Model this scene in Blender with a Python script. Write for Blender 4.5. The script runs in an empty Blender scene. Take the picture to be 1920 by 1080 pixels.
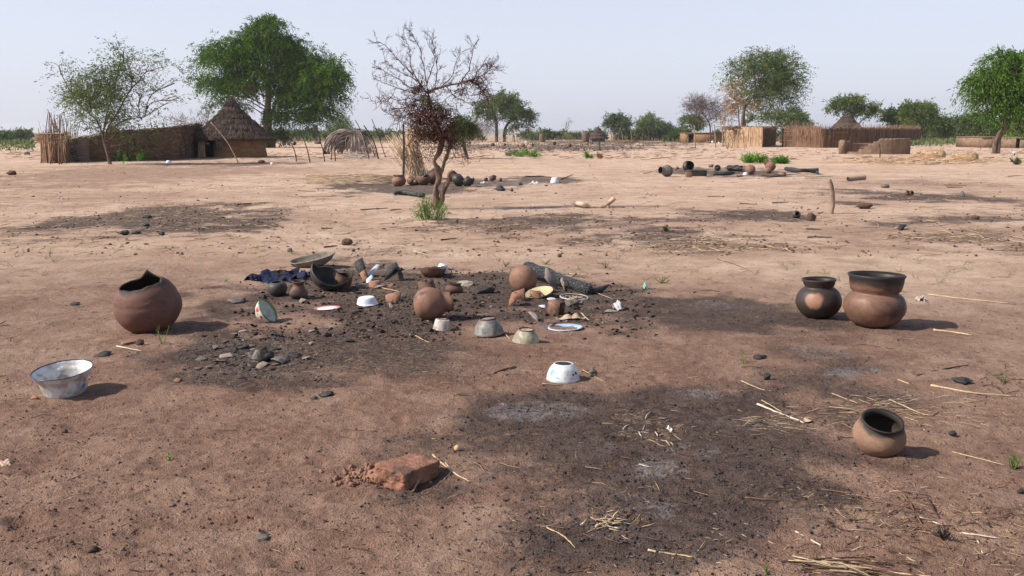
import bpy, math, random
import numpy as np
from mathutils import Vector, Matrix, Euler

random.seed(7)
RNG = np.random.default_rng(7)
SC = bpy.context.scene
COL = SC.collection
PI = math.pi
R = math.radians

# ------------------------------------------------------------------ camera, sky, sun, exposure
FPX = 1867.0                      # focal length in photograph pixels
HC = 1.6                          # eye height
HORIZON = 252.0
PITCH = math.atan((540 - HORIZON) / FPX)
cam_data = bpy.data.cameras.new('camera')
cam_data.sensor_width = 36.0
cam_data.lens = 36.0 * FPX / 1920.0
cam_data.clip_start = 0.05
cam_data.clip_end = 20000
cam = bpy.data.objects.new('camera', cam_data)
COL.objects.link(cam)
cam.location = (0, 0, HC)
cam.rotation_euler = (PI / 2 - PITCH, 0, 0)
SC.camera = cam

SUN_EL, SUN_AZ = R(40), R(13)     # the sun stands to the left and a little behind the camera
world = bpy.data.worlds.new('World')
SC.world = world
world.use_nodes = True
wn, wl = world.node_tree.nodes, world.node_tree.links
wn.clear()
wo = wn.new('ShaderNodeOutputWorld')
bg = wn.new('ShaderNodeBackground')
sky = wn.new('ShaderNodeTexSky')
sky.sky_type = 'NISHITA'
sky.sun_disc = False
sky.sun_elevation = SUN_EL
sun_from = Vector((-math.cos(SUN_AZ) * math.cos(SUN_EL), -math.sin(SUN_AZ) * math.cos(SUN_EL), math.sin(SUN_EL)))
sky.sun_rotation = math.atan2(sun_from.x, sun_from.y)
sky.altitude = 500
sky.air_density = 1.0
sky.dust_density = 3.0
sky.ozone_density = 1.0
hz_mix = wn.new('ShaderNodeMix'); hz_mix.data_type = 'RGBA'
wtc = wn.new('ShaderNodeTexCoord'); wsx = wn.new('ShaderNodeSeparateXYZ'); wl.new(wtc.outputs['Generated'], wsx.inputs[0])
wmr = wn.new('ShaderNodeMapRange'); wl.new(wsx.outputs['Z'], wmr.inputs['Value'])       # dust lies low: thick near the horizon, thin overhead
wmr.inputs['From Min'].default_value = 0.0; wmr.inputs['From Max'].default_value = 0.75
wmr.inputs['To Min'].default_value = 0.62; wmr.inputs['To Max'].default_value = 0.06
wmr.interpolation_type = 'SMOOTHSTEP'
wl.new(wmr.outputs[0], hz_mix.inputs[0])
hz_mix.inputs[7].default_value = (8.1, 8.35, 9.9, 1)      # dusty, almost white air of the dry season
wl.new(sky.outputs[0], hz_mix.inputs[6])
wl.new(hz_mix.outputs[2], bg.inputs[0])
bg.inputs[1].default_value = 0.09
wl.new(bg.outputs[0], wo.inputs[0])

sun_d = bpy.data.lights.new('sun', 'SUN')
sun_d.energy = 5.0
sun_d.angle = R(0.8)
sun_d.color = (1.0, 0.93, 0.83)
sun = bpy.data.objects.new('sun', sun_d)
COL.objects.link(sun)
sun.rotation_euler = sun_from.to_track_quat('Z', 'Y').to_euler()
sun.location = (-20, -5, 30)

SC.view_settings.view_transform = 'Standard'
SC.view_settings.look = 'None'
SC.view_settings.exposure = 0.44
SC.view_settings.gamma = 1.0
SC.view_settings.use_curve_mapping = False

# ------------------------------------------------------------------ numeric noise
def _hash(i, j, k, s):
    h = (i.astype(np.int64) * 374761393 + j.astype(np.int64) * 668265263 + k.astype(np.int64) * 2147483647 + s * 974711) & 0xFFFFFFFF
    h = ((h ^ (h >> 13)) * 1274126177) & 0xFFFFFFFF
    h = ((h ^ (h >> 16)) * 2246822519) & 0xFFFFFFFF
    return ((h ^ (h >> 15)) & 0xFFFF) / 32767.5 - 1.0

def vnoise(x, y, z=None, s=0):
    x = np.asarray(x, float); y = np.asarray(y, float)
    xi, yi = np.floor(x), np.floor(y)
    fx, fy = x - xi, y - yi
    fx = fx * fx * (3 - 2 * fx); fy = fy * fy * (3 - 2 * fy)
    if z is None:
        k = np.zeros_like(xi)
        a, b, c, d = _hash(xi, yi, k, s), _hash(xi + 1, yi, k, s), _hash(xi, yi + 1, k, s), _hash(xi + 1, yi + 1, k, s)
        return (a * (1 - fx) + b * fx) * (1 - fy) + (c * (1 - fx) + d * fx) * fy
    z = np.asarray(z, float); zi = np.floor(z); fz = z - zi; fz = fz * fz * (3 - 2 * fz)
    r = 0
    for dz in (0, 1):
        w = fz if dz else 1 - fz
        a, b, c, d = (_hash(xi, yi, zi + dz, s), _hash(xi + 1, yi, zi + dz, s), _hash(xi, yi + 1, zi + dz, s), _hash(xi + 1, yi + 1, zi + dz, s))
        r = r + w * ((a * (1 - fx) + b * fx) * (1 - fy) + (c * (1 - fx) + d * fx) * fy)
    return r

def fbm(x, y, z=None, o=4, s=0, g=0.5):
    t, a, f = 0, 1.0, 1.0
    x = np.asarray(x, float); y = np.asarray(y, float)
    for i in range(o):
        t = t + a * vnoise(x * f + 13.7 * i, y * f - 7.3 * i, None if z is None else z * f + 3.1 * i, s + i)
        a *= g; f *= 2.03
    return t

# ------------------------------------------------------------------ ground height and pixel -> place helpers
def near_fade(x, y, a, b):
    d = np.sqrt(x * x + y * y)
    return np.clip((b - d) / (b - a), 0, 1)

def gh_coarse(x, y):
    x = np.asarray(x, float); y = np.asarray(y, float)
    return (0.035 * fbm(x / 7.0, y / 7.0, o=3, s=3) + 0.012 * fbm(x / 1.3, y / 1.3, o=2, s=9))

DENTS = []    # (x, y, r, depth)
def gh(x, y):
    x = np.asarray(x, float); y = np.asarray(y, float)
    z = gh_coarse(x, y)
    nf = near_fade(x, y, 9, 30)
    # wind-and-foot worn lumps, stretched a little across the view
    z = z + nf * (0.0095 * fbm(x / 0.21 + 0.6 * y, y / 0.15, o=4, s=21, g=.6) + near_fade(x, y, 6, 12) * (0.0048 * fbm(x / 0.045 + y * 2, y / 0.036, o=2, s=33)))
    # old foot and hoof prints, one to a cell, soft edged
    for cs, sd_, act, fade in ((0.37, 101, 0.1, 13.0), (0.61, 131, -0.1, 18.0)):
        i, j = np.floor(x / cs), np.floor(y / cs); k = np.zeros_like(i)
        cxx = (i + .5 + .22 * _hash(i, j, k, sd_)) * cs; cyy = (j + .5 + .22 * _hash(i, j, k, sd_ + 1)) * cs
        an = _hash(i, j, k, sd_ + 2) * PI; ra = cs * (.15 + .045 * _hash(i, j, k, sd_ + 3)); on = (_hash(i, j, k, sd_ + 4) > act) * near_fade(x, y, fade - 5, fade)
        ddx, ddy = x - cxx, y - cyy; u_ = ddx * np.cos(an) + ddy * np.sin(an); v_ = -ddx * np.sin(an) + ddy * np.cos(an)
        q = (u_ / ra) ** 2 + (v_ / (ra * .62)) ** 2
        z = z - on * .012 * np.exp(-q ** 1.5) + on * .0045 * np.exp(-(q - 2.0) ** 2)
    for dx, dy, r, dp in DENTS:
        q = ((x - dx) ** 2 + (y - dy) ** 2) / (r * r)
        z = z - dp * np.exp(-q) + dp * 0.45 * np.exp(-(q - 2.2) ** 2)
    return z

CP, SP = math.cos(PITCH), math.sin(PITCH)
def ray(px, py):
    u = (540.0 - py) / FPX
    return (px - 960.0) / FPX, CP + SP * u, -SP + CP * u     # dx, dy, dz

def G(px, py, lift=0.0):
    """point of the ground seen at photograph pixel px, py"""
    py = max(py, HORIZON + 4.0)
    dx, dy, dz = ray(px, py)
    z = 0.0
    for _ in range(6):
        t = (HC - z) / -dz
        z = float(gh(dx * t, dy * t))
    return Vector((dx * t, dy * t, z + lift))

def Gnp(px, py):
    u = (540.0 - py) / FPX
    dx, dy, dz = (px - 960.0) / FPX, CP + SP * u, -SP + CP * u
    t = HC / -dz
    for _ in range(3):
        t = (HC - gh_coarse(dx * t, dy * t)) / -dz
    x, y = dx * t, dy * t
    return x, y, gh(x, y)

def P(px, py, Y):
    """point at distance Y seen at pixel px, py"""
    dx, dy, dz = ray(px, py)
    t = Y / dy
    return Vector((dx * t, Y, HC + dz * t))

def mpp(Y):
    return Y / CP / FPX          # metres per photograph pixel at distance Y (small angle)

# ------------------------------------------------------------------ mesh helpers
class MB:
    def __init__(s):
        s.v, s.f, s.t, s.n = [], [], [], 0
    def add(s, V, F, tint=0.5):
        V = np.asarray(V, float).reshape(-1, 3)
        s.v.append(V)
        for f in F:
            s.f.append(np.asarray(f, np.int64) + s.n)
        s.t.append(np.broadcast_to(np.asarray(tint, float), (len(V),)).copy())
        s.n += len(V)
    def build(s, name, mat, parent=None, smooth=True, loc=None):
        return mesh_obj(name, np.concatenate(s.v) if s.v else np.zeros((0, 3)), s.f, mat, parent, smooth, loc,
                        np.concatenate(s.t) if s.t else None)

def mesh_obj(name, V, F, mat, parent=None, smooth=True, loc=None, tint=None):
    """F: list of arrays; each is one (n,k) block of equal faces or one face"""
    blocks = []
    singles3, singles4, other = [], [], []
    for f in F:
        f = np.asarray(f)
        if f.ndim == 2:
            blocks.append(f)
        elif len(f) == 3: singles3.append(f)
        elif len(f) == 4: singles4.append(f)
        else: other.append(f)
    if singles3: blocks.append(np.array(singles3))
    if singles4: blocks.append(np.array(singles4))
    for o in other: blocks.append(np.array([o]))
    me = bpy.data.meshes.new(name)
    V = np.asarray(V, np.float32)
    if loc is not None:
        V = V - np.array(loc, np.float32)
    me.vertices.add(len(V))
    me.vertices.foreach_set('co', V.ravel())
    sizes = np.concatenate([np.full(len(b), b.shape[1]) for b in blocks]) if blocks else np.zeros(0, int)
    idx = np.concatenate([b.ravel() for b in blocks]) if blocks else np.zeros(0, int)
    me.loops.add(len(idx))
    me.loops.foreach_set('vertex_index', idx.astype(np.int32))
    me.polygons.add(len(sizes))
    starts = np.concatenate([[0], np.cumsum(sizes)[:-1]]) if len(sizes) else sizes
    me.polygons.foreach_set('loop_start', starts.astype(np.int32))
    me.polygons.foreach_set('loop_total', sizes.astype(np.int32))
    if smooth:
        me.polygons.foreach_set('use_smooth', np.ones(len(sizes), bool))
    me.update(calc_edges=True)
    me.validate()
    if tint is not None and len(tint) == len(V):
        a = me.attributes.new('tint', 'FLOAT', 'POINT')
        a.data.foreach_set('value', np.asarray(tint, np.float32))
    if mat is not None:
        me.materials.append(mat)
    o = bpy.data.objects.new(name, me)
    COL.objects.link(o)
    if parent is not None: o.parent = parent
    if loc is not None: o.location = loc
    return o

def tag(o, label=None, cat=None, group=None, kind=None):
    if label: o['label'] = label
    if cat: o['category'] = cat
    if group: o['group'] = group
    if kind: o['kind'] = kind
    return o

def thing(name, label, cat, loc=(0, 0, 0), group=None, rot=(0, 0, 0)):
    o = bpy.data.objects.new(name, None)
    COL.objects.link(o)
    o.empty_display_size = 0.1
    o.location = loc
    o.rotation_euler = rot
    return tag(o, label, cat, group)

def copy_tree(o, parent=None):
    c = o.copy(); COL.objects.link(c); c.parent = parent
    for ch in [k for k in bpy.data.objects if k.parent == o]:
        copy_tree(ch, c)
    return c

def grid_faces(m, n, wrap=False):
    """m rows of n vertices"""
    i = np.arange(m - 1)[:, None]; j = np.arange(n if wrap else n - 1)[None, :]
    a = i * n + j; b = i * n + (j + 1) % n
    return np.stack([a, b, b + n, a + n], -1).reshape(-1, 4)

def frame_of(d):
    d = d / (np.linalg.norm(d) + 1e-9)
    a = np.array([0, 0, 1.0]) if abs(d[2]) < 0.9 else np.array([1.0, 0, 0])
    u = np.cross(d, a); u /= np.linalg.norm(u)
    return u, np.cross(d, u)

def tube(mb, pts, rad, n=6, tint=0.5, cap=True, rough=0.0, seed=0, freq=3.0):
    P_ = np.array([tuple(p) for p in pts], float)
    rad = np.broadcast_to(np.asarray(rad, float), (len(P_),))
    V = []
    d = np.gradient(P_, axis=0)
    u, w = frame_of(d[0])
    for i in range(len(P_)):
        di = d[i] / (np.linalg.norm(d[i]) + 1e-9)
        u = u - di * np.dot(u, di); u /= np.linalg.norm(u) + 1e-9
        w = np.cross(di, u)
        a = np.arange(n) * 2 * PI / n
        V.append(P_[i] + rad[i] * (np.cos(a)[:, None] * u + np.sin(a)[:, None] * w))
    V = np.concatenate(V)
    if rough:
        c = np.repeat(P_, n, 0); q = V * freq
        k = 1 + rough * fbm(q[:, 0], q[:, 1], q[:, 2], o=3, s=seed)
        V = c + (V - c) * k[:, None]
    F = [grid_faces(len(P_), n, True)]
    if cap:
        k = len(P_)
        F += [np.arange(n)[::-1], np.arange(n) + (k - 1) * n]
    mb.add(V, F, tint)

def smooth_path(pts, k=4):
    """Catmull-Rom through points"""
    p = np.array([tuple(q) for q in pts], float)
    if len(p) < 3:
        t = np.linspace(0, 1, k + 1)[:, None]
        return p[0] * (1 - t) + p[-1] * t
    e = np.vstack([2 * p[0] - p[1], p, 2 * p[-1] - p[-2]])
    out = []
    for i in range(1, len(e) - 2):
        a, b, c, d = e[i - 1], e[i], e[i + 1], e[i + 2]
        for t in np.linspace(0, 1, k, endpoint=False):
            out.append(0.5 * ((2 * b) + (-a + c) * t + (2 * a - 5 * b + 4 * c - d) * t * t + (-a + 3 * b - 3 * c + d) * t ** 3))
    out.append(p[-1])
    return np.array(out)

def box_v(x0, x1, y0, y1, z0, z1):
    V = np.array([(x, y, z) for z in (z0, z1) for y in (y0, y1) for x in (x0, x1)], float)
    F = [np.array([[0, 2, 3, 1], [4, 5, 7, 6], [0, 1, 5, 4], [2, 6, 7, 3], [0, 4, 6, 2], [1, 3, 7, 5]])]
    return V, F

# ------------------------------------------------------------------ material helpers
class NT:
    def __init__(s, name):
        s.m = bpy.data.materials.new(name); s.m.use_nodes = True
        s.t = s.m.node_tree; s.t.nodes.clear()
        s.out = s.t.nodes.new('ShaderNodeOutputMaterial')
    def link(s, a, b): s.t.links.new(a, b)
    def put(s, sock, v):
        if isinstance(v, bpy.types.NodeSocket): s.link(v, sock)
        elif v is not None:
            if isinstance(v, (tuple, list)) and len(v) == 3 and sock.type == 'RGBA': v = tuple(v) + (1,)
            sock.default_value = v
    def coord(s, kind='Object'):
        n = s.t.nodes.new('ShaderNodeTexCoord'); return n.outputs[kind]
    def mapping(s, vec, scale=(1, 1, 1), rot=(0, 0, 0), loc=(0, 0, 0)):
        n = s.t.nodes.new('ShaderNodeMapping'); s.link(vec, n.inputs[0])
        n.inputs['Scale'].default_value = scale; n.inputs['Rotation'].default_value = rot; n.inputs['Location'].default_value = loc
        return n.outputs[0]
    def noise(s, vec, scale, detail=4, rough=0.55, dist=0.0, out=0):
        n = s.t.nodes.new('ShaderNodeTexNoise'); s.link(vec, n.inputs['Vector'])
        n.inputs['Scale'].default_value = scale; n.inputs['Detail'].default_value = detail
        n.inputs['Roughness'].default_value = rough; n.inputs['Distortion'].default_value = dist
        return n.outputs[out]
    def voronoi(s, vec, scale, feature='F1', out=0, rand=1.0):
        n = s.t.nodes.new('ShaderNodeTexVoronoi'); n.feature = feature; s.link(vec, n.inputs['Vector'])
        n.inputs['Scale'].default_value = scale
        if 'Randomness' in n.inputs: n.inputs['Randomness'].default_value = rand
        return n.outputs[out]
    def wave(s, vec, scale, dist=2.0, dscale=1.0, detail=2):
        n = s.t.nodes.new('ShaderNodeTexWave'); s.link(vec, n.inputs['Vector'])
        n.inputs['Scale'].default_value = scale; n.inputs['Distortion'].default_value = dist
        n.inputs['Detail Scale'].default_value = dscale; n.inputs['Detail'].default_value = detail
        return n.outputs['Fac']
    def math(s, op, a, b=0.0, c=0.0, clamp=False):
        n = s.t.nodes.new('ShaderNodeMath'); n.operation = op; n.use_clamp = clamp
        s.put(n.inputs[0], a); s.put(n.inputs[1], b); s.put(n.inputs[2], c)
        return n.outputs[0]
    def ramp(s, v, lo, hi, a=0.0, b=1.0):
        n = s.t.nodes.new('ShaderNodeMapRange'); n.interpolation_type = 'SMOOTHSTEP'
        s.put(n.inputs['Value'], v); n.inputs['From Min'].default_value = lo; n.inputs['From Max'].default_value = hi
        n.inputs['To Min'].default_value = a; n.inputs['To Max'].default_value = b
        return n.outputs[0]
    def mix(s, f, a, b, mode='MIX'):
        n = s.t.nodes.new('ShaderNodeMix'); n.data_type = 'RGBA'; n.blend_type = mode
        s.put(n.inputs[0], f); s.put(n.inputs[6], a); s.put(n.inputs[7], b)
        return n.outputs[2]
    def attr(s, name, out='Fac'):
        n = s.t.nodes.new('ShaderNodeAttribute'); n.attribute_name = name; return n.outputs[out]
    def sep(s, v):
        n = s.t.nodes.new('ShaderNodeSeparateXYZ'); s.link(v, n.inputs[0]); return n.outputs
    def rnd(s):
        n = s.t.nodes.new('ShaderNodeObjectInfo'); return n.outputs['Random']
    def bump(s, h, strength=0.5, dist=0.01, normal=None):
        n = s.t.nodes.new('ShaderNodeBump'); s.link(h, n.inputs['Height'])
        n.inputs['Strength'].default_value = strength; n.inputs['Distance'].default_value = dist
        if normal is not None: s.link(normal, n.inputs['Normal'])
        return n.outputs[0]
    def dist_to(s, vec, pt):
        n = s.t.nodes.new('ShaderNodeVectorMath'); n.operation = 'DISTANCE'; s.link(vec, n.inputs[0]); n.inputs[1].default_value = pt
        return n.outputs['Value']
    def bsdf(s, col, rough=0.9, normal=None, spec=0.3, metal=0.0, coat=0.0):
        n = s.t.nodes.new('ShaderNodeBsdfPrincipled')
        s.put(n.inputs['Base Color'], col); s.put(n.inputs['Roughness'], rough)
        n.inputs['Specular IOR Level'].default_value = spec; s.put(n.inputs['Metallic'], metal)
        n.inputs['Coat Weight'].default_value = coat
        if normal is not None: s.link(normal, n.inputs['Normal'])
        return n.outputs[0]
    def finish(s, shader):
        s.link(shader, s.out.inputs[0]); return s.m

def mat_clay(name, c1, c2, soot=0.0, rim_soot=0.0, sc=9.0, soot_col=(0.022, 0.02, 0.02), rough=0.8, inside=0.85, patch=None):
    m = NT(name); o = m.coord(); g = m.coord('Generated'); r = m.rnd()
    sh = m.t.nodes.new('ShaderNodeVectorMath'); sh.operation = 'ADD'; m.link(o, sh.inputs[0])
    cb = m.t.nodes.new('ShaderNodeCombineXYZ'); rr = m.math('MULTIPLY', r, 31.0)
    for i in range(3): m.link(rr, cb.inputs[i])
    m.link(cb.outputs[0], sh.inputs[1]); v = sh.outputs[0]
    n1 = m.noise(v, sc, 5, 0.6); n2 = m.noise(v, sc * 0.45, 3, 0.5, 0.6); n3 = m.noise(v, sc * 9, 3, 0.6)
    col = m.mix(m.ramp(n1, 0.3, 0.7), c1, c2)
    col = m.mix(m.ramp(n3, 0.35, 0.7, 0.0, 0.35), col, tuple(0.6 * c for c in c1))
    z = m.sep(g)[2]
    mask = m.ramp(m.math('ADD', n2, m.math('MULTIPLY', n1, 0.25)), 0.86 - soot * 0.5, 0.98 - soot * 0.5)
    if patch:
        mask = m.math('MAXIMUM', mask, m.ramp(m.math('ADD', m.dist_to(o, patch[0]), m.math('MULTIPLY', m.math('SUBTRACT', n1, 0.5), patch[1] * 1.5)), patch[1] * .8, patch[1] * 1.15))
    if rim_soot:
        rz = m.math('ADD', z, m.math('MULTIPLY', m.math('SUBTRACT', n1, 0.5), 0.35))
        mask = m.math('MAXIMUM', mask, m.ramp(rz, 1.0 - rim_soot, 1.0 - rim_soot * 0.55))
    col = m.mix(m.math('MULTIPLY', mask, 0.93), col, soot_col)
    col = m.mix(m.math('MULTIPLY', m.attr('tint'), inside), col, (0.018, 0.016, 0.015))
    dust = m.ramp(m.math('ADD', z, m.math('MULTIPLY', n1, 0.2)), 0.22, 0.08)      # soil rubbed on the foot
    col = m.mix(m.math('MULTIPLY', dust, 0.45), col, (0.22, 0.135, 0.09))
    b = m.bump(m.math('ADD', m.math('MULTIPLY', n1, 1.0), m.math('MULTIPLY', n3, 0.35)), 0.55, 0.006)
    return m.finish(m.bsdf(col, rough, b, 0.3))

def mat_plain(name, c1, c2, sc=20.0, rough=0.9, bump=0.4, bd=0.004, spec=0.12, stretch=(1, 1, 1), tinted=False, c3=None, dark=0.5, inside=0):
    m = NT(name); o = m.coord(); v = m.mapping(o, stretch)
    n1 = m.noise(v, sc, 5, 0.62); n3 = m.noise(v, sc * 7, 3, 0.6)
    f = m.ramp(n1, 0.28, 0.72)
    if tinted:
        f = m.attr('tint')
    col = m.mix(f, c1, c2)
    if c3 is not None:
        col = m.mix(m.ramp(m.noise(v, sc * 0.4, 3, 0.5), 0.52, 0.66), col, c3)
    col = m.mix(m.ramp(n3, 0.4, 0.75, 0.0, dark), col, tuple(0.45 * c for c in c1))
    if inside: col = m.mix(m.math('MULTIPLY', m.attr('tint'), inside), col, (0.012, 0.010, 0.009))      # inner faces painted near black for the shade inside the hut
    b = m.bump(m.math('ADD', n1, m.math('MULTIPLY', n3, 0.5)), bump, bd)
    return m.finish(m.bsdf(col, rough, b, spec))

def mat_leaf(name, c1, c2, c3=None, transl=0.35):
    m = NT(name); t = m.attr('tint')
    col = m.mix(m.ramp(t, 0.0, 0.75), c1, c2)
    if c3 is not None:
        col = m.mix(m.ramp(t, 0.78, 0.92), col, c3)
    d = m.t.nodes.new('ShaderNodeBsdfDiffuse'); m.link(col, d.inputs[0])
    tr = m.t.nodes.new('ShaderNodeBsdfTranslucent'); m.link(col, tr.inputs[0])
    mx = m.t.nodes.new('ShaderNodeMixShader'); mx.inputs[0].default_value = transl
    m.link(d.outputs[0], mx.inputs[1]); m.link(tr.outputs[0], mx.inputs[2])
    return m.finish(mx.outputs[0])

def mat_enamel(name, base, grime, g=0.4, rim=None, rimw=0.04, chips=0.4, decals=(), rough=0.22, chipcol=(0.03, 0.022, 0.02)):
    """enamelled iron: glossy coat, rust bleeding from chips, soot; decals are (point, radius, colour) in object space"""
    m = NT(name); o = m.coord(); gz = m.sep(m.coord('Generated'))[2]
    n1 = m.noise(o, 14, 5, 0.65, 0.5); n2 = m.noise(o, 60, 4, 0.6); n4 = m.noise(o, 30, 4, 0.7, 1.0)
    col = m.mix(m.ramp(n1, 0.62 - 0.35 * g, 0.86 - 0.25 * g, 0, 0.85), base, grime)
    for pt, r_, c in decals:
        d = m.math('ADD', m.dist_to(o, pt), m.math('MULTIPLY', m.math('SUBTRACT', n4, 0.5), r_ * 2.6))
        col = m.mix(m.ramp(d, r_, r_ * 0.85), col, c)
    if rim is not None:
        col = m.mix(m.ramp(gz, 1 - rimw, 1 - rimw * 0.8), col, rim)
    ch = m.ramp(m.math('ADD', n4, m.math('MULTIPLY', n2, 0.25)), 0.98 - chips * 0.33, 1.02 - chips * 0.33)
    col = m.mix(ch, col, chipcol)
    foot = m.ramp(m.math('ADD', gz, m.math('MULTIPLY', n1, 0.35)), 0.34, 0.14)
    col = m.mix(m.math('MULTIPLY', foot, 0.75), col, (0.13, 0.085, 0.06))
    b = m.bump(m.math('MULTIPLY', ch, -1.0), 0.5, 0.002)
    ro = m.math('ADD', m.math('MULTIPLY', ch, 0.5), m.ramp(n1, 0.3, 0.8, rough, rough + 0.35))
    return m.finish(m.bsdf(col, ro, b, 0.45))

# ------------------------------------------------------------------ shape generators
def lathe(mb, prof, n=40, thick=0.008, tend=None, m=26, arc=(0.0, 2 * PI), wob=0.0, seed=0, tint=0.5, inner=True, mat4=None):
    """surface of revolution with wall thickness; tend(angle) in 0..1 gives where the wall is broken off"""
    pr = smooth_path([(r_, 0, z_) for r_, z_ in prof], 5)[:, [0, 2]]
    s = np.concatenate([[0], np.cumsum(np.linalg.norm(np.diff(pr, axis=0), axis=1))]); s /= s[-1]
    closed = abs(arc[1] - arc[0] - 2 * PI) < 1e-6
    A = np.linspace(arc[0], arc[1], n, endpoint=not closed)
    te = np.array([1.0 if tend is None else float(np.clip(tend(a), 0.05, 1)) for a in A])
    tt = np.linspace(0, 1, m)
    U = tt[:, None] * te[None, :]
    Rr = np.interp(U, s, pr[:, 0]); Zz = np.interp(U, s, pr[:, 1])
    e = 1e-3
    dR = np.interp(np.clip(U + e, 0, 1), s, pr[:, 0]) - np.interp(np.clip(U - e, 0, 1), s, pr[:, 0])
    dZ = np.interp(np.clip(U + e, 0, 1), s, pr[:, 1]) - np.interp(np.clip(U - e, 0, 1), s, pr[:, 1])
    L = np.hypot(dR, dZ) + 1e-12
    ir = np.maximum(Rr - dZ / L * thick, 0.0); iz = Zz + dR / L * thick
    ca, sa = np.cos(A)[None, :], np.sin(A)[None, :]
    def surf(rr, zz):
        if wob:
            k = 1 + wob * fbm(ca * 1.7 + 5 + 0 * rr, sa * 1.7 + zz * 4, zz * 5 + 0 * rr, o=2, s=seed)
            rr = rr * k
        return np.stack([rr * ca, rr * sa, zz + 0 * ca], -1).reshape(-1, 3)
    Vo = surf(Rr, Zz)
    Fo = grid_faces(m, n, closed)
    if not inner:
        V, F = Vo, [Fo[:, ::1]]
    else:
        Vi = surf(ir, iz)
        V = np.vstack([Vo, Vi]); k = m * n
        F = [Fo, (Fo[:, ::-1] + k)]
        j = np.arange(n if closed else n - 1); j2 = (j + 1) % n
        top = (m - 1) * n
        F.append(np.stack([top + j, top + j2, k + top + j2, k + top + j], -1))
        if not closed:
            i = np.arange(m - 1)
            F.append(np.stack([i * n, i * n + n, k + i * n + n, k + i * n], -1))
            F.append(np.stack([i * n + n - 1, k + i * n + n - 1, k + i * n + 2 * n - 1, i * n + 2 * n - 1], -1))
    if mat4 is not None:
        V = V @ np.array(mat4.to_3x3()).T + np.array(mat4.translation)
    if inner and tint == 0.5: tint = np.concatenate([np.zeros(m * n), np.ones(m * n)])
    mb.add(V, F, tint)

def blob(mb, c, rad, n=10, rough=0.25, freq=1.5, seed=0, tint=0.5, flat=1.0, m=None):
    """irregular stone; rad may be (rx, ry, rz)"""
    rad = np.broadcast_to(np.asarray(rad, float), (3,))
    m = m or max(4, n * 2 // 3)
    th = np.linspace(0, PI, m); ph = np.arange(n) * 2 * PI / n
    D = np.stack([np.sin(th)[:, None] * np.cos(ph), np.sin(th)[:, None] * np.sin(ph), np.cos(th)[:, None] + 0 * ph], -1).reshape(-1, 3)
    k = 1 + rough * fbm(D[:, 0] * freq + seed, D[:, 1] * freq, D[:, 2] * freq, o=3, s=seed)
    mb.add(np.array(tuple(c)) + D * k[:, None] * rad, [grid_faces(m, n, True)[:, ::-1]], tint)

def shard_mesh(rng, L, W, th, curve):
    """curved broken sherd with jagged outline"""
    n = rng.integers(5, 8)
    a = np.sort(rng.uniform(0, 2 * PI, n) * 0.35 + np.arange(n) * 2 * PI / n)
    q = rng.uniform(0.62, 1.12, n)
    o = np.stack([np.cos(a) * q * L / 2, np.sin(a) * q * W / 2], -1)
    rings = [o, o * 0.55]
    top = []
    for rg in rings: top.append(np.column_stack([rg, curve * (1 - (rg ** 2).sum(1) / (L * L / 4))]))
    top.append(np.array([[0, 0, curve]]))
    T = np.vstack(top); B = T.copy(); B[:, 2] -= th
    V = np.vstack([T, B]); K = len(T)
    F = []
    j = np.arange(n); j2 = (j + 1) % n
    F.append(np.stack([j, j2, n + j2, n + j], -1)); F.append(np.stack([n + j, n + j2, np.full(n, 2 * n)], -1))
    F.append(np.stack([j2, j, n + j, n + j2], -1) + K); F.append(np.stack([n + j2, n + j, np.full(n, 2 * n)], -1) + K)
    F.append(np.stack([j2, j, K + j, K + j2], -1))
    return V, F

def rest(o, px, py, rz=0.0, rx=0.0, ry=0.0, sink=0.006, at=None):
    """turn an object (or a root with mesh children) and let its lowest point sit on the ground at that pixel"""
    o.rotation_euler = Euler((rx, ry, rz), 'XYZ')
    Mx = Euler((rx, ry, rz), 'XYZ').to_matrix()
    zs = []
    fam = [o] + [c for c in bpy.data.objects if c.parent == o] if o.type == 'EMPTY' else [o]
    M3 = np.array(Mx)
    for c in fam:
        if c.type != 'MESH': continue
        co = np.empty(len(c.data.vertices) * 3, np.float32); c.data.vertices.foreach_get('co', co)
        co = co.reshape(-1, 3)
        if c is not o: co = co + np.array(c.location)
        zs.append((co @ M3.T)[:, 2].min())
    g = G(px, py) if at is None else Vector(at)
    o.location = (g.x, g.y, g.z - min(zs) - sink)
    return o

def merge_scatter(name, TV, TF, pos, rot, scl, mat, tint=None, smooth=False):
    """many copies of one small template in a single mesh; rot (N,3,3), scl (N,3)"""
    N, K = len(pos), len(TV)
    V = TV[None] * scl[:, None, :]
    V = np.einsum('nij,nkj->nki', rot, V) + pos[:, None, :]
    F = [(f[None] + (np.arange(N) * K)[:, None, None]).reshape(-1, f.shape[1]) for f in TF]
    t = np.repeat(tint, K) if tint is not None else None
    return mesh_obj(name, V.reshape(-1, 3), F, mat, None, smooth, None, t)

def rot_z_tilt(az, tilt, spin=None):
    """matrices turning +X to azimuth az, pitched by tilt"""
    ca, sa, ct, st = np.cos(az), np.sin(az), np.cos(tilt), np.sin(tilt)
    X = np.stack([ca * ct, sa * ct, st], -1)
    Yv = np.stack([-sa, ca, 0 * ca], -1)
    Z = np.cross(X, Yv)
    if spin is not None:
        c, s = np.cos(spin)[:, None], np.sin(spin)[:, None]
        Yv, Z = Yv * c + Z * s, Z * c - Yv * s
    return np.stack([X, Yv, Z], -1)

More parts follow.
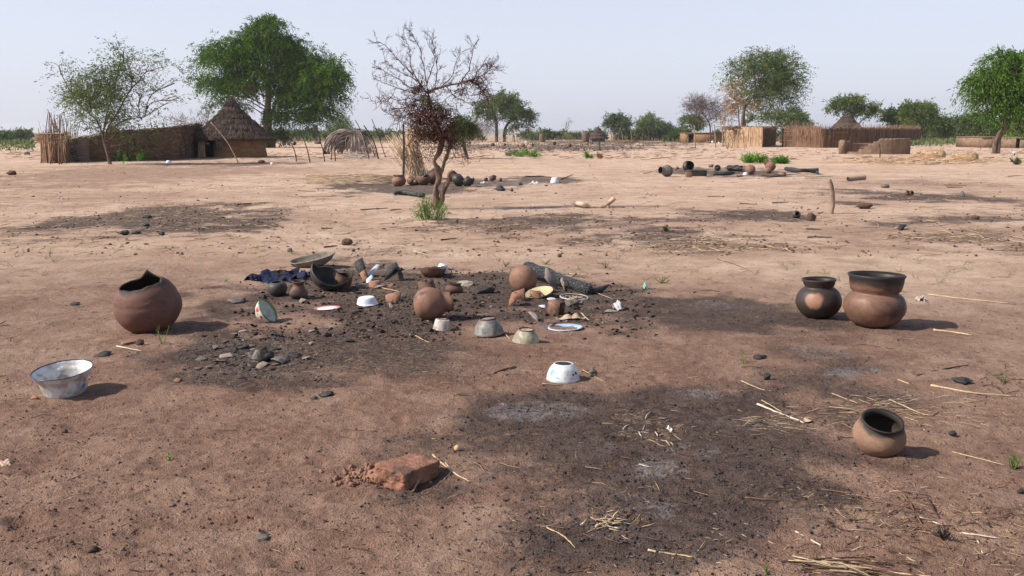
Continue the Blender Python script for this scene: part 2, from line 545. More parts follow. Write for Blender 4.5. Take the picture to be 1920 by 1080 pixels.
def straw_template(bend=0.12, seg=3):
    pts = np.array([(t - 0.5, bend * (0.25 - (t - 0.5) ** 2) * 1.5, 0) for t in np.linspace(0, 1, seg + 1)])
    V = []
    for p in pts:
        for k in range(3):
            a = k * 2 * PI / 3
            V.append((p[0], p[1] + 0.0, 0)); V[-1] = (p[0], p[1], 0, math.cos(a), math.sin(a))
    return np.array(V), [grid_faces(seg + 1, 3, True)]

def strands(name, A, B, wid, mat, parent=None, tint=None, bend=0.0, loc=None, flat=False):
    """thin three-sided stalks from points A to B (N,3), one mesh"""
    A = np.asarray(A, float); B = np.asarray(B, float); N = len(A)
    wid = np.broadcast_to(np.asarray(wid, float), (N,))
    D = B - A; L = np.linalg.norm(D, axis=1, keepdims=True) + 1e-9; D = D / L
    up = np.where(np.abs(D[:, 2:3]) < 0.9, np.array([[0, 0, 1.0]]), np.array([[1.0, 0, 0]]))
    U = np.cross(D, up); U /= np.linalg.norm(U, axis=1, keepdims=True) + 1e-9
    W = np.cross(D, U)
    bd = np.asarray(bend, float)
    ofs = (U * RNG.normal(0, 1, (N, 1)) + W * RNG.normal(0, 1, (N, 1))) * L * bd
    mid = (A + B) / 2 + ofs
    V = []
    for c, k in ((A, 1.0), (mid, 1.0), (B, 0.6)):
        for a in (0, 2 * PI / 3, 4 * PI / 3):
            V.append(c + (wid[:, None] * k) * (U * math.cos(a) + W * math.sin(a)))
    V = np.stack(V, 1)          # N,9,3
    base = (np.arange(N) * 9)[:, None, None]
    F = grid_faces(3, 3, True)[None] + base
    t = None if tint is None else np.repeat(np.broadcast_to(tint, (N,)), 9)
    return mesh_obj(name, V.reshape(-1, 3), [F.reshape(-1, 4), (np.array([[6, 7, 8]])[None] + base).reshape(-1, 3)], mat, parent, False, loc, t)
# ------------------------------------------------------------------ the ground
# dents scuffed in the near soil: pixel, pixel, radius, depth
for px, py, r, dp in ((165, 1035, .10, .022), (385, 915, .06, .012), (75, 890, .06, .012), (150, 915, .05, .01), (230, 925, .05, .01),
                      (470, 935, .05, .008), (400, 930, .05, .01), (40, 985, .07, .012), (300, 870, .05, .008), (660, 940, .08, .012),
                      (930, 800, .07, .012), (985, 770, .08, .012), (560, 905, .06, .01), (250, 1010, .06, .012), (520, 1050, .07, .01),
                      (1330, 935, .06, .010), (1130, 955, .05, .010), (870, 760, .06, .010), (600, 990, .06, .010), (90, 1060, .08, .012)):
    dx, dy, dz = ray(px, py)
    DENTS.append((dx * HC / -dz, dy * HC / -dz, r, dp))

# soil patches: pixel centre, pixel radii, strength, channel (burn, ash, damp, litter)
PATCH = [
    # the burnt house floor behind, with all the pots
    (700, 560, 330, 62, .95, 'burn'), (1050, 560, 150, 55, .95, 'burn'), (620, 640, 260, 55, .75, 'burn'), (460, 680, 190, 48, .95, 'burn'), (640, 690, 200, 50, .7, 'burn'),
    (610, 735, 90, 25, .55, 'burn'), (880, 690, 170, 38, .45, 'burn'), (850, 600, 260, 50, .6, 'burn'),
    # the burnt patch in front
    (1150, 900, 370, 130, .97, 'burn'), (1060, 1020, 300, 120, .9, 'burn'), (1250, 1040, 260, 90, .6, 'burn'), (1000, 790, 180, 55, .8, 'burn'), (1330, 775, 230, 50, .9, 'burn'),
    (1400, 850, 220, 80, .75, 'burn'), (1560, 720, 220, 45, .5, 'burn'), (1600, 690, 150, 32, .45, 'burn'), (1480, 900, 220, 80, .5, 'burn'),
    (800, 930, 100, 60, .55, 'burn'), (1300, 1000, 180, 90, .6, 'burn'),
    # dark floor left of the two pots
    (1350, 590, 160, 26, .95, 'burn'), (1250, 610, 170, 24, .55, 'burn'), (1480, 600, 80, 16, .6, 'burn'), (1400, 575, 70, 16, .5, 'burn'),
    # middle distance
    (300, 408, 170, 20, .95, 'burn'), (360, 428, 170, 14, .7, 'burn'), (130, 430, 150, 22, .45, 'burn'), (480, 405, 90, 16, .45, 'burn'),
    (790, 356, 160, 10, .95, 'burn'), (700, 347, 60, 5, .9, 'burn'), (900, 345, 90, 7, .8, 'burn'), (1000, 341, 90, 6, .75, 'burn'),
    (1060, 405, 120, 8, .95, 'burn'), (930, 420, 160, 13, .7, 'burn'), (1180, 425, 160, 16, .4, 'burn'), (1240, 450, 160, 16, .55, 'burn'),  # first two paint the thorn tree's canopy shadow along with dark soil
    (1420, 402, 100, 9, .98, 'burn'), (1340, 410, 150, 14, .45, 'burn'), (1480, 408, 80, 8, .7, 'burn'),
    (1720, 372, 110, 10, .9, 'burn'), (1640, 362, 110, 8, .6, 'burn'), (1600, 381, 60, 3, .7, 'burn'), (1800, 370, 90, 9, .6, 'burn'),
    (1640, 418, 60, 6, .6, 'burn'), (1800, 413, 160, 4, .6, 'burn'), (1840, 450, 130, 17, .5, 'burn'), (1900, 405, 100, 8, .4, 'burn'),
    (1380, 325, 150, 7, .85, 'burn'), (1300, 320, 60, 5, .6, 'burn'), (1730, 343, 160, 5, .35, 'burn'),
    (620, 300, 220, 5, .3, 'burn'), (450, 308, 120, 3, .5, 'burn'), (1080, 278, 210, 6, .75, 'burn'), (1150, 268, 190, 4, .8, 'burn'), (880, 275, 90, 4, .7, 'burn'),
    (660, 455, 40, 7, .35, 'burn'), (700, 475, 60, 8, .3, 'burn'), (1340, 440, 160, 12, .35, 'burn'), (1500, 450, 100, 10, .25, 'burn'),
    # white and grey ash
    (1590, 705, 60, 16, .9, 'ash'), (1650, 700, 40, 10, .7, 'ash'), (1540, 665, 60, 14, .55, 'ash'), (1320, 745, 60, 10, .7, 'ash'), (1230, 890, 60, 22, .8, 'ash'),
    (1010, 780, 90, 18, .6, 'ash'), (1080, 730, 60, 12, .45, 'ash'), (1430, 800, 80, 18, .5, 'ash'), (1130, 1000, 90, 40, .45, 'ash'), (960, 790, 60, 14, .4, 'ash'),
    (1300, 855, 60, 16, .5, 'ash'), (1180, 950, 80, 30, .35, 'ash'), (1340, 575, 60, 8, .55, 'ash'), (1420, 580, 40, 6, .5, 'ash'), (1030, 620, 40, 8, .7, 'ash'),
    (800, 355, 70, 4, .5, 'ash'), (940, 345, 60, 4, .6, 'ash'), (1000, 345, 60, 3, .7, 'ash'), (420, 655, 60, 14, .4, 'ash'), (1280, 410, 40, 3, .5, 'ash'),
    (660, 291, 30, 3, .9, 'ash'), (1070, 272, 120, 2, .4, 'ash'), (1250, 970, 50, 22, .5, 'ash'), (1100, 850, 70, 20, .3, 'ash'),
    # darker purple brown ground: the foreground and patches further off
    (480, 1000, 1200, 300, .97, 'dark_tone'), (1300, 1050, 1000, 220, .9, 'dark_tone'), (560, 720, 700, 130, .95, 'dark_tone'), (120, 590, 260, 90, .75, 'dark_tone'),  # last one paints the shadow patch at the left into the soil
    (1000, 700, 560, 110, .8, 'dark_tone'), (1600, 760, 440, 120, .85, 'dark_tone'), (1500, 640, 420, 60, .55, 'dark_tone'), (900, 590, 560, 80, .7, 'dark_tone'),
    (150, 332, 330, 26, .85, 'dark_tone'), (260, 372, 300, 14, .45, 'dark_tone'), (1700, 440, 330, 40, .5, 'dark_tone'), (1750, 350, 260, 16, .45, 'dark_tone'), (560, 320, 200, 10, .4, 'dark_tone'), (980, 365, 300, 8, .25, 'dark_tone'), (1250, 470, 300, 22, .4, 'dark_tone'),
    (1520, 830, 270, 120, .6, 'burn'), (1650, 745, 160, 36, .55, 'burn'), (900, 860, 180, 80, .45, 'burn'), (1450, 960, 240, 90, .45, 'burn'), (1480, 625, 220, 28, .45, 'burn'),
    (1750, 880, 380, 190, .75, 'dark_tone'), (1300, 690, 500, 70, .6, 'dark_tone'), (1650, 1040, 400, 120, .5, 'dark_tone'), (200, 760, 400, 120, .6, 'dark_tone'), (60, 440, 200, 26, .45, 'dark_tone'), (400, 420, 260, 26, .35, 'dark_tone'), (1100, 430, 320, 22, .45, 'dark_tone'), (1350, 420, 260, 20, .35, 'dark_tone'),
    (1720, 375, 250, 14, .5, 'dark_tone'), (1780, 440, 220, 24, .4, 'dark_tone'), (120, 340, 260, 26, .55, 'dark_tone'), (80, 375, 200, 12, .35, 'dark_tone'),
    (700, 302, 500, 7, .35, 'dark_tone'), (1400, 590, 250, 40, .5, 'dark_tone'), (1700, 640, 160, 30, .35, 'dark_tone'), (300, 505, 200, 22, .3, 'dark_tone'),
    # straw, chaff and leaf litter lying about
    (1300, 455, 150, 14, 1., 'litter'), (1840, 450, 130, 17, 1., 'litter'), (1660, 320, 90, 4, 1., 'litter'), (110, 320, 240, 16, .9, 'litter'),
    (660, 338, 90, 6, .9, 'litter'), (1140, 975, 70, 25, .6, 'litter'), (1600, 770, 140, 30, .5, 'litter'), (1700, 990, 240, 80, .5, 'litter'),
    (1210, 810, 60, 30, .6, 'litter'), (300, 400, 160, 18, .5, 'litter'), (700, 550, 160, 30, .5, 'litter'), (1470, 790, 90, 16, .6, 'litter'),
    (900, 425, 160, 14, .6, 'litter'), (1560, 1065, 180, 18, .8, 'litter'), (1760, 300, 60, 6, 1., 'litter'),
    (620, 680, 260, 50, .35, 'litter'), (600, 296, 200, 6, .5, 'litter'),
]
CH = {'burn': 0, 'ash': 1, 'dark_tone': 2, 'litter': 3}
PW = []
for cx, cy, rx, ry, s, k in PATCH:
    def fl(px, py):
        dx, dy, dz = ray(px, max(py, HORIZON + 6)); t = HC / -dz; return dx * t, dy * t
    if cy < 500 and k == 'burn': ry *= 1.45; s = min(1.0, s * 1.25)
    x, y = fl(cx, cy); _, y0 = fl(cx, cy + ry); _, y1 = fl(cx, max(cy - ry, HORIZON + 8)); xr, _ = fl(cx + rx, cy)
    PW.append((x, (y0 + y1) / 2, abs(xr - x), max((y1 - y0) / 2, 0.05), s, CH[k]))

def masks(x, y):
    n1 = fbm(x / 0.9, y / 0.9, o=4, s=51); n2 = fbm(x / 0.28, y / 0.28, o=3, s=61)
    nf = fbm(x / 5.0, y / 5.0, o=3, s=71)
    out = [np.zeros_like(x) for _ in range(4)]
    for px, py, rx, ry, s, c in PW:
        d = np.sqrt(((x - px) / rx) ** 2 + ((y - py) / ry) ** 2)
        lim = 2.2
        sel = d < lim
        if not sel.any(): continue
        q = d[sel] + 0.42 * n1[sel] + 0.22 * n2[sel] + (0.12 * nf[sel])
        w = np.clip((1.32 - q) / 0.95, 0, 1); w = w * w * (3 - 2 * w) * s
        o = out[c]; o[sel] = 1 - (1 - o[sel]) * (1 - w)
    # the darker ground in front reaches to about twelve metres
    w = np.clip((13.2 - y + 1.3 * nf + .7 * n1) / 4.2, 0, 1) * (0.80 + .10 * n1)
    out[2] = 1 - (1 - out[2] * .75) * (1 - np.clip(w * .78, 0, 1))
    return out

rows = [0.5, 0.9, 1.4, 1.9, 2.4, 2.8, 3.1, 3.3]
while rows[-1] < 5600:
    r_ = rows[-1]
    rows.append(r_ + min(max(0.86 * r_ * r_ / 1600.0, 0.008), 0.06 * r_))
rows = np.array(rows)
fine = np.linspace(-R(31), R(31), 540)
coarse = np.linspace(R(33), 2 * PI - R(33), 90)[1:-1]
angs = np.concatenate([fine, coarse])
RR, AA = np.meshgrid(rows, angs, indexing='ij')
gx, gy = (RR * np.sin(AA)).ravel(), (RR * np.cos(AA)).ravel()
gz = gh(gx, gy)
far = np.clip((RR.ravel() - 400) / 800, 0, 1)
gz = gz * (1 - far)
GV = np.stack([gx, gy, gz], -1)
mk = masks(gx, gy)
inner_n = len(GV)
GV = np.vstack([GV, [[0, 0, float(gh(0, 0))]]])
gf = grid_faces(len(rows), len(angs), True)
jj = np.arange(len(angs))
fan = np.stack([jj, (jj + 1) % len(angs), np.full(len(jj), inner_n)], -1)

m = NT('dry_soil')
o = m.coord()
col_attr = m.t.nodes.new('ShaderNodeAttribute'); col_attr.attribute_name = 'soil'
sp = m.sep(col_attr.outputs['Vector'])
burn, ash, dark_tone = sp[0], sp[1], sp[2]
lit = m.attr('litter')
nb = m.noise(o, 0.35, 4, 0.6); nm = m.noise(o, 2.2, 5, 0.6); nf = m.noise(o, 14, 5, 0.65); ng = m.noise(o, 90, 3, 0.7); ngg = m.noise(o, 260, 2, 0.6)
col = m.mix(m.ramp(nb, 0.35, 0.65), (0.540, 0.376, 0.278), (0.665, 0.495, 0.382))
col = m.mix(m.ramp(nm, 0.42, 0.66, 0, 0.6), col, (0.420, 0.280, 0.205))
n07 = m.noise(o, 0.9, 6, 0.7)
col = m.mix(m.ramp(n07, 0.50, 0.66, 0, 0.5), col, (0.340, 0.225, 0.165))
dm = m.math('MULTIPLY', dark_tone, m.ramp(nm, 0.25, 0.6, 0.72, 1.0))
col = m.mix(dm, col, m.mix(m.ramp(nf, 0.35, 0.65), (0.165, 0.090, 0.065), (0.275, 0.160, 0.118)))
# charred soil: broken up by noise at several sizes
bm = m.math('ADD', burn, m.math('MULTIPLY', m.math('SUBTRACT', nf, 0.5), 1.5))
bm = m.math('ADD', bm, m.math('MULTIPLY', m.math('SUBTRACT', m.noise(o, 42, 3, 0.7), 0.5), 1.2))
bm = m.math('ADD', bm, m.math('MULTIPLY', m.math('SUBTRACT', nm, 0.5), 1.0))
bmask = m.math('MULTIPLY', m.ramp(bm, 0.20, 0.92), m.ramp(burn, 0.02, 0.2))
char = m.mix(m.ramp(nf, 0.4, 0.6), (0.023, 0.0200, 0.0215), (0.076, 0.060, 0.058))
col = m.mix(m.math('MULTIPLY', bmask, 0.86), col, char)
am = m.math('ADD', ash, m.math('MULTIPLY', m.math('SUBTRACT', m.noise(o, 11, 8, 0.85, 2.0), 0.5), 4.6))
col = m.mix(m.math('MULTIPLY', m.math('MULTIPLY', m.ramp(am, 0.42, 1.0), m.ramp(ash, 0.03, 0.25)), 0.85), col, m.mix(ng, (0.12, 0.115, 0.125), (0.34, 0.32, 0.33)))
# chaff where litter lies
vl = m.voronoi(m.mapping(o, (1.0, 1.6, 1.0)), 44, out=1)
vsep = m.t.nodes.new('ShaderNodeSeparateColor'); m.link(vl, vsep.inputs[0])
lf = m.math('MULTIPLY', m.ramp(m.math('ADD', vsep.outputs[0], m.math('MULTIPLY', lit, 0.45)), 0.95, 1.02), m.ramp(lit, 0.05, 0.3))
col = m.mix(m.math('MULTIPLY', lf, 0.42), col, m.mix(vsep.outputs[1], (0.20, 0.12, 0.075), (0.50, 0.36, 0.22)))
# dark crumbs and pale grains
v2 = m.voronoi(o, 34, out=1); v2s = m.t.nodes.new('ShaderNodeSeparateColor'); m.link(v2, v2s.inputs[0])
v2d = m.voronoi(o, 34)
crumb = m.math('MULTIPLY', m.ramp(v2s.outputs[0], 0.86, 0.90), m.ramp(v2d, 0.36, 0.16))
col = m.mix(m.math('MULTIPLY', crumb, 0.42), col, (0.075, 0.045, 0.035))
v3 = m.voronoi(o, 7.5, out=1); v3s = m.t.nodes.new('ShaderNodeSeparateColor'); m.link(v3, v3s.inputs[0]); v3d = m.voronoi(o, 7.5)
spot = m.math('MULTIPLY', m.ramp(v3s.outputs[1], 0.62, 0.66), m.ramp(v3d, 0.30, 0.12))
col = m.mix(m.math('MULTIPLY', spot, 0.55), col, (0.11, 0.068, 0.05))
v4 = m.voronoi(m.mapping(o, (1, .7, 1)), 2.4, out=1); v4s = m.t.nodes.new('ShaderNodeSeparateColor'); m.link(v4, v4s.inputs[0]); v4d = m.voronoi(m.mapping(o, (1, .7, 1)), 2.4)
spot4 = m.math('MULTIPLY', m.ramp(v4s.outputs[1], 0.60, 0.64), m.ramp(m.math('ADD', v4d, m.math('MULTIPLY', nf, .5)), 0.50, 0.34))
col = m.mix(m.math('MULTIPLY', spot4, 0.5), col, (0.13, 0.082, 0.060))
col = m.mix(m.ramp(ng, 0.35, 0.75, 0, 0.35), col, tuple(0.5 * c for c in (0.36, 0.23, 0.16)))
col = m.mix(m.ramp(ngg, 0.58, 0.72, 0, 0.30), col, (0.52, 0.40, 0.31))
# far ground dotted with dry scrub
green = m.attr('scrub')
gn = m.noise(m.mapping(o, (1, 0.35, 1)), 0.09, 5, 0.65)
col = m.mix(m.math('MULTIPLY', m.ramp(gn, 0.42, 0.6), green), col, m.mix(m.ramp(m.noise(o, 0.4, 4), 0.4, 0.6), (0.10, 0.105, 0.05), (0.30, 0.215, 0.13)))
hgt = m.math('ADD', m.math('MULTIPLY', nf, 1.0), m.math('ADD', m.math('MULTIPLY', ng, 0.55), m.math('MULTIPLY', ngg, 0.22)))
hgt = m.math('ADD', hgt, m.math('MULTIPLY', crumb, 0.35))
bp = m.bump(hgt, 1.0, 0.045)
SOIL = m.finish(m.bsdf(col, 0.95, bp, 0.12))

ground = mesh_obj('ground', GV, [gf, fan], SOIL, None, True)
ga = ground.data.attributes.new('soil', 'FLOAT_VECTOR', 'POINT')
buf = np.zeros((len(GV), 3), np.float32); buf[:inner_n, 0] = mk[0]; buf[:inner_n, 1] = mk[1]; buf[:inner_n, 2] = mk[2]
ga.data.foreach_set('vector', buf.ravel())
ga = ground.data.attributes.new('litter', 'FLOAT', 'POINT'); b1 = np.zeros(len(GV), np.float32); b1[:inner_n] = mk[3]; ga.data.foreach_set('value', b1)
ga = ground.data.attributes.new('scrub', 'FLOAT', 'POINT'); b1 = np.zeros(len(GV), np.float32); b1[:inner_n] = np.clip((RR.ravel() - 110) / 250, 0, 1); ga.data.foreach_set('value', b1)
tag(ground, 'bare sandy ground with charred patches', kind='structure')

# ------------------------------------------------------------------ low hills on the horizon
M_HILL = mat_plain('hill_scrub', (0.20, 0.17, 0.12), (0.30, 0.24, 0.18), sc=0.012, bump=0.3, bd=3, stretch=(1, 1, 3))
def hill(px0, px1, top, Y, seed):
    n, k = 90, 8
    xs = np.linspace(px0, px1, n)
    u = (xs - px0) / (px1 - px0)
    prof = np.sin(PI * np.clip(u, 0, 1)) ** 0.55 * (0.78 + 0.16 * fbm(u * 7 + seed, u * 0, o=4, s=seed))
    H = (HORIZON - top) * mpp(Y) * prof + HC * 1.0
    H *= (prof > 0)
    s = np.linspace(-1, 1, k)
    V = []
    for q in s:
        V.append(np.stack([(xs - 960) / FPX * Y / CP, Y + q * Y * 0.12 + 0 * xs, -1.2 + (H + 1.0) * (1 - q * q) ** 0.8 + 0 * xs], -1))
    return mesh_obj('hill', np.concatenate(V), [grid_faces(k, n)[:, ::-1]], M_HILL)
for a, b, top, Y, s, lab in ((-260, 95, 241.5, 2600, 3, 'low blue hill on the horizon at the left edge'),
                             (760, 1260, 240.5, 3300, 8, 'long low ridge on the horizon behind the middle tree line'),
                             (1180, 1700, 245, 3600, 5, 'faint low ridge on the horizon behind the reed fence')):
    tag(hill(a, b, top, Y, s), lab, kind='structure')

# ------------------------------------------------------------------ the air
hv, hf = box_v(-5900, 5900, -5900, 5900, -3.0, 60.0)
hz = NT('dusty_air')
vol = hz.t.nodes.new('ShaderNodeVolumePrincipled')
vol.inputs['Color'].default_value = (0.90, 0.93, 1.0, 1)
vol.inputs['Density'].default_value = 0.00020
vol.inputs['Anisotropy'].default_value = 0.2
hz.link(vol.outputs[0], hz.out.inputs['Volume'])
haze = mesh_obj('haze', hv, hf, hz.m, None, False)
tag(haze, 'thin dusty haze over the plain', kind='stuff')

# ------------------------------------------------------------------ shared materials
STRAW = mat_plain('dry_straw', (0.33, 0.225, 0.145), (0.60, 0.46, 0.32), tinted=True, sc=40, bump=0.2)
TWIG = mat_plain('dead_twig', (0.075, 0.045, 0.034), (0.20, 0.125, 0.09), tinted=True, sc=40, bump=0.3)
CHAR = mat_plain('charcoal', (0.012, 0.012, 0.013), (0.045, 0.043, 0.044), sc=26, rough=0.62, bump=1.0, bd=0.01, spec=0.5)
CRUMB = mat_plain('soil_crumb', (0.100, 0.062, 0.048), (0.26, 0.165, 0.122), tinted=True, sc=60, bump=0.6)
SHERD_G = mat_plain('grey_sherd', (0.085, 0.075, 0.072), (0.19, 0.165, 0.15), sc=30, rough=0.75, c3=(0.06, 0.055, 0.055))
SHERD_R = mat_plain('red_sherd', (0.22, 0.110, 0.072), (0.32, 0.175, 0.120), sc=24, rough=0.8, c3=(0.12, 0.07, 0.055))
SHERD_K = mat_plain('sooty_sherd', (0.022, 0.021, 0.022), (0.075, 0.068, 0.066), sc=26, rough=0.6)
SHERD_P = mat_plain('pale_sherd', (0.20, 0.165, 0.145), (0.31, 0.26, 0.235), sc=24, rough=0.8, c3=(0.2, 0.15, 0.13))
GREEN = mat_leaf('fresh_grass', (0.06, 0.13, 0.025), (0.17, 0.25, 0.075), transl=0.3)
BARK = mat_plain('acacia_bark', (0.085, 0.058, 0.042), (0.21, 0.155, 0.12), sc=5, bump=1.0, bd=0.05, stretch=(1, 1, 0.3))

# ------------------------------------------------------------------ loose stuff nobody could count
def sample_px(n, x0=-160, x1=2080, y0=285, y1=1130, p=1.0):
    px = RNG.uniform(x0, x1, n); py = y0 + (y1 - y0) * RNG.uniform(0, 1, n) ** p
    return Gnp(px, py)

def pick(n_try, weight, **k):
    x, y, z = sample_px(n_try, **k)
    w = weight(x, y)
    s = RNG.uniform(0, 1, n_try) < w
    return x[s], y[s], z[s]

def rocks_template(n=5, mm=4, seed=1):
    mb = MB(); blob(mb, (0, 0, 0), 1.0, n=n, m=mm, rough=0.45, seed=seed); return np.concatenate(mb.v), mb.f

def crumbs(name, x, y, z, smin, smax, mat, seed, flat=(0.5, 0.9), tint=None):
    TV, TF = rocks_template(4, 3, seed) if len(x) > 1500 else rocks_template(5, 4, seed)
    N = len(x)
    d = np.sqrt(x * x + y * y)
    s = smin * (smax / smin) ** (RNG.uniform(0, 1, N) ** 2.2)
    az = RNG.uniform(0, 2 * PI, N)
    rot = rot_z_tilt(az, RNG.normal(0, 0.3, N))
    scl = np.stack([s * RNG.uniform(0.8, 1.5, N), s * RNG.uniform(0.6, 1.0, N), s * RNG.uniform(*flat, N)], -1)
    pos = np.stack([x, y, z + scl[:, 2] * 0.25], -1)
    return merge_scatter(name, TV, TF, pos, rot, scl, mat, RNG.uniform(0, 1, N) if tint is None else tint(N), False)

def wmask(c, base=0.0, k=1.0, pw=1.0):
    return lambda x, y: np.clip(base + k * masks(x, y)[c] ** pw, 0, 1)

x, y, z = pick(52000, wmask(0, 0.004, 0.60, 1.3))
tag(crumbs('charcoal_bits', x, y, z, 0.003, 0.0125, CHAR, 3), 'small bits of charcoal strewn over the burnt patches', kind='stuff')
x, y, z = pick(5000, lambda x, y: np.clip(masks(x, y)[0] * 1.1, 0, 1), x0=440, x1=1230, y0=492, y1=640)
tag(crumbs('burnt_debris', x, y, z, 0.006, 0.030, mat_plain('burnt_debris', (0.014, 0.013, 0.013), (0.30, 0.24, 0.20), tinted=True, sc=30, bump=.8), 13, flat=(.25, .8), tint=lambda n: RNG.uniform(0, 1, n) ** 4), 'black lumps and pale chips covering the floor of the burnt house', kind='stuff')
x, y, z = pick(60000, lambda x, y: np.clip(.20 + .22 * fbm(x / .8, y / .8, o=3, s=91), .03, .6) * (1 - .85 * masks(x, y)[0]))
tag(crumbs('soil_crumbs', x, y, z, 0.0025, 0.011, CRUMB, 5), 'crumbs and pebbles of reddish soil', kind='stuff')
x, y, z = [np.concatenate(q) for q in zip(pick(9000, wmask(0, 0.03, 0.20), y0=470), pick(2600, lambda x, y: np.full_like(x, .6), x0=330, x1=640, y0=612, y1=712), pick(900, lambda x, y: np.full_like(x, .6), x0=400, x1=560, y0=635, y1=695))]
tag(crumbs('sherd_chips', x, y, z, 0.005, 0.016, SHERD_G, 8, flat=(0.15, 0.3)), 'small grey chips of broken pottery', kind='stuff')

def straws(name, x, y, z, lmin, lmax, w, mat, tint=(0, 1), lift=0.3):
    N = len(x)
    L = lmin * (lmax / lmin) ** (RNG.uniform(0, 1, N) ** 1.6)
    az = RNG.normal(0.0, 0.9, N) + np.where(RNG.uniform(0, 1, N) < 0.3, PI / 2, 0)
    dz = RNG.normal(0, 0.05, N) * L
    D = np.stack([np.cos(az) * L / 2, np.sin(az) * L / 2, dz], -1)
    C = np.stack([x, y, z], -1)
    A, B = C - D, C + D
    ww = w * RNG.uniform(0.5, 1.4, N)
    A[:, 2] = gh(A[:, 0], A[:, 1]) + ww * lift * 2; B[:, 2] = gh(B[:, 0], B[:, 1]) + ww * lift * 2 + np.abs(dz)
    return strands(name, A, B, ww, mat, bend=0.05, tint=RNG.uniform(tint[0], tint[1], N))

x, y, z = pick(22000, lambda x, y: np.clip(0.030 + 0.40 * masks(x, y)[3] ** 1.5 + 0.01 * masks(x, y)[0], 0, 1))
tag(straws('straw_litter', x, y, z, 0.015, 0.13, 0.0015, STRAW, tint=(0, .75)), 'short bits of pale straw littering the yard', kind='stuff')
x, y, z = pick(9000, lambda x, y: np.clip(0.06 + 0.30 * masks(x, y)[3] + 0.12 * masks(x, y)[0], 0, 1))
tag(straws('twig_litter', x, y, z, 0.02, 0.14, 0.0020, TWIG), 'short dark twigs littering the yard', kind='stuff')
# further off only the larger bits count
x, y, z = pick(15000, lambda x, y: np.clip(0.10 + 0.8 * masks(x, y)[3] ** 1.2 + 0.15 * masks(x, y)[0], 0, 1), y0=283, y1=480)
tag(straws('stalk_litter', x, y, z, 0.08, 0.5, 0.0058, STRAW, tint=(0, .8)), 'broken pale stalks scattered over the middle of the yard', kind='stuff')
x, y, z = pick(14000, lambda x, y: np.clip(0.14 + 0.7 * masks(x, y)[0] ** 1.2, 0, 1), y0=285, y1=480)
tag(crumbs('clods', x, y, z, 0.010, 0.036, CRUMB, 11, tint=lambda n: RNG.uniform(0, .35, n)), 'dark clods and dung bits strewn over the sand', kind='stuff')

# thin grass seedlings
x, y, z = pick(300, lambda x, y: np.clip(0.9 - masks(x, y)[0] * 1.5 - 0.5 * masks(x, y)[2], 0, 1), y0=350, y1=530)
A, B = [], []
for i in range(len(x)):
    for _ in range(5):
        A.append((x[i] + random.gauss(0, .015), y[i] + random.gauss(0, .015), z[i]))
        B.append((A[-1][0] + random.gauss(0, .05), A[-1][1] + random.gauss(0, .03), z[i] + random.uniform(.02, .075)))
tag(strands('grass_seedlings', A, B, 0.0022, GREEN, bend=0.12, tint=RNG.uniform(0, 1, len(A))), 'thin young grass seedlings dotted over the sand', kind='stuff')
# ------------------------------------------------------------------ near things: clay pots
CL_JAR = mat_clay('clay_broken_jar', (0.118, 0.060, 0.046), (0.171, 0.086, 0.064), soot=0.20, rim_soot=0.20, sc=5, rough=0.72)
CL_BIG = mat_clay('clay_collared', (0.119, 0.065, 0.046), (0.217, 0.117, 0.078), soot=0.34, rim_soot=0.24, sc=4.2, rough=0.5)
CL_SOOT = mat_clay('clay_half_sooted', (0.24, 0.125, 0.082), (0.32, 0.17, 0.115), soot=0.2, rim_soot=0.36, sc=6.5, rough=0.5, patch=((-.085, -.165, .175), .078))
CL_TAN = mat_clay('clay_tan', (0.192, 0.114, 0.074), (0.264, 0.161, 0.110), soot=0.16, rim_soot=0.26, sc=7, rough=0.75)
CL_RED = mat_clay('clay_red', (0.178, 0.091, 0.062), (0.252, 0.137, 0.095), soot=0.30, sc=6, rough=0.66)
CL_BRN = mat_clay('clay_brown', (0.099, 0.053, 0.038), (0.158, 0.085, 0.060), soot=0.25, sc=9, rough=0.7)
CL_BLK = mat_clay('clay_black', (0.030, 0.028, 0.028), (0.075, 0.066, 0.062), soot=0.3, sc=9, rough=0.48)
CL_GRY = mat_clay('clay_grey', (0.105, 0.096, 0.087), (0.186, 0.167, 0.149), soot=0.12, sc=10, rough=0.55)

def mscale(px, py):
    g = G(px, py)
    return math.sqrt(g.x ** 2 * 0 + (g.y * CP + (HC - g.z) * SP) ** 2) / FPX

def pot(name, label, cat, px, py, rpx, prof, mat, rz=0, rx=0, ry=0, thick=0.05, sink=0.010, group=None, n=44, wob=0.012, **k):
    """one-piece vessel: prof in units of its largest radius rpx (pixels)"""
    s = mscale(px, py) * rpx
    mb = MB()
    lathe(mb, [(a * s, b * s) for a, b in prof], n=n, thick=thick * s, wob=wob, seed=int(px + py), **k)
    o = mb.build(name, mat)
    tag(o, label, cat, group)
    return rest(o, px, py, rz, rx, ry, sink)

BALL = [(0.0, 0.0), (0.35, 0.03), (0.72, 0.22), (0.96, 0.60), (0.99, 1.0), (0.80, 1.42), (0.50, 1.66)]
COLLAR = [(0, 0), (.38, .02), (.74, .18), (.97, .52), (1.0, .78), (.92, 1.02), (.78, 1.14), (.725, 1.18), (.735, 1.21), (.80, 1.25), (.83, 1.36), (.865, 1.58), (.88, 1.70), (.93, 1.75)]
GLOBE_NECK = [(0, 0), (.38, .02), (.74, .18), (.97, .55), (.99, .85), (.86, 1.18), (.66, 1.35), (.585, 1.39), (.60, 1.42), (.66, 1.46), (.69, 1.56), (.695, 1.66), (.75, 1.71)]
ROLLRIM = [(0, 0), (.38, .02), (.76, .20), (.98, .58), (.98, .86), (.86, 1.12), (.73, 1.24), (.71, 1.30), (.76, 1.37), (.80, 1.39)]

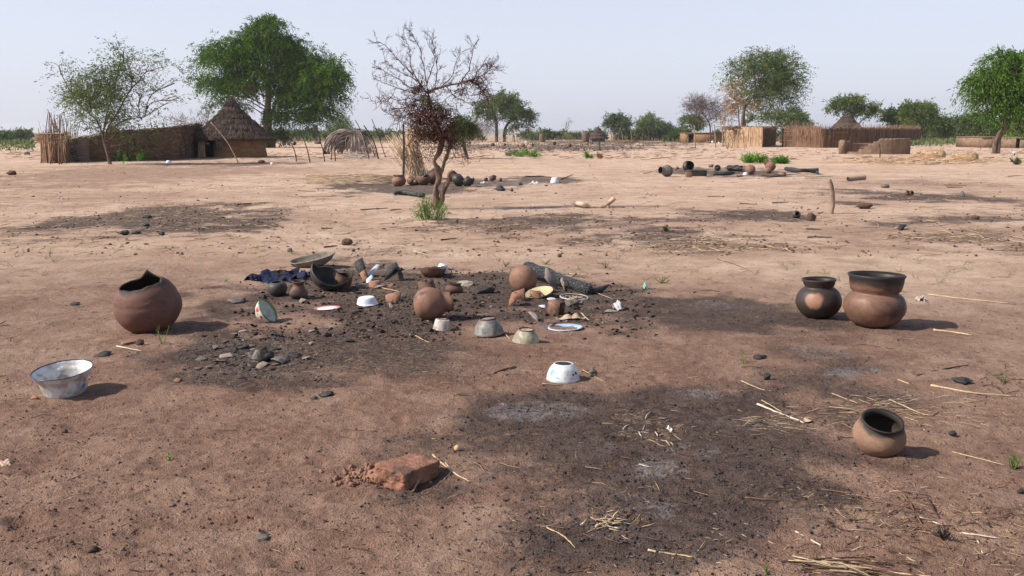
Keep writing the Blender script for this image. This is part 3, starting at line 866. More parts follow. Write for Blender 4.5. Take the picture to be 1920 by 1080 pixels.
pot('clay_pot', 'largest clay pot on the right, with a wide flared collar, brown with sooty flank', 'clay pot', 1637, 611, 56, COLLAR, CL_BIG, rz=0.6, ry=R(1.5), thick=.055)
pot('clay_pot', 'round clay pot half blackened by soot, orange patch, left of the largest pot', 'clay pot', 1534, 595, 42, GLOBE_NECK, CL_SOOT, rz=0, ry=R(-1), thick=.055)
pot('clay_pot', 'small tan pot with a sooty rolled rim tipped towards the viewer, alone at lower right', 'clay pot', 1641, 846, 48, ROLLRIM, CL_TAN, rx=R(20), ry=R(2), rz=0, thick=.07)

# the big jar with a torn mouth
def torn(a):
    d = (a - PI * 0.50 + PI) % (2 * PI) - PI
    return 0.872 + 0.022 * math.cos(a + 0.3) + 0.006 * math.sin(5 * a) + 0.004 * math.sin(11 * a) + 0.095 * math.exp(-abs(d / 0.27) ** 1.3)
JARP = [(0, 0), (.35, .02), (.72, .17), (.97, .56), (1.0, .90), (.93, 1.06), (.955, 1.10), (.92, 1.14), (.83, 1.34), (.68, 1.50), (.60, 1.58), (.60, 1.85)]
pot('broken_jar', 'big broken round clay jar with a torn black mouth and one pointed rim piece', 'jar', 288, 618, 60.5, JARP, CL_JAR, ry=R(-6), rx=R(12), thick=.06, tend=torn, n=90, m=34)

# round pot lying on its side, neck to the right
NECKB = [(0, 0), (.40, .05), (.78, .30), (.99, .78), (.98, 1.16), (.80, 1.62), (.62, 1.82), (.60, 1.90), (.60, 2.20), (.63, 2.42)]
pot('round_pot', 'smooth round terracotta pot lying on its side with its short neck to the right', 'clay pot', 776, 600, 31, NECKB, CL_RED, ry=R(84), rz=R(6), thick=.06, tend=lambda a: 0.97 + 0.02 * math.sin(3 * a))
pot('round_pot', 'round terracotta pot lying beside the near end of the charred log, mouth broken away', 'clay pot', 967, 551, 27, BALL, CL_RED, ry=R(76), rz=R(52), thick=.06, tend=lambda a: 0.92 + 0.05 * math.sin(3 * a + 1))
# small brown broken pots between
pot('broken_pot', 'brown broken pot half behind the terracotta pot that lies on its side', 'clay pot', 806, 566, 17, [(0, 0), (.6, .05), (.95, .5), (1, 1.2), (.9, 2.0), (.82, 2.5)], CL_BRN, ry=R(-14), rx=R(-20), thick=.12, tend=lambda a: 0.90 + 0.06 * math.sin(2 * a + 1))
pot('clay_pot', 'tiny soot black pot on the burnt ground beside the small flared jar', 'clay pot', 522, 555, 18, [(0, 0), (.55, .04), (.92, .4), (1, .85), (.88, 1.25), (.62, 1.42), (.60, 1.46)], CL_BLK, ry=R(-4), rx=R(6), thick=.12)
pot('flared_jar', 'small brown jar with a flared lip beside the soot black little pot', 'jar', 560, 560, 17, [(0, 0), (.6, .05), (.98, .5), (.95, .9), (.62, 1.5), (.55, 1.65), (.62, 1.85), (.76, 2.02), (.80, 2.06)], CL_BRN, rx=R(4), ry=R(2), thick=.10)
pot('clay_pot', 'low brown pot with a black rim in front of the cream enamel lid', 'clay pot', 851, 549, 17, [(0, 0), (.6, .03), (.96, .34), (.94, .66), (.74, .92), (.76, 1.02), (.84, 1.10)], CL_BRN, ry=R(4), rz=1, thick=.09)
# big broken vessel behind: bowl shaped half and a neck lying beside it
pot('broken_pot', 'black inside half of a large broken pot standing open beside the blue cloth', 'clay pot', 612, 541, 36, [(0, 0), (.4, .03), (.78, .25), (.98, .62), (1.02, .95), (.96, 1.3)], CL_BLK, ry=R(14), rx=R(16), rz=R(15), thick=.06,
    tend=lambda a: 0.66 + 0.30 * math.exp(-(((a - 2.9 + PI) % (2 * PI) - PI) / 0.55) ** 2) - 0.06 * math.sin(3 * a), n=60)
pot('pot_neck', 'short brown pot neck lying against the black half pot', 'potsherd', 642, 540, 16, [(.85, 0), (.9, .4), (1.0, 1.0), (.95, 1.5), (1.02, 1.7)], CL_BRN, ry=R(12), rx=R(8), thick=.12, tend=lambda a: 0.93 + .06 * math.sin(2 * a))
pot('broken_bowl', 'half a brown clay bowl standing in the burnt ground before the white cup', 'bowl', 812, 519, 25, [(0, 0), (.5, .03), (.85, .28), (1, .62), (1.04, .8)], CL_BRN, rx=R(-6), ry=R(2), rz=0.5, thick=.08, tend=lambda a: 0.93 + 0.06 * math.sin(a * 2 + .4) + 0.02 * math.sin(7 * a), n=60)

# ------------------------------------------------------------------ enamel ware
E_BASIN = mat_enamel('enamel_basin', (0.58, 0.60, 0.61), (0.24, 0.18, 0.14), g=0.62, rim=(0.02, 0.025, 0.06), rimw=0.035, chips=0.38,
                     decals=(((0.135, -0.06, 0.055), 0.022, (0.05, 0.13, 0.36)), ((0.135, -0.055, 0.09), 0.017, (0.50, 0.17, 0.05)), ((-0.085, -0.125, 0.055), 0.018, (0.05, 0.13, 0.36)), ((-0.10, -0.12, 0.09), 0.012, (0.5, 0.2, 0.06))))
E_WHITE = mat_enamel('enamel_white', (0.66, 0.70, 0.78), (0.42, 0.42, 0.44), g=0.25, chips=0.06)
E_CREAM = mat_enamel('enamel_cream', (0.40, 0.37, 0.27), (0.17, 0.14, 0.11), g=0.9, chips=0.28, rough=0.45)
E_GREY = mat_enamel('enamel_sooted', (0.27, 0.265, 0.25), (0.08, 0.075, 0.07), g=0.95, chips=0.2, rough=0.4)
E_CHIP = mat_enamel('enamel_chipped', (0.50, 0.47, 0.43), (0.24, 0.15, 0.12), g=0.75, chips=0.55, chipcol=(0.12, 0.06, 0.045))
E_YEL = mat_enamel('enamel_yellow', (0.50, 0.44, 0.26), (0.30, 0.24, 0.16), g=0.6, chips=0.18)
E_PLBLUE = mat_enamel('enamel_blue_plate', (0.50, 0.52, 0.56), (0.24, 0.19, 0.17), g=0.5, chips=0.1)
E_BLUE = mat_enamel('enamel_light_blue', (0.20, 0.36, 0.60), (0.45, 0.47, 0.52), g=0.75, chips=0.1)
E_RED = mat_enamel('enamel_red_rim', (0.50, 0.13, 0.09), (0.58, 0.40, 0.36), g=0.2, chips=0.1)
E_FLOWER = mat_enamel('enamel_flower_bowl', (0.58, 0.60, 0.55), (0.30, 0.27, 0.22), g=0.45, rim=(0.13, 0.27, 0.07), rimw=0.16, chips=0.1,
                      decals=(((-0.045, -0.10, 0.058), 0.027, (0.50, 0.035, 0.03)), ((-0.02, -0.10, 0.035), 0.018, (0.10, 0.03, 0.02)), ((-0.075, -0.09, 0.06), 0.014, (0.10, 0.30, 0.05)), ((0.03, -0.105, 0.055), 0.020, (0.45, 0.05, 0.04))))
E_WBLUE = mat_enamel('enamel_white_blue', (0.60, 0.63, 0.66), (0.28, 0.20, 0.16), g=0.45, chips=0.36, decals=(((-0.06, -0.05, 0.06), 0.026, (0.16, 0.38, 0.66)), ((-0.04, -0.075, 0.03), 0.020, (0.20, 0.42, 0.68)), ((0.055, -0.075, 0.055), 0.011, (0.02, 0.02, 0.03)), ((0.075, -0.055, 0.06), 0.013, (0.02, 0.02, 0.03)), ((0.028, -0.086, 0.05), 0.008, (0.02, 0.02, 0.03))))
BLUELINE = mat_plain('blue_black_edge', (0.012, 0.016, 0.05), (0.04, 0.05, 0.10), rough=0.3, spec=0.5, bump=0.1)
RUST = mat_plain('rusty_tin', (0.10, 0.045, 0.03), (0.25, 0.13, 0.08), sc=18, rough=0.7, c3=(0.42, 0.30, 0.22), spec=0.4)

def ring(mb, r, z, t, n=48, tint=.5):
    a = np.linspace(0, 2 * PI, n, endpoint=False)
    pts = np.stack([r * np.cos(a), r * np.sin(a), z + 0 * a], -1)
    V = []
    for k in range(6):
        b = k * PI / 3
        V.append(np.stack([(r + t * math.cos(b)) * np.cos(a), (r + t * math.cos(b)) * np.sin(a), z + t * math.sin(b) + 0 * a], -1))
    V = np.stack(V, 1).reshape(-1, 3)
    mb.add(V, [grid_faces(n, 6, True), np.stack([(n - 1) * 6 + np.arange(6), (n - 1) * 6 + (np.arange(6) + 1) % 6, (np.arange(6) + 1) % 6, np.arange(6)], -1)], tint)

# basin: body + dark blue rim line
s = mscale(122, 735)
t = thing('enamel_basin', 'chipped white enamel basin with a dark blue rim, standing alone at the far left', 'basin')
mb = MB(); Rb = 54.0 * s
lathe(mb, [(0, 0), (.30 * Rb, 0), (.60 * Rb, .01 * Rb), (.68 * Rb, .08 * Rb), (.80 * Rb, .52 * Rb), (.85 * Rb, .66 * Rb), (.90 * Rb, .67 * Rb), (.955 * Rb, .80 * Rb), (1.0 * Rb, .87 * Rb)], n=64, thick=.012 * Rb, wob=0.02, seed=4)
mb.build('basin_body', E_BASIN, t)
mb = MB(); ring(mb, 1.0 * Rb, .87 * Rb, .014 * Rb, 64); mb.build('rim', BLUELINE, t)
rest(t, 125, 738, rz=0.2, rx=R(7), ry=R(-5), sink=0.012)

DISHP = [(0, 0), (.45, 0), (.62, .04), (.80, .34), (.86, .40), (1.0, .44)]
def bowl_thing(name, label, cat, px, py, rpx, prof, mat, rimmat=None, flip=False, rx=0, ry=0, rz=0, thick=.03, tend=None, base=None, sink=0.006, rimt=0.02, group=None, n=48):
    s = mscale(px, py) * rpx
    t = thing(name, label, cat, group=group)
    mb = MB(); pr = [(a * s, b * s) for a, b in prof]
    H = max(b for a, b in pr)
    lathe(mb, pr, n=n, thick=thick * s, tend=tend, wob=0.012, seed=int(px))
    if flip:
        for v in mb.v: v[:, 2] = H - v[:, 2]; v[:, 1] *= -1
    mb.build('bowl_body' if cat in ('bowl', 'cup') else 'dish_body', mat, t)
    if rimmat is not None:
        mb = MB(); ring(mb, pr[-1][0], (0 if flip else pr[-1][1]), rimt * s); mb.build('rim', rimmat, t)
    if base is not None:
        mb = MB(); lathe(mb, [(.40 * s * base[0], 0), (.42 * s * base[0], .10 * s)], n=36, thick=.04 * s)
        if flip:
            for v in mb.v: v[:, 2] = H + .09 * s - v[:, 2]; v[:, 1] *= -1
        mb.build('foot_ring', base[1], t)
    return rest(t, px, py, rz, rx, ry, sink)

BOWLP = [(0, 0), (.42, 0), (.50, .04), (.78, .34), (.94, .68), (1.0, .92)]
CUPP = [(0, 0), (.66, 0), (.76, .05), (.86, .5), (.95, 1.05), (1.0, 1.12)]
bowl_thing('enamel_bowl', 'clean white enamel bowl upside down on the burnt ground', 'bowl', 688, 571, 22, [(0, 0), (.55, 0), (.72, .12), (.84, .50), (.88, .58), (1.0, .66)], E_WHITE, flip=True, ry=R(-3), rz=.3)
bowl_thing('enamel_cup', 'small chipped whitish enamel cup upside down, between the terracotta pot and the grey bowl', 'cup', 828, 619, 17.5, CUPP, E_CHIP, flip=True, ry=R(5), rx=R(4), rz=1, base=(1.3, RUST))
bowl_thing('enamel_bowl', 'sooty grey enamel bowl upside down with a brown foot, beside the yellowish cream one', 'bowl', 917, 627, 28.5, [(0, 0), (.52, 0), (.60, .06), (.82, .42), (.96, .80), (1.0, 1.0)], E_GREY, flip=True, ry=R(-5), rz=.4, base=(1.35, CL_BRN))
bowl_thing('enamel_bowl', 'yellowish cream enamel bowl upside down with rusty foot, nearest of the row of upturned bowls', 'bowl', 986, 641, 26, [(0, 0), (.52, 0), (.62, .06), (.84, .42), (.96, .74), (1.0, .86)], E_CREAM, flip=True, ry=R(-4), rz=2.2, base=(1.35, RUST))
# the white and blue one has lost its bottom
bowl_thing('enamel_bowl', 'upturned white enamel bowl with blue flecks, its bottom rusted out, in front of the others', 'bowl', 1056, 714, 32, [(.50, 0.02), (.56, .02), (.80, .30), (.94, .66), (1.0, 1.02)], E_WBLUE, rimmat=None, flip=True, ry=R(1), rz=0.0, n=60)
bowl_thing('enamel_bowl', 'green rimmed enamel bowl with a red flower tipped up on its edge', 'bowl', 486, 603, 25, [(0, 0), (.40, 0), (.46, .06), (.50, .10), (.78, .36), (.94, .68), (1.0, .90)], E_FLOWER, rimmat=BLUELINE, ry=R(58), rx=R(0), rz=R(-12), base=(1.0, E_WHITE))
bowl_thing('small_lid', 'small white enamel lid lying just right of the flowered bowl', 'lid', 509, 587, 8, [(0, 0), (.3, 0), (.7, .2), (1, .45)], E_WHITE, flip=True, thick=.06)
t = bowl_thing('enamel_plate', 'white enamel plate with a red rim lying flat left of the upturned white bowl', 'plate', 614, 579, 24, [(0, .02), (.6, .0), (.78, .06), (.9, .12), (1.0, .14)], E_RED, rimmat=None, ry=R(-2), sink=.01)
s = mscale(614, 579) * 24
mb = MB(); lathe(mb, [(0, .19 * s), (.3 * s, .175 * s), (.74 * s, .135 * s), (.80 * s, .10 * s)], n=40, thick=.02 * s, inner=False)
mb.build('white_centre', E_WHITE, t)
bowl_thing('enamel_plate', 'cream enamel lid with stained middle lying behind the low black rimmed pot', 'plate', 869, 534, 19, [(0, 0.0), (.5, .01), (.8, .14), (1.0, .22)], E_CREAM, flip=True, ry=R(-4), rx=R(10))
t = bowl_thing('enamel_plate', 'blue rimmed enamel plate full of dirt lying in front of the rusty tin box', 'plate', 1060, 616, 32, [(0, .02), (.6, .0), (.74, .06), (.84, .13), (1.0, .17)], E_BLUE, rimmat=E_WHITE, ry=R(-2), sink=.012)
s = mscale(1060, 616) * 33
mb = MB(); lathe(mb, [(0, .07 * s), (.3 * s, .068 * s), (.73 * s, .060 * s)], n=40, thick=.02 * s, inner=False); mb.build('dirt', SOIL, t)
bowl_thing('enamel_plate', 'yellow enamel dish tilted up against broken clay beside the terracotta pot', 'plate', 1012, 556, 27, [(0, .02), (.6, .0), (.80, .08), (1.0, .17)], E_YEL, rimmat=SHERD_G, rx=R(12), ry=R(-13), rimt=.035)
t = bowl_thing('enamel_plate', 'dark enamel plate with pale edge holding yellow husks, below the charred log', 'plate', 1076, 560, 26, [(0, .02), (.6, .0), (.80, .08), (1.0, .17)], CL_BLK, rimmat=E_PLBLUE, rx=R(3), ry=R(3), rimt=.045, sink=.012)
s = mscale(1076, 560) * 26
mb = MB()
for i in range(60):
    a, q = random.uniform(0, 2 * PI), random.uniform(0, .72) ** .7
    blob(mb, (q * math.cos(a) * s, q * math.sin(a) * s, .10 * s + random.uniform(0, .03) * s), (.085 * s, .05 * s, .04 * s), n=5, seed=i, tint=random.random())
h = mb.build('husks', STRAW, t); tag(h, kind='stuff')
# white cup hanging out of the half bowl, with handle
s = mscale(828, 512) * 11
t = thing('enamel_cup', 'little white enamel cup with handle, upside down behind the half clay bowl', 'cup')
mb = MB(); lathe(mb, [(0, 0), (.55 * s, 0), (.75 * s, .12 * s), (.95 * s, .8 * s), (1.0 * s, 1.5 * s)], n=32, thick=.05 * s)
for v in mb.v: v[:, 2] = 1.5 * s - v[:, 2]; v[:, 1] *= -1
mb.build('cup_body', E_WHITE, t)
mb = MB(); tube(mb, smooth_path([(.9 * s, 0, 1.1 * s), (1.4 * s, 0, .9 * s), (1.6 * s, 0, .45 * s), (1.25 * s, 0, .1 * s), (1.0 * s, 0, .2 * s)]), .09 * s, n=6); mb.build('handle', SHERD_G, t)
rest(t, 828, 514, rz=-.2, ry=R(16), rx=R(-10))

# ------------------------------------------------------------------ rusty tin box, open on the right hand side
s = mscale(1041, 592)
t = thing('tin_box', 'rusty square tin box lying open towards the right in the burnt patch', 'box')
w, d, h_ = 26 * s, 20 * s, 27 * s; th = 0.0025
for nm, b in (('side_panel', (0, w, 0, th, th, h_ - th)), ('side_panel', (0, w, d - th, d, th, h_ - th)), ('side_panel', (0, w, 0, d, h_ - th, h_)), ('side_panel', (0, w, 0, d, 0, th)), ('back_panel', (-th, 0, 0, d, 0, h_))):
    V, F = box_v(b[0] - w / 2, b[1] - w / 2, b[2] - d / 2, b[3] - d / 2, b[4], b[5])
    mesh_obj(nm, V, F, RUST, t, False)
rest(t, 1041, 590, rz=R(-34), rx=R(-4), ry=R(6), sink=.014)

# ------------------------------------------------------------------ charred log and its splinter
def log_obj(name, label, cat, pts, radii, mat, rough=.3, n=14, sub=6, freq=9, seed=1, group=None, ends=True):
    p = smooth_path(pts, sub); rr = np.interp(np.linspace(0, 1, len(p)), np.linspace(0, 1, len(radii)), radii)
    if ends: rr = rr.copy(); rr[0] *= .75; rr[-1] *= .6
    mb = MB(); tube(mb, p, rr, n=n, rough=rough, seed=seed, freq=freq)
    base = p.mean(0); base[2] = float(gh(base[0], base[1]))
    o = mb.build(name, mat, None, True, tuple(base))
    return tag(o, label, cat, group)
M_CHARLOG = None
m = NT('charred_wood'); o_ = m.coord()
vv = m.voronoi(m.mapping(o_, (.45, 1.3, 1.3), (0, 0, .5)), 22, 'DISTANCE_TO_EDGE'); n1 = m.noise(o_, 30, 5, .65)
cc = m.mix(m.ramp(n1, .35, .75), (0.014, 0.014, 0.015), (0.080, 0.081, 0.088)); cc = m.mix(m.ramp(vv, .06, .0, 0, .6), cc, (0.006, 0.006, 0.006))
M_CHARLOG = m.finish(m.bsdf(cc, .55, m.bump(m.math('ADD', m.ramp(vv, 0, .2), m.math('MULTIPLY', n1, .5)), 1.0, .02), .5))
a, b = G(985, 520), G(1108, 552); s = mscale(1040, 540)
log_obj('charred_log', 'thick charred black log lying across the back of the pot group', 'log',
        [a + Vector((0, 0, .115)), a.lerp(b, .4) + Vector((0, 0, .095)), b + Vector((0, 0, .045))], [.062, .068, .064, .062, .060, .050], M_CHARLOG, rough=.20, sub=16, n=22, freq=6, seed=3)
a, b = G(1098, 552), G(1142, 545)
log_obj('charred_splinter', 'flat charred splinter with a raised tip at the right end of the charred log', 'wood piece', [a + Vector((0, 0, .02)), a.lerp(b, .6) + Vector((0, 0, .03)), b + Vector((0, 0, .07))], [.03, .028, .012], CHAR, rough=.3, sub=6)
a, b = G(895, 551), G(926, 548)
log_obj('charcoal_lump', 'charcoal stump with a knobbly end between the black rimmed pot and the terracotta pot', 'charcoal', [a + Vector((0, 0, .012)), a.lerp(b, .6) + Vector((0, 0, .022)), b + Vector((0, 0, .035))], [.012, .022, .04, .03], CHAR, rough=.5, sub=6, freq=25)

# ------------------------------------------------------------------ blue cloth
s = mscale(520, 518)
n = 64
u, v = np.meshgrid(np.linspace(-1, 1, n), np.linspace(-1, 1, n), indexing='ij')
cx = u * 59 * s * (1 + .12 * fbm(v * 2, u * 2, s=3)); cy = v * .40 * (1 + .35 * fbm(u * 2.4, v * 1.3, s=7)) + .05 * u
r1 = fbm(u * 2.2 + v, v * 2.0, o=3, s=13); ridge = np.clip(1 - np.abs(fbm(u * 2.0 + 4, v * 1.3 - u * .6, o=2, s=17)), 0, 1) ** 2.2
edge = np.clip((1 - np.maximum(np.abs(u), np.abs(v))) * 5, 0, 1)
cz = .004 + (0.012 + .075 * ridge + .018 * r1) * (edge * .8 + .2) * (1.0 - .35 * u * 0) 
V = np.stack([cx, cy, np.maximum(cz, .003)], -1).reshape(-1, 3)
sel = (np.sqrt(u ** 2 + v ** 2) + .22 * fbm(u * 3, v * 3, s=23)) < 1.0
F = grid_faces(n, n); sf = sel.ravel(); F = F[sf[F].all(1)]
used_v = np.unique(F); rem = np.full(n * n, -1); rem[used_v] = np.arange(len(used_v))
M_CLOTH = mat_plain('dark_blue_cloth', (0.010, 0.013, 0.030), (0.030, 0.040, 0.095), sc=16, rough=.9, bump=.6, bd=.006, c3=(0.03, 0.022, 0.02))
c = mesh_obj('blue_cloth', V[used_v], [rem[F]], M_CLOTH)
md = c.modifiers.new('thickness', 'SOLIDIFY'); md.thickness = .004
tag(c, 'crumpled dark blue cloth dropped on the sand at the edge of the burnt ground', 'cloth'); rest(c, 520, 522, rz=R(8), sink=.0)

# ------------------------------------------------------------------ shallow dish tilted up, with the grinding stone in it
s = mscale(586, 498)
DISH = mat_plain('stone_dish', (0.13, 0.115, 0.10), (0.24, 0.205, 0.175), sc=18, rough=.85, bump=.8)
mb = MB(); Rd = 44 * s
lathe(mb, [(0, 0), (.45 * Rd, .02 * Rd), (.82 * Rd, .18 * Rd), (1.0 * Rd, .40 * Rd)], n=56, thick=.055 * Rd, wob=.06, seed=5)
for v_ in mb.v: v_[:, 1] *= .62
d_ = mb.build('shallow_dish', DISH); tag(d_, 'long shallow grey dish tilted up behind the blue cloth', 'dish')
rest(d_, 588, 499, rz=R(-4), ry=R(-11), rx=R(9), sink=.03)
mb = MB(); blob(mb, (0, 0, 0), (.085, .05, .030), n=14, m=10, rough=.12, seed=6)
g_ = mb.build('grinding_stone', mat_plain('grinding_stone', (0.17, 0.12, 0.09), (0.27, 0.19, 0.15), sc=20, rough=.9)); tag(g_, 'smooth oval grinding stone lying in the tilted shallow dish', 'stone')
bpy.context.view_layer.update()
g_.location = d_.matrix_world @ Vector((-.07, .0, .045)); g_.rotation_euler = (R(8), R(-14), R(4))

# ------------------------------------------------------------------ brick, broken at one end
s = mscale(765, 905)
M_BRICK = mat_plain('mud_brick', (0.20, 0.098, 0.066), (0.33, 0.170, 0.115), sc=14, rough=.95, bump=1.0, bd=.012, c3=(0.115, 0.075, 0.062))
def clod_box(name, dims, mat, seed, k=14, am=.10, tex=1.0, parent=None, smooth=True):
    L = np.linspace(-1, 1, k)
    mb = MB(); 
    for ax in range(3):
        for sg in (-1, 1):
            A, B = np.meshgrid(L, L, indexing='ij'); C = np.full_like(A, sg)
            q = [None] * 3; q[ax] = C; q[(ax + 1) % 3] = A; q[(ax + 2) % 3] = B
            V = np.stack(q, -1).reshape(-1, 3)
            V = np.sign(V) * (1 - (1 - np.abs(V)) ** 1.0)
            nrm = (np.abs(V) ** 14).sum(1, keepdims=True) ** (1 / 14.); V = V / nrm
            V = V * (np.array(dims) / 2)
            q_ = V / max(dims) * 3 * tex
            V = V * (1 + am * fbm(q_[:, 0] + seed, q_[:, 1], q_[:, 2], o=4, s=seed))[:, None]
            f = grid_faces(k, k); mb.add(V, [f if sg > 0 else f[:, ::-1]])
    return mb.build(name, mat, parent, smooth)
b = clod_box('mud_brick', (.185, .285, .095), M_BRICK, 4, k=36, am=.075, tex=2.2); tag(b, 'reddish mud brick with crumbled edges lying in the foreground', 'brick')
rest(b, 765, 900, rz=R(-33), ry=R(3), rx=R(-3), sink=.018)
mb = MB()
for i in range(420):
    q = random.random() ** .7
    g = G(702 + random.gauss(0, 34), 893 + random.gauss(0, 8)); z_ = .03 * math.exp(-((g.x - G(705, 893).x) / .07) ** 2)
    rr = .003 + .016 * random.random() ** 3; blob(mb, (g.x, g.y, g.z + z_ * random.random() + rr * .2), rr * .8, n=5, m=4, rough=.6, seed=i, tint=random.uniform(.4, 1))
blob(mb, G(712, 893) + Vector((0, 0, -.004)), (.09, .07, .038), n=18, rough=.22, freq=2.5, seed=9, tint=.8)
blob(mb, G(680, 889) + Vector((0, 0, -.006)), (.06, .05, .022), n=14, rough=.3, freq=2.5, seed=12, tint=.7)
e = mb.build('crumbled_earth', mat_plain('brick_crumbs', (0.17, 0.090, 0.063), (0.30, 0.170, 0.120), tinted=True, sc=40, bump=.8), smooth=False); tag(e, 'heap of reddish crumbs broken off the mud brick', kind='stuff')

# ------------------------------------------------------------------ loose stones and small finds
STONE_B = mat_plain('brown_stone', (0.07, 0.045, 0.035), (0.155, 0.10, 0.078), sc=22, rough=.9, bump=.9)
STONE_G = mat_plain('grey_stone', (0.11, 0.10, 0.095), (0.22, 0.19, 0.17), sc=22, rough=.9)
def stone(name, label, px, py, wpx, hpx, mat, seed=1, rz=0, cat='stone', group=None, rough=.28):
    s = mscale(px, py); mb = MB(); blob(mb, (0, 0, 0), (wpx * s / 2, wpx * s / 2 * .8, hpx * s / 2 * 1.1), n=16, m=11, rough=rough, seed=seed, freq=1.8)
    o = mb.build(name, mat); tag(o, label, cat, group); return rest(o, px, py, rz, sink=hpx * s * .18)
stone('stone', 'dark brown lump on the sand above the pot group', 651, 459, 21, 13, STONE_B, 3)
stone('stone', 'small pale brown stone near the tilted dish', 543, 472, 10, 8, STONE_G, 4)
stone('stone', 'dark little clod on the sand right of the pot group', 1049, 482, 9, 7, STONE_B, 5)
stone('fruit_pit', 'small yellowish round fruit on the dark soil above the brick', 857, 846, 11, 11, mat_plain('dry_fruit', (0.50, 0.33, 0.17), (0.62, 0.45, 0.26), sc=30, rough=.6), 6, cat='fruit', rough=.06)
stone('charcoal_lump', 'burnt black lump in front of the scattered sherds', 612, 742, 26, 8, CHAR, 7, cat='charcoal', rough=.5)
stone('charcoal_lump', 'burnt black lump just left of the other near the scattered sherds', 590, 748, 13, 5, CHAR, 17, cat='charcoal', rough=.5)
stone('charcoal_lump', 'pair of charcoal knobs on bare soil right of the front burnt patch', 1424, 672, 20, 8, CHAR, 8, cat='charcoal', rough=.5)
stone('charcoal_lump', 'upright charcoal knob near the grass shoot', 1438, 712, 13, 13, CHAR, 9, cat='charcoal', rough=.5)
stone('charcoal_lump', 'dark lump of charcoal near the pale ash spots', 1803, 718, 30, 10, CHAR, 10, cat='charcoal', rough=.5)
stone('stone', 'black pebble right of the small tan pot', 1786, 816, 14, 9, CHAR, 11)
stone('stone', 'black pebble at the right edge, below the grass tuft', 1913, 925, 13, 9, CHAR, 12)
stone('stone', 'round clod of earth in front of the sherd below the big broken jar', 263, 646, 14, 11, STONE_B, 13)
stone('stone', 'dark stone at the upper left among litter', 22, 328, 18, 9, STONE_B, 14)
stone('stone', 'dark clod on the soil near the bottom left corner', 172, 1034, 24, 12, STONE_B, 15)
stone('stone', 'small dark clod below the white basin', 121, 811, 12, 8, STONE_B, 16)
stone('burnt_block', 'burnt black block standing among the scattered sherds', 497, 676, 27, 30, SHERD_K, 21, cat='stone', rough=.5)
stone('rag_knot', 'dry curled leaf beside the white and blue bowl', 1111, 706, 16, 12, STONE_G, 23, cat='leaf', rough=.6)

# flat slabs / bigger potsherds, each its own: px, py, length px, depth factor, material, tilt, label
RS = np.random.default_rng(3)
def sherd(px, py, L, W, mat, label, tilt=(0, 0), rz=None, curve=.06, group=None, name='potsherd', cat='potsherd', sink=.004, lift=0, th=.0045):
    s = mscale(px, py); V, F = shard_mesh(RS, L * s, W * s, th, curve * L * s * .5)
    o = mesh_obj(name, V, F, mat, None, False); tag(o, label, cat, group)
    rest(o, px, py, RS.uniform(0, 6.28) * 0 + (RS.normal(0, .3) if rz is None else rz), R(abs(tilt[0])), R(tilt[1]), sink)
    o.location.z += lift
    return o
sherd(443, 566, 38, 52, SHERD_G, 'flat dark grey slab of pottery lying left of the little black pot', (4, -2), curve=.08, th=.02)
sherd(247, 645, 40, 44, SHERD_R, 'brown sherd standing out of the soil just below the big broken jar', (14, 6))
sherd(193, 666, 40, 36, SHERD_K, 'long curved black rim sherd between the broken jar and the basin', (8, 0), curve=.3)
sherd(140, 571, 30, 30, SHERD_K, 'narrow black sherd on the sand left of the big broken jar', (4, -6), curve=.2)
sherd(3, 610, 16, 26, SHERD_K, 'black sherd cut by the left edge of the picture', (10, -25))
sherd(68, 746, 20, 34, SHERD_R, 'reddish sherd at the foot of the white basin', (6, -14))
sherd(492, 1009, 36, 36, SHERD_G, 'triangular dark grey sherd alone on the soil at the bottom left', (6, -6), curve=.12)
sherd(155, 575, 11, 14, CHAR, 'bit of charcoal beside the narrow black sherd', (0, 0))
sherd(425, 668, 38, 34, SHERD_P, 'largest pale grey sherd lying flat on the scatter of sherds', (8, -3), curve=.14)
sherd(484, 677, 22, 34, SHERD_P, 'light sherd leaning against the burnt block', (-62, 8), curve=.1, rz=.2)
sherd(493, 688, 27, 40, SHERD_P, 'light sherd lying in front of the burnt block', (8, 5), curve=.1)
sherd(378, 675, 26, 34, SHERD_G, 'grey sherd at the left end of the scatter of sherds', (10, -4))
sherd(554, 670, 34, 26, SHERD_K, 'black curved sherd at the right end of the scatter of sherds', (14, 8), curve=.3)
sherd(525, 679, 44, 40, SHERD_G, 'pointed curled piece of rusty brown metal right of the burnt block', (4, 0), curve=.35)
sherd(446, 704, 24, 26, SHERD_G, 'grey oval sherd lying in front of the scatter', (2, 0))
sherd(585, 646, 14, 20, SHERD_P, 'small whitish chip right behind the scatter of sherds', (10, 10))
sherd(697, 621, 18, 18, SHERD_G, 'small grey sherd on the burnt soil below the upturned white bowl', (4, 8))
sherd(655, 640, 26, 24, SHERD_K, 'black curved sherd on the burnt soil left of the upturned cup', (4, 8), curve=.3)
sherd(333, 716, 13, 22, SHERD_R, 'small red brown sherd below the scatter of sherds', (24, 8))
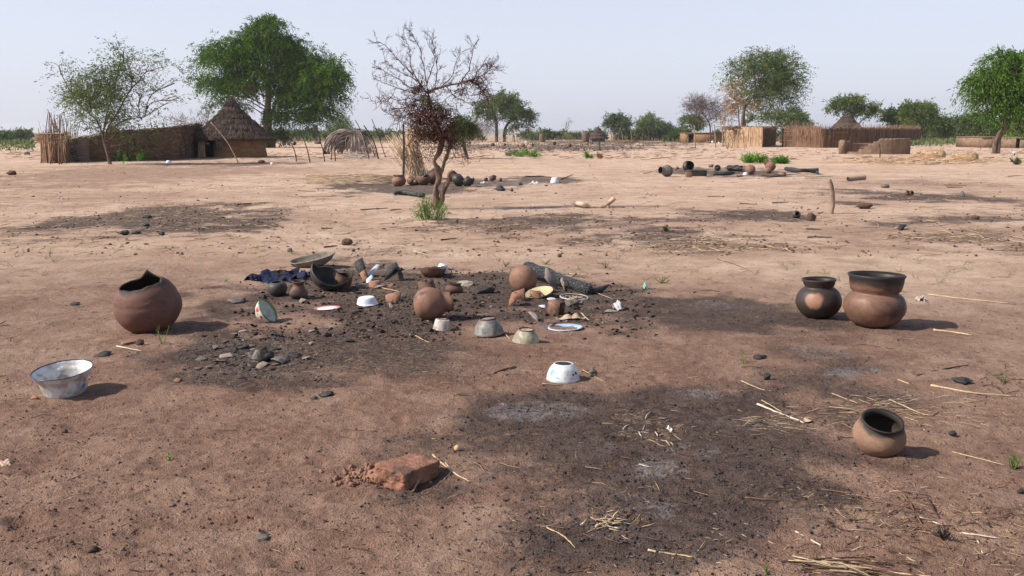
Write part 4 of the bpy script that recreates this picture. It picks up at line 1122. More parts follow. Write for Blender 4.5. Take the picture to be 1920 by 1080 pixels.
for px, py, L in ((405, 655, 22), (388, 662, 20), (455, 652, 28), (440, 660, 22), (467, 665, 26), (452, 672, 24), (470, 652, 20), (395, 648, 18), (412, 678, 24), (436, 684, 22),
                  (461, 684, 20), (372, 690, 22), (393, 690, 18), (360, 668, 14), (520, 655, 26), (540, 662, 20), (508, 661, 24), (545, 685, 20), (565, 655, 18), (450, 641, 18),
                  (470, 632, 16), (455, 622, 20), (440, 626, 16), (425, 622, 14), (490, 636, 18), (530, 640, 18), (545, 634, 14), (575, 672, 16), (383, 703, 20), (345, 693, 16),
                  (408, 700, 14), (585, 622, 20), (560, 618, 16), (610, 632, 18), (520, 628, 14), (423, 640, 16), (478, 700, 14), (512, 694, 16), (365, 655, 12), *[(random.gauss(465, 52), random.gauss(664, 20), random.uniform(8, 20)) for _ in range(46)]):
    m_ = random.choice([(SHERD_G, 'grey'), (SHERD_G, 'grey'), (SHERD_K, 'black'), (SHERD_P, 'pale'), (SHERD_K, 'black'), (SHERD_K, 'black')])
    L = L * random.choice([.4, .6, .8, 1.0, 1.35])
    w_ = ('back' if py < 645 else 'front' if py > 680 else 'middle') + (' left' if px < 400 else ' left centre' if px < 440 else ' centre' if px < 490 else ' right centre' if px < 530 else ' right')
    z_ = 'tiny' if L < 11 else 'small' if L < 19 else 'flat'
    sherd(px, py, L, L * random.uniform(.6, 1.5), m_[0], f'{z_} {m_[1]} sherd at the {w_} of the sherd scatter before the broken jar', (random.gauss(2, 9), random.gauss(0, 9)), rz=random.uniform(0, 6), group=f'{z_} {m_[1]} sherds at the {w_} of the scatter', lift=random.uniform(0, .004))
# the pile of broken crockery at the back
sherd(684, 526, 30, 50, SHERD_R, 'orange curved sherd at the left of the crockery pile', (-30, -24), curve=.3)
sherd(676, 520, 26, 46, SHERD_K, 'black sherd standing behind the orange one in the crockery pile', (-50, -30), curve=.2)
sherd(704, 517, 32, 60, E_PLBLUE, 'broken piece of a whitish green enamel plate on top of the crockery pile', (-24, -8), curve=.12, th=.004, cat='broken plate', name='plate_piece', lift=.0)
sherd(694, 530, 20, 26, E_WHITE, 'white enamel chip with a hole in the middle of the crockery pile', (-40, 10), curve=.1, th=.004, lift=.0)
sherd(737, 527, 40, 60, SHERD_K, 'large sooty brown sherd standing up at the right of the crockery pile', (-48, 16), curve=.35)
sherd(752, 524, 20, 40, SHERD_G, 'grey green sherd at the right edge of the crockery pile', (-38, 16), curve=.2)
sherd(702, 537, 30, 40, SHERD_R, 'pinkish brown sherd in front of the crockery pile', (-10, -16), curve=.25)
sherd(712, 541, 32, 22, SHERD_P, 'pale crescent shaped rim sherd in front of the crockery pile', (-6, -14), curve=.3)
sherd(675, 540, 30, 44, SHERD_G, 'grey sherd at the front left of the crockery pile', (-4, 4), curve=.15)
sherd(735, 541, 16, 30, SHERD_R, 'small red sherd in front right of the crockery pile', (-20, 14))
sherd(655, 551, 26, 30, SHERD_G, 'grey sherd lying between the pot neck and the crockery pile', (-4, 4), curve=.1)
sherd(718, 502, 7, 16, SHERD_K, 'thin black splinter sticking up behind the crockery pile', (-30, 20), curve=.1)
sherd(738, 566, 40, 42, SHERD_R, 'brown arched sherd behind the terracotta pot lying on its side', (-30, -28), curve=.4)
sherd(754, 558, 22, 30, SHERD_G, 'grey sherd beside the brown arched sherd', (-10, 12), curve=.2)
sherd(734, 578, 14, 26, SHERD_P, 'pale stone like sherd at the left foot of the terracotta pot lying on its side', (-34, 8))
sherd(577, 556, 24, 36, SHERD_G, 'grey sherd just behind the small flared jar', (-4, 4), curve=.1)
sherd(567, 566, 26, 34, SHERD_P, 'pale sherd in front of the small flared jar', (10, -10), curve=.1)
sherd(846, 577, 26, 24, SHERD_K, 'black flat sherd in front of the low black rimmed pot', (4, 6))
sherd(881, 594, 20, 28, SHERD_R, 'reddish grey sherd behind the sooty grey bowl', (4, 6))
sherd(905, 567, 12, 12, SHERD_P, 'tiny pale chip left of the brown sherds', (4, 6))
sherd(700, 622, 10, 12, SHERD_K, 'tiny black chip below the upturned white bowl', (4, 6))
# around the terracotta pot by the log
sherd(962, 572, 46, 44, SHERD_R, 'long curved brown sherd in front of the terracotta pot by the log', (20, -18), curve=.4)
sherd(979, 562, 30, 40, SHERD_R, 'brown sherd with a black inside leaning behind the long curved one', (-26, 20), curve=.4)
sherd(1003, 559, 46, 26, SHERD_R, 'curved brown rim piece in front of the yellow dish', (40, 12), curve=.5)
sherd(1032, 541, 32, 60, SHERD_P, 'large pink sherd standing behind the yellow dish', (-55, 6), curve=.15)
sherd(1056, 546, 12, 40, SHERD_P, 'narrow pink sherd standing between the yellow dish and the log', (-60, -10), curve=.1)
sherd(1003, 602, 22, 40, SHERD_P, 'light grey squarish chip left of the rusty tin box', (-26, -8), curve=.04)
sherd(1019, 576, 20, 22, E_PLBLUE, 'purplish enamel chip behind the rusty tin box', (-14, 8), curve=.2)
sherd(1072, 571, 30, 40, SHERD_G, 'grey green piece of plate below the plate with husks', (-12, 4), curve=.2)
sherd(1090, 567, 14, 20, SHERD_P, 'small pale chip right of the grey green plate piece', (-12, 4), curve=.2)
sherd(1147, 588, 30, 26, SHERD_P, 'pinkish oval sherd under the white rag', (4, 4), curve=.2)
sherd(1122, 600, 14, 10, SHERD_R, 'small pink chip right of the curled bark', (4, 4))
sherd(1071, 628, 12, 8, SHERD_R, 'small pink chip in front of the blue rimmed plate', (4, 4))
sherd(1035, 562, 24, 20, E_PLBLUE, 'thin enamel rim fragment behind the rusty tin box', (-10, 4), curve=.2, th=.004)

# curled tan bark pieces
TAN = mat_plain('curled_bark', (0.34, 0.25, 0.17), (0.55, 0.43, 0.31), sc=14, rough=.8)
def curl(px, py, L, W, hgt, rz, seed, label, mat=TAN, name='curled_bark', cat='bark'):
    s = mscale(px, py); n_ = 16; m_ = 7
    u, v = np.meshgrid(np.linspace(-1, 1, n_), np.linspace(-1, 1, m_), indexing='ij')
    w_ = np.clip(1 - np.abs(u) ** 3, .05, 1)
    X = u * L * s / 2; Y = v * W * s / 2 * w_; Z = hgt * s * (.5 + .5 * np.sin(u * 3.6 + seed)) * (.6 + .4 * v) + .25 * hgt * s * v * v
    o = mesh_obj(name, np.stack([X, Y, Z], -1).reshape(-1, 3), [grid_faces(n_, m_)], mat)
    md = o.modifiers.new('t', 'SOLIDIFY'); md.thickness = .005
    tag(o, label, cat); return rest(o, px, py, rz, sink=.002)
curl(1060, 600, 36, 14, 8, .25, .4, 'wavy tan strip of bark in front of the rusty tin box')
curl(1083, 600, 30, 12, 9, .1, 2.2, 'second curled tan strip of bark just right of the first')
curl(1514, 787, 16, 16, 3, .4, 1, 'small torn piece of cardboard at the end of the white split stalk', name='cardboard_piece', cat='cardboard')
# rag and scraps
M_RAG = mat_plain('white_rag', (0.42, 0.40, 0.41), (0.66, 0.64, 0.66), sc=20, rough=.9)
def rag(px, py, wpx, hpx, mat, label, seed, name='rag', cat='rag'):
    s = mscale(px, py); k = 20
    u, v = np.meshgrid(np.linspace(-1, 1, k), np.linspace(-1, 1, k), indexing='ij')
    X = u * wpx * s / 2 * (1 + .3 * fbm(v * 2, u, s=seed)); Y = v * wpx * s / 2 * .7 * (1 + .4 * fbm(u * 2, v, s=seed + 1))
    Z = hpx * s * np.clip(.45 + .6 * fbm(u * 2.2 + seed, v * 2.2, o=3, s=seed), 0.01, 1.4) * np.clip(1.15 - (u * u + v * v), .05, 1)
    keep = ((u * u + v * v) + .4 * fbm(u * 3, v * 3, s=seed + 5) < .95).ravel(); F = grid_faces(k, k); F = F[keep[F].all(1)]
    uv = np.unique(F); rm = np.full(k * k, -1); rm[uv] = np.arange(len(uv))
    o = mesh_obj(name, np.stack([X, Y, Z], -1).reshape(-1, 3)[uv], [rm[F]], mat)
    md = o.modifiers.new('t', 'SOLIDIFY'); md.thickness = .003
    tag(o, label, cat); return rest(o, px, py, seed, sink=0)
rag(1157, 581, 34, 20, M_RAG, 'crumpled white rag at the right end of the burnt house floor', 5)
M_TURQ = mat_plain('turquoise_plastic', (0.12, 0.42, 0.36), (0.30, 0.60, 0.52), sc=10, rough=.4, spec=.5)
rag(1209, 542, 13, 12, M_TURQ, 'small turquoise plastic scrap on the sand right of the log', 6, 'plastic_scrap', 'plastic scrap')
rag(1256, 807, 17, 8, mat_plain('white_plastic', (0.62, 0.60, 0.58), (0.78, 0.76, 0.72), rough=.4), 'little white plastic scrap on the front burnt patch', 8, 'plastic_scrap', 'plastic scrap')
rag(9, 872, 36, 12, mat_plain('dry_husk', (0.38, 0.27, 0.20), (0.60, 0.47, 0.37)), 'dry curled husk at the left edge of the picture', 9, 'dry_husk', 'husk')
rag(1728, 562, 28, 12, mat_plain('root_knot', (0.28, 0.22, 0.19), (0.50, 0.43, 0.38)), 'pale knotted root tuft at the end of the long stalk right of the pots', 11, 'root_tuft', 'root')

# ------------------------------------------------------------------ single stalks and sticks one can point at
ST_P = mat_plain('pale_stalk', (0.34, 0.24, 0.15), (0.56, 0.43, 0.28), sc=9, rough=.7)
ST_W = mat_plain('white_stalk', (0.46, 0.38, 0.30), (0.66, 0.59, 0.50), sc=9, rough=.7)
ST_B = mat_plain('brown_stick', (0.12, 0.065, 0.045), (0.22, 0.125, 0.09), sc=30, rough=.8)
ST_K = mat_plain('dark_stick', (0.04, 0.028, 0.024), (0.10, 0.066, 0.052), sc=30, rough=.8)
def stick(label, pts, w, mat, name='dry_stalk', cat='stalk', lift=None, group=None, taper=.5, wig=.4):
    P_ = []
    for i, q in enumerate(pts):
        g = G(q[0], q[1]); l = (q[2] if len(q) > 2 else 0) * mscale(q[0], q[1]); P_.append(g + Vector((0, 0, w * .8 + l)))
    p = smooth_path(P_, 5); k = len(p)
    p[1:-1] += RNG.normal(0, 1, (k - 2, 3)) * w * wig * np.array([1, 1, .2])
    mb = MB(); tube(mb, p, np.linspace(w, w * taper, k), n=6)
    b = p[k // 2].copy(); b[2] -= w
    return tag(mb.build(name, mat, None, True, tuple(b)), label, cat, group)
stick('long pale stalk running right from the root tuft behind the big pots', [(1740, 553), (1800, 560), (1905, 571)], .008, ST_P)
stick('weathered grey stick just right of the shadow of the largest pot', [(1750, 621), (1785, 625), (1822, 632)], .011, ST_P, 'dry_stick', 'stick')
stick('long white split stalk above the small tan pot, left of it', [(1420, 755), (1450, 772), (1480, 782)], .007, ST_W)
stick('white piece of the split stalk touching the cardboard', [(1482, 782), (1508, 790)], .007, ST_W)
stick('thin tan stalk lying along the white split stalk', [(1428, 752), (1466, 773)], .004, ST_P)
stick('pale stalk lying left above the white split stalk', [(1390, 715), (1425, 730), (1445, 734)], .004, ST_P)
stick('long thin pale stalk pointing to the right edge above the small pot', [(1683, 710), (1752, 738)], .004, ST_P)
stick('double pale stalk reaching far to the right edge', [(1745, 724), (1830, 738), (1905, 744)], .007, ST_P)
stick('thin stalk lying under the double pale stalk', [(1748, 722), (1800, 734), (1850, 741)], .004, ST_P)
stick('pale stalk lying behind the small tan pot to its left', [(1560, 738), (1608, 757)], .004, ST_P)
stick('pale bent stalk right behind the small tan pot', [(1668, 750), (1735, 777), (1760, 772)], .004, ST_P)
stick('stalk right of the small pot, pointing to the lower right', [(1724, 798), (1757, 832)], .0035, ST_P)
stick('thin pale stalk far right, left of the grass tuft', [(1785, 848), (1885, 873)], .0035, ST_P)
stick('long brown bent stick in the lower right, running down to the burnt tuft', [(1615, 872), (1660, 900), (1700, 938), (1730, 985), (1780, 1030)], .006, ST_B, 'dead_stick', 'stick')
stick('brown stick crossing the long bent stick', [(1540, 919), (1610, 930), (1680, 948), (1735, 957)], .0045, ST_B, 'dead_stick', 'stick')
stick('short dark stick slanting down to the burnt tuft', [(1740, 938), (1758, 970), (1775, 995)], .005, ST_K, 'dead_stick', 'stick')
stick('straight pale stalk crossing the lower end of the bent stick', [(1685, 957), (1730, 972), (1766, 986)], .0035, ST_W)
stick('whitish stalk right of the burnt tuft', [(1800, 1002), (1878, 1011)], .004, ST_W)
stick('short whitish stalk below the one right of the burnt tuft', [(1832, 1012), (1842, 1038)], .004, ST_W)
stick('pale stalk lower right, pointing to the dark pile at the bottom', [(1492, 998), (1545, 1028)], .0045, ST_W)
stick('brown stalk left of the long bent stick', [(1615, 933), (1655, 968)], .0035, ST_B)
stick('brown stalk lying across the dark patch edge in front', [(1397, 934), (1450, 938), (1508, 934)], .004, ST_B)
stick('tan stalk near the bottom, on the burnt patch', [(1215, 1033), (1260, 1041), (1300, 1046)], .005, ST_P)
stick('thick tan splinter in the straw tuft on the burnt patch', [(1118, 990), (1140, 981), (1160, 966, 6)], .007, ST_P, 'wood_splinter', 'splinter')
stick('thin pale stalk below the straw tuft', [(1025, 990), (1055, 1005), (1078, 1028)], .0035, ST_P)
stick('dark stick lying behind the thin pale stalk', [(1005, 986), (1068, 992)], .0035, ST_B)
stick('pale stalk leaning against the mud brick', [(775, 922), (806, 882, 26)], .0045, ST_P)
stick('pale stalk right of the mud brick', [(812, 864, 10), (845, 884), (880, 905)], .006, ST_P)
stick('thin curly stalk right of the brick', [(835, 868), (845, 885), (832, 900)], .0028, ST_W)
stick('brown stick lying left of the white and blue bowl', [(925, 701), (966, 688)], .0095, ST_B, 'dead_stick', 'stick')
stick('thin stalk in front of the white and blue bowl', [(1017, 720), (1056, 722)], .004, ST_P)
stick('stalk sticking out right of the white and blue bowl', [(1092, 702, 4), (1135, 718)], .003, ST_P)
stick('pale stalk on the soil just below the big broken jar', [(219, 650), (266, 659)], .0055, ST_W)
stick('stalk lying on the burnt ground in front of the crockery pile', [(708, 540), (752, 548)], .006, ST_P)
stick('stalk lying in front of the grey bowl', [(779, 630), (800, 641), (806, 642)], .004, ST_P)
stick('pale stalk leaning right of the sooty grey bowl', [(940, 620), (957, 637)], .005, ST_P)
stick('long stalk running left down from the end of the charred log', [(1107, 545), (1148, 561)], .005, ST_P)
stick('pale stalk right of the rusty tin box', [(1090, 590, 4), (1105, 602)], .007, ST_P)
stick('pale stalk upper right of the charred log', [(1106, 530), (1148, 528)], .007, ST_P)
stick('pale stalk on the sand behind the charred log', [(1066, 513), (1098, 516)], .005, ST_P)
stick('stalk lying behind the upturned cup on the sand', [(775, 471), (803, 478)], .006, ST_W)
stick('pale stalk on the sand in the upper right of the yard', [(1345, 487), (1375, 497), (1404, 507)], .006, ST_B)
stick('dark curved root on the soil left of the round sooty pot', [(1300, 549), (1330, 545), (1370, 552)], .006, ST_K, 'dead_root', 'root')
stick('thin crooked stalk in front of the largest pot', [(1605, 645), (1650, 650), (1676, 655)], .005, ST_B)
stick('dark stick with twigs above the small tan pot', [(1720, 700), (1780, 692), (1815, 686)], .006, ST_K, 'dead_stick', 'stick')
stick('long dark stick at the top of the pile at the bottom edge', [(1465, 1055), (1560, 1048), (1640, 1046)], .005, ST_K, 'dead_stick', 'stick')
def px_strand(q0, q1, l0=0, l1=0):
    return np.array(G(q0[0], q0[1], .003 + l0 * mscale(*q0))), np.array(G(q1[0], q1[1], .003 + l1 * mscale(*q1)))
def piece_thing(name, label, cat, px, py, items):
    t = thing(name, label, cat, G(px, py))
    for a, b, w, m_ in items:
        o = strands('stalk', [a - np.array(t.location)], [b - np.array(t.location)], w, m_, t, bend=.035)
    return t
it = []
for i in range(32):
    x0 = random.uniform(1470, 1650); y0 = random.uniform(1048, 1076); L = random.uniform(60, 210)
    a, b = px_strand((x0, y0), (x0 + L, y0 + L * random.uniform(.06, .26)), random.uniform(0, 9), random.uniform(0, 4)); it.append((a, b, random.uniform(.0018, .0042), random.choice([ST_P, ST_B, ST_P, ST_K, ST_B])))
piece_thing('stalk_heap', 'heap of long dry stalks cut by the bottom edge at the right', 'stalk heap', 1600, 1066, it)
it = []
for i in range(44):
    x0 = 1138 + random.gauss(0, 26); y0 = 986 + random.gauss(0, 11); a_ = random.uniform(-1.2, .9); L = random.uniform(8, 32)
    a, b = px_strand((x0, y0), (x0 + L * math.cos(a_), y0 + L * math.sin(a_) * .5), random.uniform(0, 5), random.uniform(0, 6)); it.append((a, b, random.uniform(.0012, .0032), random.choice([ST_P, ST_P, ST_W, ST_B])))
piece_thing('straw_tuft', 'small loose tuft of broken straw on the front burnt patch', 'straw tuft', 1138, 990, it)
it = []
for i in range(20):
    x0 = 1222 + random.gauss(0, 24); y0 = 810 + random.gauss(0, 17); a_ = random.uniform(-1.4, 1.4); L = random.uniform(10, 30)
    a, b = px_strand((x0, y0), (x0 + L * math.cos(a_), y0 + L * math.sin(a_) * .5), 1, 1); it.append((a, b, random.uniform(.0014, .0036), random.choice([ST_P, ST_P, ST_W])))
piece_thing('straw_tuft', 'few curved stalks beside the little white plastic scrap', 'straw tuft', 1222, 812, it)
def stray(name, label, n, fx, fy, ang, Ls, w, mat):
    A, B = [], []
    for i in range(n):
        x0, y0, a_, L = fx(), fy(), random.uniform(*ang), random.uniform(*Ls)
        a, b = px_strand((x0, y0), (x0 + L * math.cos(a_), y0 + L * math.sin(a_) * .5), random.uniform(0, 1.5), random.uniform(0, 1.5)); A.append(a); B.append(b)
    tag(strands(name, A, B, RNG.uniform(.5, 1.3, n) * w, mat, bend=.06, tint=RNG.uniform(0, 1, n)), label, kind='stuff')
stray('twig_scatter', 'twigs littering the soil around the long bent stick', 90, lambda: random.choice([random.gauss(1690, 80), random.uniform(1530, 1900)]), lambda: random.gauss(985, 34), (-.9, 1.1), (12, 56), .0022, TWIG)
stray('straw_scatter', 'straws littering the soil around the long bent stick', 60, lambda: random.gauss(1690, 120), lambda: random.gauss(985, 44), (-.9, 1.1), (8, 36), .0018, STRAW)
stray('straw_scatter', 'sparse straw on the soil behind the small tan pot', 90, lambda: random.gauss(1690, 85), lambda: random.gauss(768, 15), (-.3, .6), (14, 84), .0018, STRAW)
stray('straw_scatter', 'sparse straw around the white split stalk', 46, lambda: random.gauss(1460, 55), lambda: random.gauss(792, 11), (-.4, .5), (12, 46), .0018, STRAW)
stray('twig_scatter', 'dark twigs at the right edge near the green shoot', 22, lambda: random.gauss(1880, 26), lambda: random.gauss(712, 12), (-1.4, 1.4), (10, 36), .0026, ST_K)

# burnt grass stump in the lower right and green shoots
def tuft(px, py, n, hpx, spread, label, mat=GREEN, w=.0022, seed=1, name='grass_tuft', cat='grass tuft', lean=0.0, group=None):
    s = mscale(px, py); rg = np.random.default_rng(seed)
    A = rg.normal(0, spread * .10, (n, 3)) * s; A[:, 2] = 0
    d = rg.normal(0, 1, (n, 3)); d[:, 2] = 0
    h = hpx * rg.uniform(.45, 1, n) * s
    B = A + d * spread * .5 * s + np.stack([lean * h, 0 * h, h], -1)
    o = strands(name, A, B, w * rg.uniform(.7, 1.3, n), mat, bend=.10, tint=rg.uniform(0, 1, n))
    o.location = G(px, py); return tag(o, label, cat, group)
tuft(1901, 880, 24, 34, 14, 'green and dry grass tuft at the right edge', seed=2)
tuft(1390, 681, 5, 30, 16, 'single green grass shoot on the bare soil right of the middle', seed=3, w=.0020)
tuft(303, 645, 6, 42, 24, 'green grass shoot in front of the big broken jar', seed=4, w=.0022)
tuft(1881, 716, 7, 22, 20, 'small green shoot among dark twigs at the right edge', seed=5)
tuft(319, 864, 5, 16, 9, 'tiny green shoot on the soil below the white basin', seed=6)
tuft(1769, 1010, 26, 26, 22, 'burnt grass stump at the lower end of the long bent stick', mat=ST_K, w=.003, seed=7, cat='grass stump', name='burnt_stump')
tuft(948, 500, 10, 16, 8, 'green grass shoot on the sand above the terracotta pot by the log', seed=8, w=.0025)
tuft(1438, 1078, 8, 20, 10, 'green grass shoot cut by the bottom edge', seed=9)
tuft(1136, 502, 7, 16, 10, 'green seedling on the sand behind the charred log, right of its middle', seed=10, w=.004)
tuft(1241, 531, 9, 14, 22, 'low green weeds beside the turquoise scrap', seed=12, w=.004)
tuft(1022, 496, 9, 12, 22, 'faint green weeds on the sand right behind the charred log', seed=13, w=.003)
# ------------------------------------------------------------------ middle distance
def part_sticks(parent, lst, mat, w, Y=None, name='pole'):
    """poles given by pixel polylines, each a part"""
    for pts in lst:
        ww = w
        if isinstance(pts[0], (int, float)): ww, pts = pts[0], pts[1]
        g = G(*pts[-1][:2]); y = g.y
        p = [P(q[0], q[1], y + (q[2] if len(q) > 2 else 0)) for q in pts[:-1]] + [g - Vector((0, 0, .05))]
        p = smooth_path(p, 4); k = len(p); p[1:-1] += RNG.normal(0, ww * .35, (k - 2, 3))
        mb = MB(); tube(mb, p, np.linspace(ww * .6, ww, k), n=6)
        mb.build(name, mat, parent)

def pole_thing(label, pts, w, mat, name='wooden_post', cat='post', group=None, taper=.75, root=None, rough=.06):
    g = G(*pts[-1][:2])
    p = [P(q[0], q[1], g.y + (q[2] if len(q) > 2 else 0)) for q in pts[:-1]] + [g - Vector((0, 0, .06))]
    p = smooth_path(p, 5); k = len(p); p[1:-1] += RNG.normal(0, w * .07, (k - 2, 3))
    mb = MB(); tube(mb, p, np.linspace(w * taper, w, k), n=10, rough=rough, freq=5, seed=int(g.y * 7) % 50)
    return tag(mb.build(name, mat, None, True, tuple(g)), label, cat, group)

WOOD_G = mat_plain('weathered_wood', (0.20, 0.145, 0.11), (0.36, 0.27, 0.21), sc=12, bump=.8, stretch=(1, 1, .2))
WOOD_P = mat_plain('debarked_wood', (0.48, 0.33, 0.24), (0.66, 0.50, 0.39), sc=9, rough=.7, bump=.4, c3=(0.34, 0.15, 0.09))
WOOD_D = mat_plain('dark_wood', (0.035, 0.026, 0.022), (0.10, 0.068, 0.052), sc=12, bump=.8, stretch=(1, 1, .3))

# bleached bent log with cut faces
a, b, c_, d_ = G(1074, 385), G(1102, 390), G(1128, 391), G(1148, 388)
s = mscale(1110, 388); t = thing('bleached_log', 'bent pale debarked log with one raised end lying alone on the sand', 'log', G(1112, 390))
pts = [P(1073, 380, a.y), P(1088, 382, b.y), P(1105, 386.5, b.y), P(1122, 387.5, b.y), P(1134, 385, b.y), P(1146, 377, b.y), P(1152, 371, b.y)]
mb = MB(); p = smooth_path(pts, 6) - np.array(t.location); tube(mb, p, np.interp(np.linspace(0, 1, len(p)), [0, .15, .6, .85, 1], np.array([3.0, 4.2, 4.0, 4.2, 5.0]) * s), n=14, rough=.12, freq=8, seed=3)
mb.build('trunk', WOOD_P, t)
mb = MB(); mb.add(*[(lambda c, d, r: (np.vstack([[c], c + r * (np.cos(np.arange(12) * PI / 6)[:, None] * frame_of(d)[0] + np.sin(np.arange(12) * PI / 6)[:, None] * frame_of(d)[1])]), [np.array([[0, 1 + i, 1 + (i + 1) % 12] for i in range(12)])]))(p[-1] + (p[-1] - p[-2]) * .06, p[-1] - p[-2], 4.4 * s)][0])
mb.build('cut_face', STONE_B, t)
mb = MB(); q = np.array(P(1139, 384, b.y)) - np.array(t.location); tube(mb, [q, np.array(P(1142, 392, b.y - .05)) - np.array(t.location)], [3.4 * s, 2.6 * s], n=10, rough=.15); mb.build('branch_stub', WOOD_P, t)

pole_thing('short bare wooden post standing upright in the sand on the right', [(1555, 336), (1559, 352), (1561, 376), (1557, 401)], .058, WOOD_G)
pole_thing('thin grey pole leaning on the ground behind the short bare post', [(1509, 334, .5), (1535, 335, .2), (1590, 336)], .03, WOOD_G, 'wooden_pole', 'pole')
# hollow curled bark trunk
a, b = G(1589, 340), G(1612, 336)
mb = MB(); lathe(mb, [(.085, 0), (.080, .35), (.088, .70)], n=20, thick=.018, arc=(0.6, 5.9), wob=.05, seed=5)
o = mb.build('hollow_trunk', WOOD_G); tag(o, 'hollow grey piece of trunk lying beyond the short bare post', 'trunk'); rest(o, 1590, 340, rz=R(20), rx=R(0), ry=R(86)); 
stone('stone', 'knobbly brown stone right of the short bare post', 1620, 391, 28, 12, STONE_B, 31)
stone('stone', 'squarish brown stone at the right, behind the straw litter', 1828, 411, 17, 8, STONE_B, 32)
stone('stone', 'black stone in the yard above the right burnt patch', 1660, 352, 16, 7, STONE_G, 33)
sherd(1690, 431, 26, 40, SHERD_K, 'flat black slab on the sand right of the short post', (10, 4), curve=.1, th=.03)
pot('clay_pot', 'little black pot lying on its side in the burnt patch left of the short post', 'clay pot', 1491, 409, 8, BALL, CL_BLK, rx=R(70), thick=.1, n=24)
stone('burnt_lump', 'dark ribbed lump at the right end of the burnt patch by the short post', 1521, 414, 18, 16, STONE_B, 34, cat='stone', rough=.35)
pot('clay_pot', 'left of two tiny broken pots in the burnt patch on the right', 'clay pot', 1700, 366, 5, BALL, CL_BRN, rx=R(60), thick=.1, n=20)
pot('clay_pot', 'right of two tiny broken pots in the burnt patch on the right', 'clay pot', 1707, 366, 5, BALL, CL_BRN, rx=R(80), thick=.1, n=20)
sherd(1803, 369, 17, 22, SHERD_G, 'large grey sherd standing up in the burnt patch on the right', (-30, -50), curve=.2, th=.02)
for pts, lab in (([(1770, 348), (1812, 349)], 'thick stick on the sand at the right beyond the burnt patch'), ([(1776, 352), (1804, 352)], 'shorter stick just in front of the thick one at the right'),
                 ([(1511, 430), (1540, 431)], 'dark stick on the sand below the round lump'), ([(1327, 369), (1358, 370)], 'reddish stick on the open sand in the middle right'),
                 ([(1387, 382), (1420, 384)], 'thin dark stick above the burnt patch by the short post'), ([(1448, 381), (1478, 380)], 'dark crooked stick above the burnt patch, nearer the short post'),
                 ([(676, 394), (728, 391)], 'long thin stick on the sand left of the green bush under the thorn tree'), ([(732, 395), (752, 393)], 'short stick beside the long thin one left of the thorn tree'),
                 ([(602, 429), (624, 429)], 'short dark stick on the pale sand in the left middle'), ([(827, 451), (856, 448)], 'dark stick on the sand above the half clay bowl'),
                 ([(608, 465), (632, 462)], 'dark curved stick beside the brown lump above the pot group'), ([(1515, 446), (1560, 446)], 'thin dark stick on the sand near the right middle'),
                 ([(445, 385), (472, 383)], 'black charred stick at the right end of the left burnt patch'), ([(1890, 331), (1918, 329)], 'dark stick at the right edge in the middle distance'),
                 ([(558, 358), (592, 360)], 'thin stick left of the burnt strip in the middle distance'), ([(1207, 326), (1222, 323)], 'grey stick left of the far group of pots')):
    w_ = .022 if 'thick' in lab or 'charred' in lab else .014
    stick(lab, pts, w_, ST_K if 'dark' in lab or 'black' in lab else ST_B, 'dead_stick', 'stick')
log_obj('charred_log', 'black charred log lying in the burnt patch in front of the leaning reed stack', 'log', [G(738, 366) + Vector((0, 0, .06)), G(760, 366) + Vector((0, 0, .07)), G(783, 369) + Vector((0, 0, .05))], [.05, .08, .06], CHAR, freq=5)
stone('charcoal_lump', 'charred stump at the right end of the black log under the thorn tree', 790, 370, 16, 8, CHAR, 41, cat='charcoal', rough=.4)
stone('charcoal_lump', 'black lump at the front edge of the left burnt patch', 235, 441, 17, 8, CHAR, 42, cat='charcoal', rough=.4)
stone('charcoal_lump', 'flat black lump right of the one at the front of the left burnt patch', 256, 438, 18, 5, CHAR, 43, cat='charcoal', rough=.4)
stone('charcoal_lump', 'black lump behind the two others in the left burnt patch', 274, 424, 13, 6, CHAR, 44, cat='charcoal', rough=.4)
stone('charcoal_lump', 'long black lump in the middle of the left burnt patch', 276, 409, 18, 5, CHAR, 45, cat='charcoal', rough=.4)
stone('charcoal_lump', 'small black lump at the right of the front edge of the left burnt patch', 303, 441, 12, 6, CHAR, 46, cat='charcoal', rough=.4)

# ---------- pots around the leaning reed stack and thorn tree
PB = CL_BRN; K = CL_BLK
def mpot(px, py, r, label, mat=PB, prof=GLOBE_NECK, rx=0, ry=0, rz=0, cat='clay pot', name='clay_pot', **k):
    return pot(name, label, cat, px, py, r, prof, mat, rx=R(rx), ry=R(ry), rz=R(rz), thick=.07, n=30, wob=.02, **k)
LIDDED = [(0, 0), (.4, .02), (.78, .2), (1, .62), (1, .9), (.84, 1.22), (.70, 1.34), (.72, 1.42), (.82, 1.56)]
mpot(748, 349, 13.5, 'brown pot with a flat sooty collar, leftmost by the black pole', CL_RED, LIDDED)
mpot(769, 347, 9, 'small red brown pot just right of the black pole', CL_RED, BALL, ry=20)
mpot(781, 347, 7, 'smallest dark pot between the black pole and the tree', K, BALL)
mpot(797, 347, 13, 'dark pot with broken shoulder leaning against the reed stack', PB, BALL, ry=-12, tend=lambda a: .78 + .1 * math.sin(a * 2))
sherd(790, 338, 20, 26, SHERD_K, 'black curved sherd leaning on the dark pot by the reed stack', (-30, -40), curve=.4, th=.02, lift=.10)
mpot(822, 345, 16, 'large brown pot half hidden by the thorn tree trunk', CL_JAR, BALL, ry=-35)
mpot(851, 349, 12.5, 'blackened round pot right of the thorn tree trunk', K, BALL, ry=50)
mpot(843, 341, 11.5, 'purplish round pot behind the blackened one at the thorn tree', CL_JAR, BALL, ry=40)
mpot(884, 349, 12.5, 'broken black half pot tilted open, right of the thorn tree', K, BALL, ry=40, rz=200, tend=lambda a: .62 + .2 * math.sin(a + 1) + .05 * math.sin(5 * a))
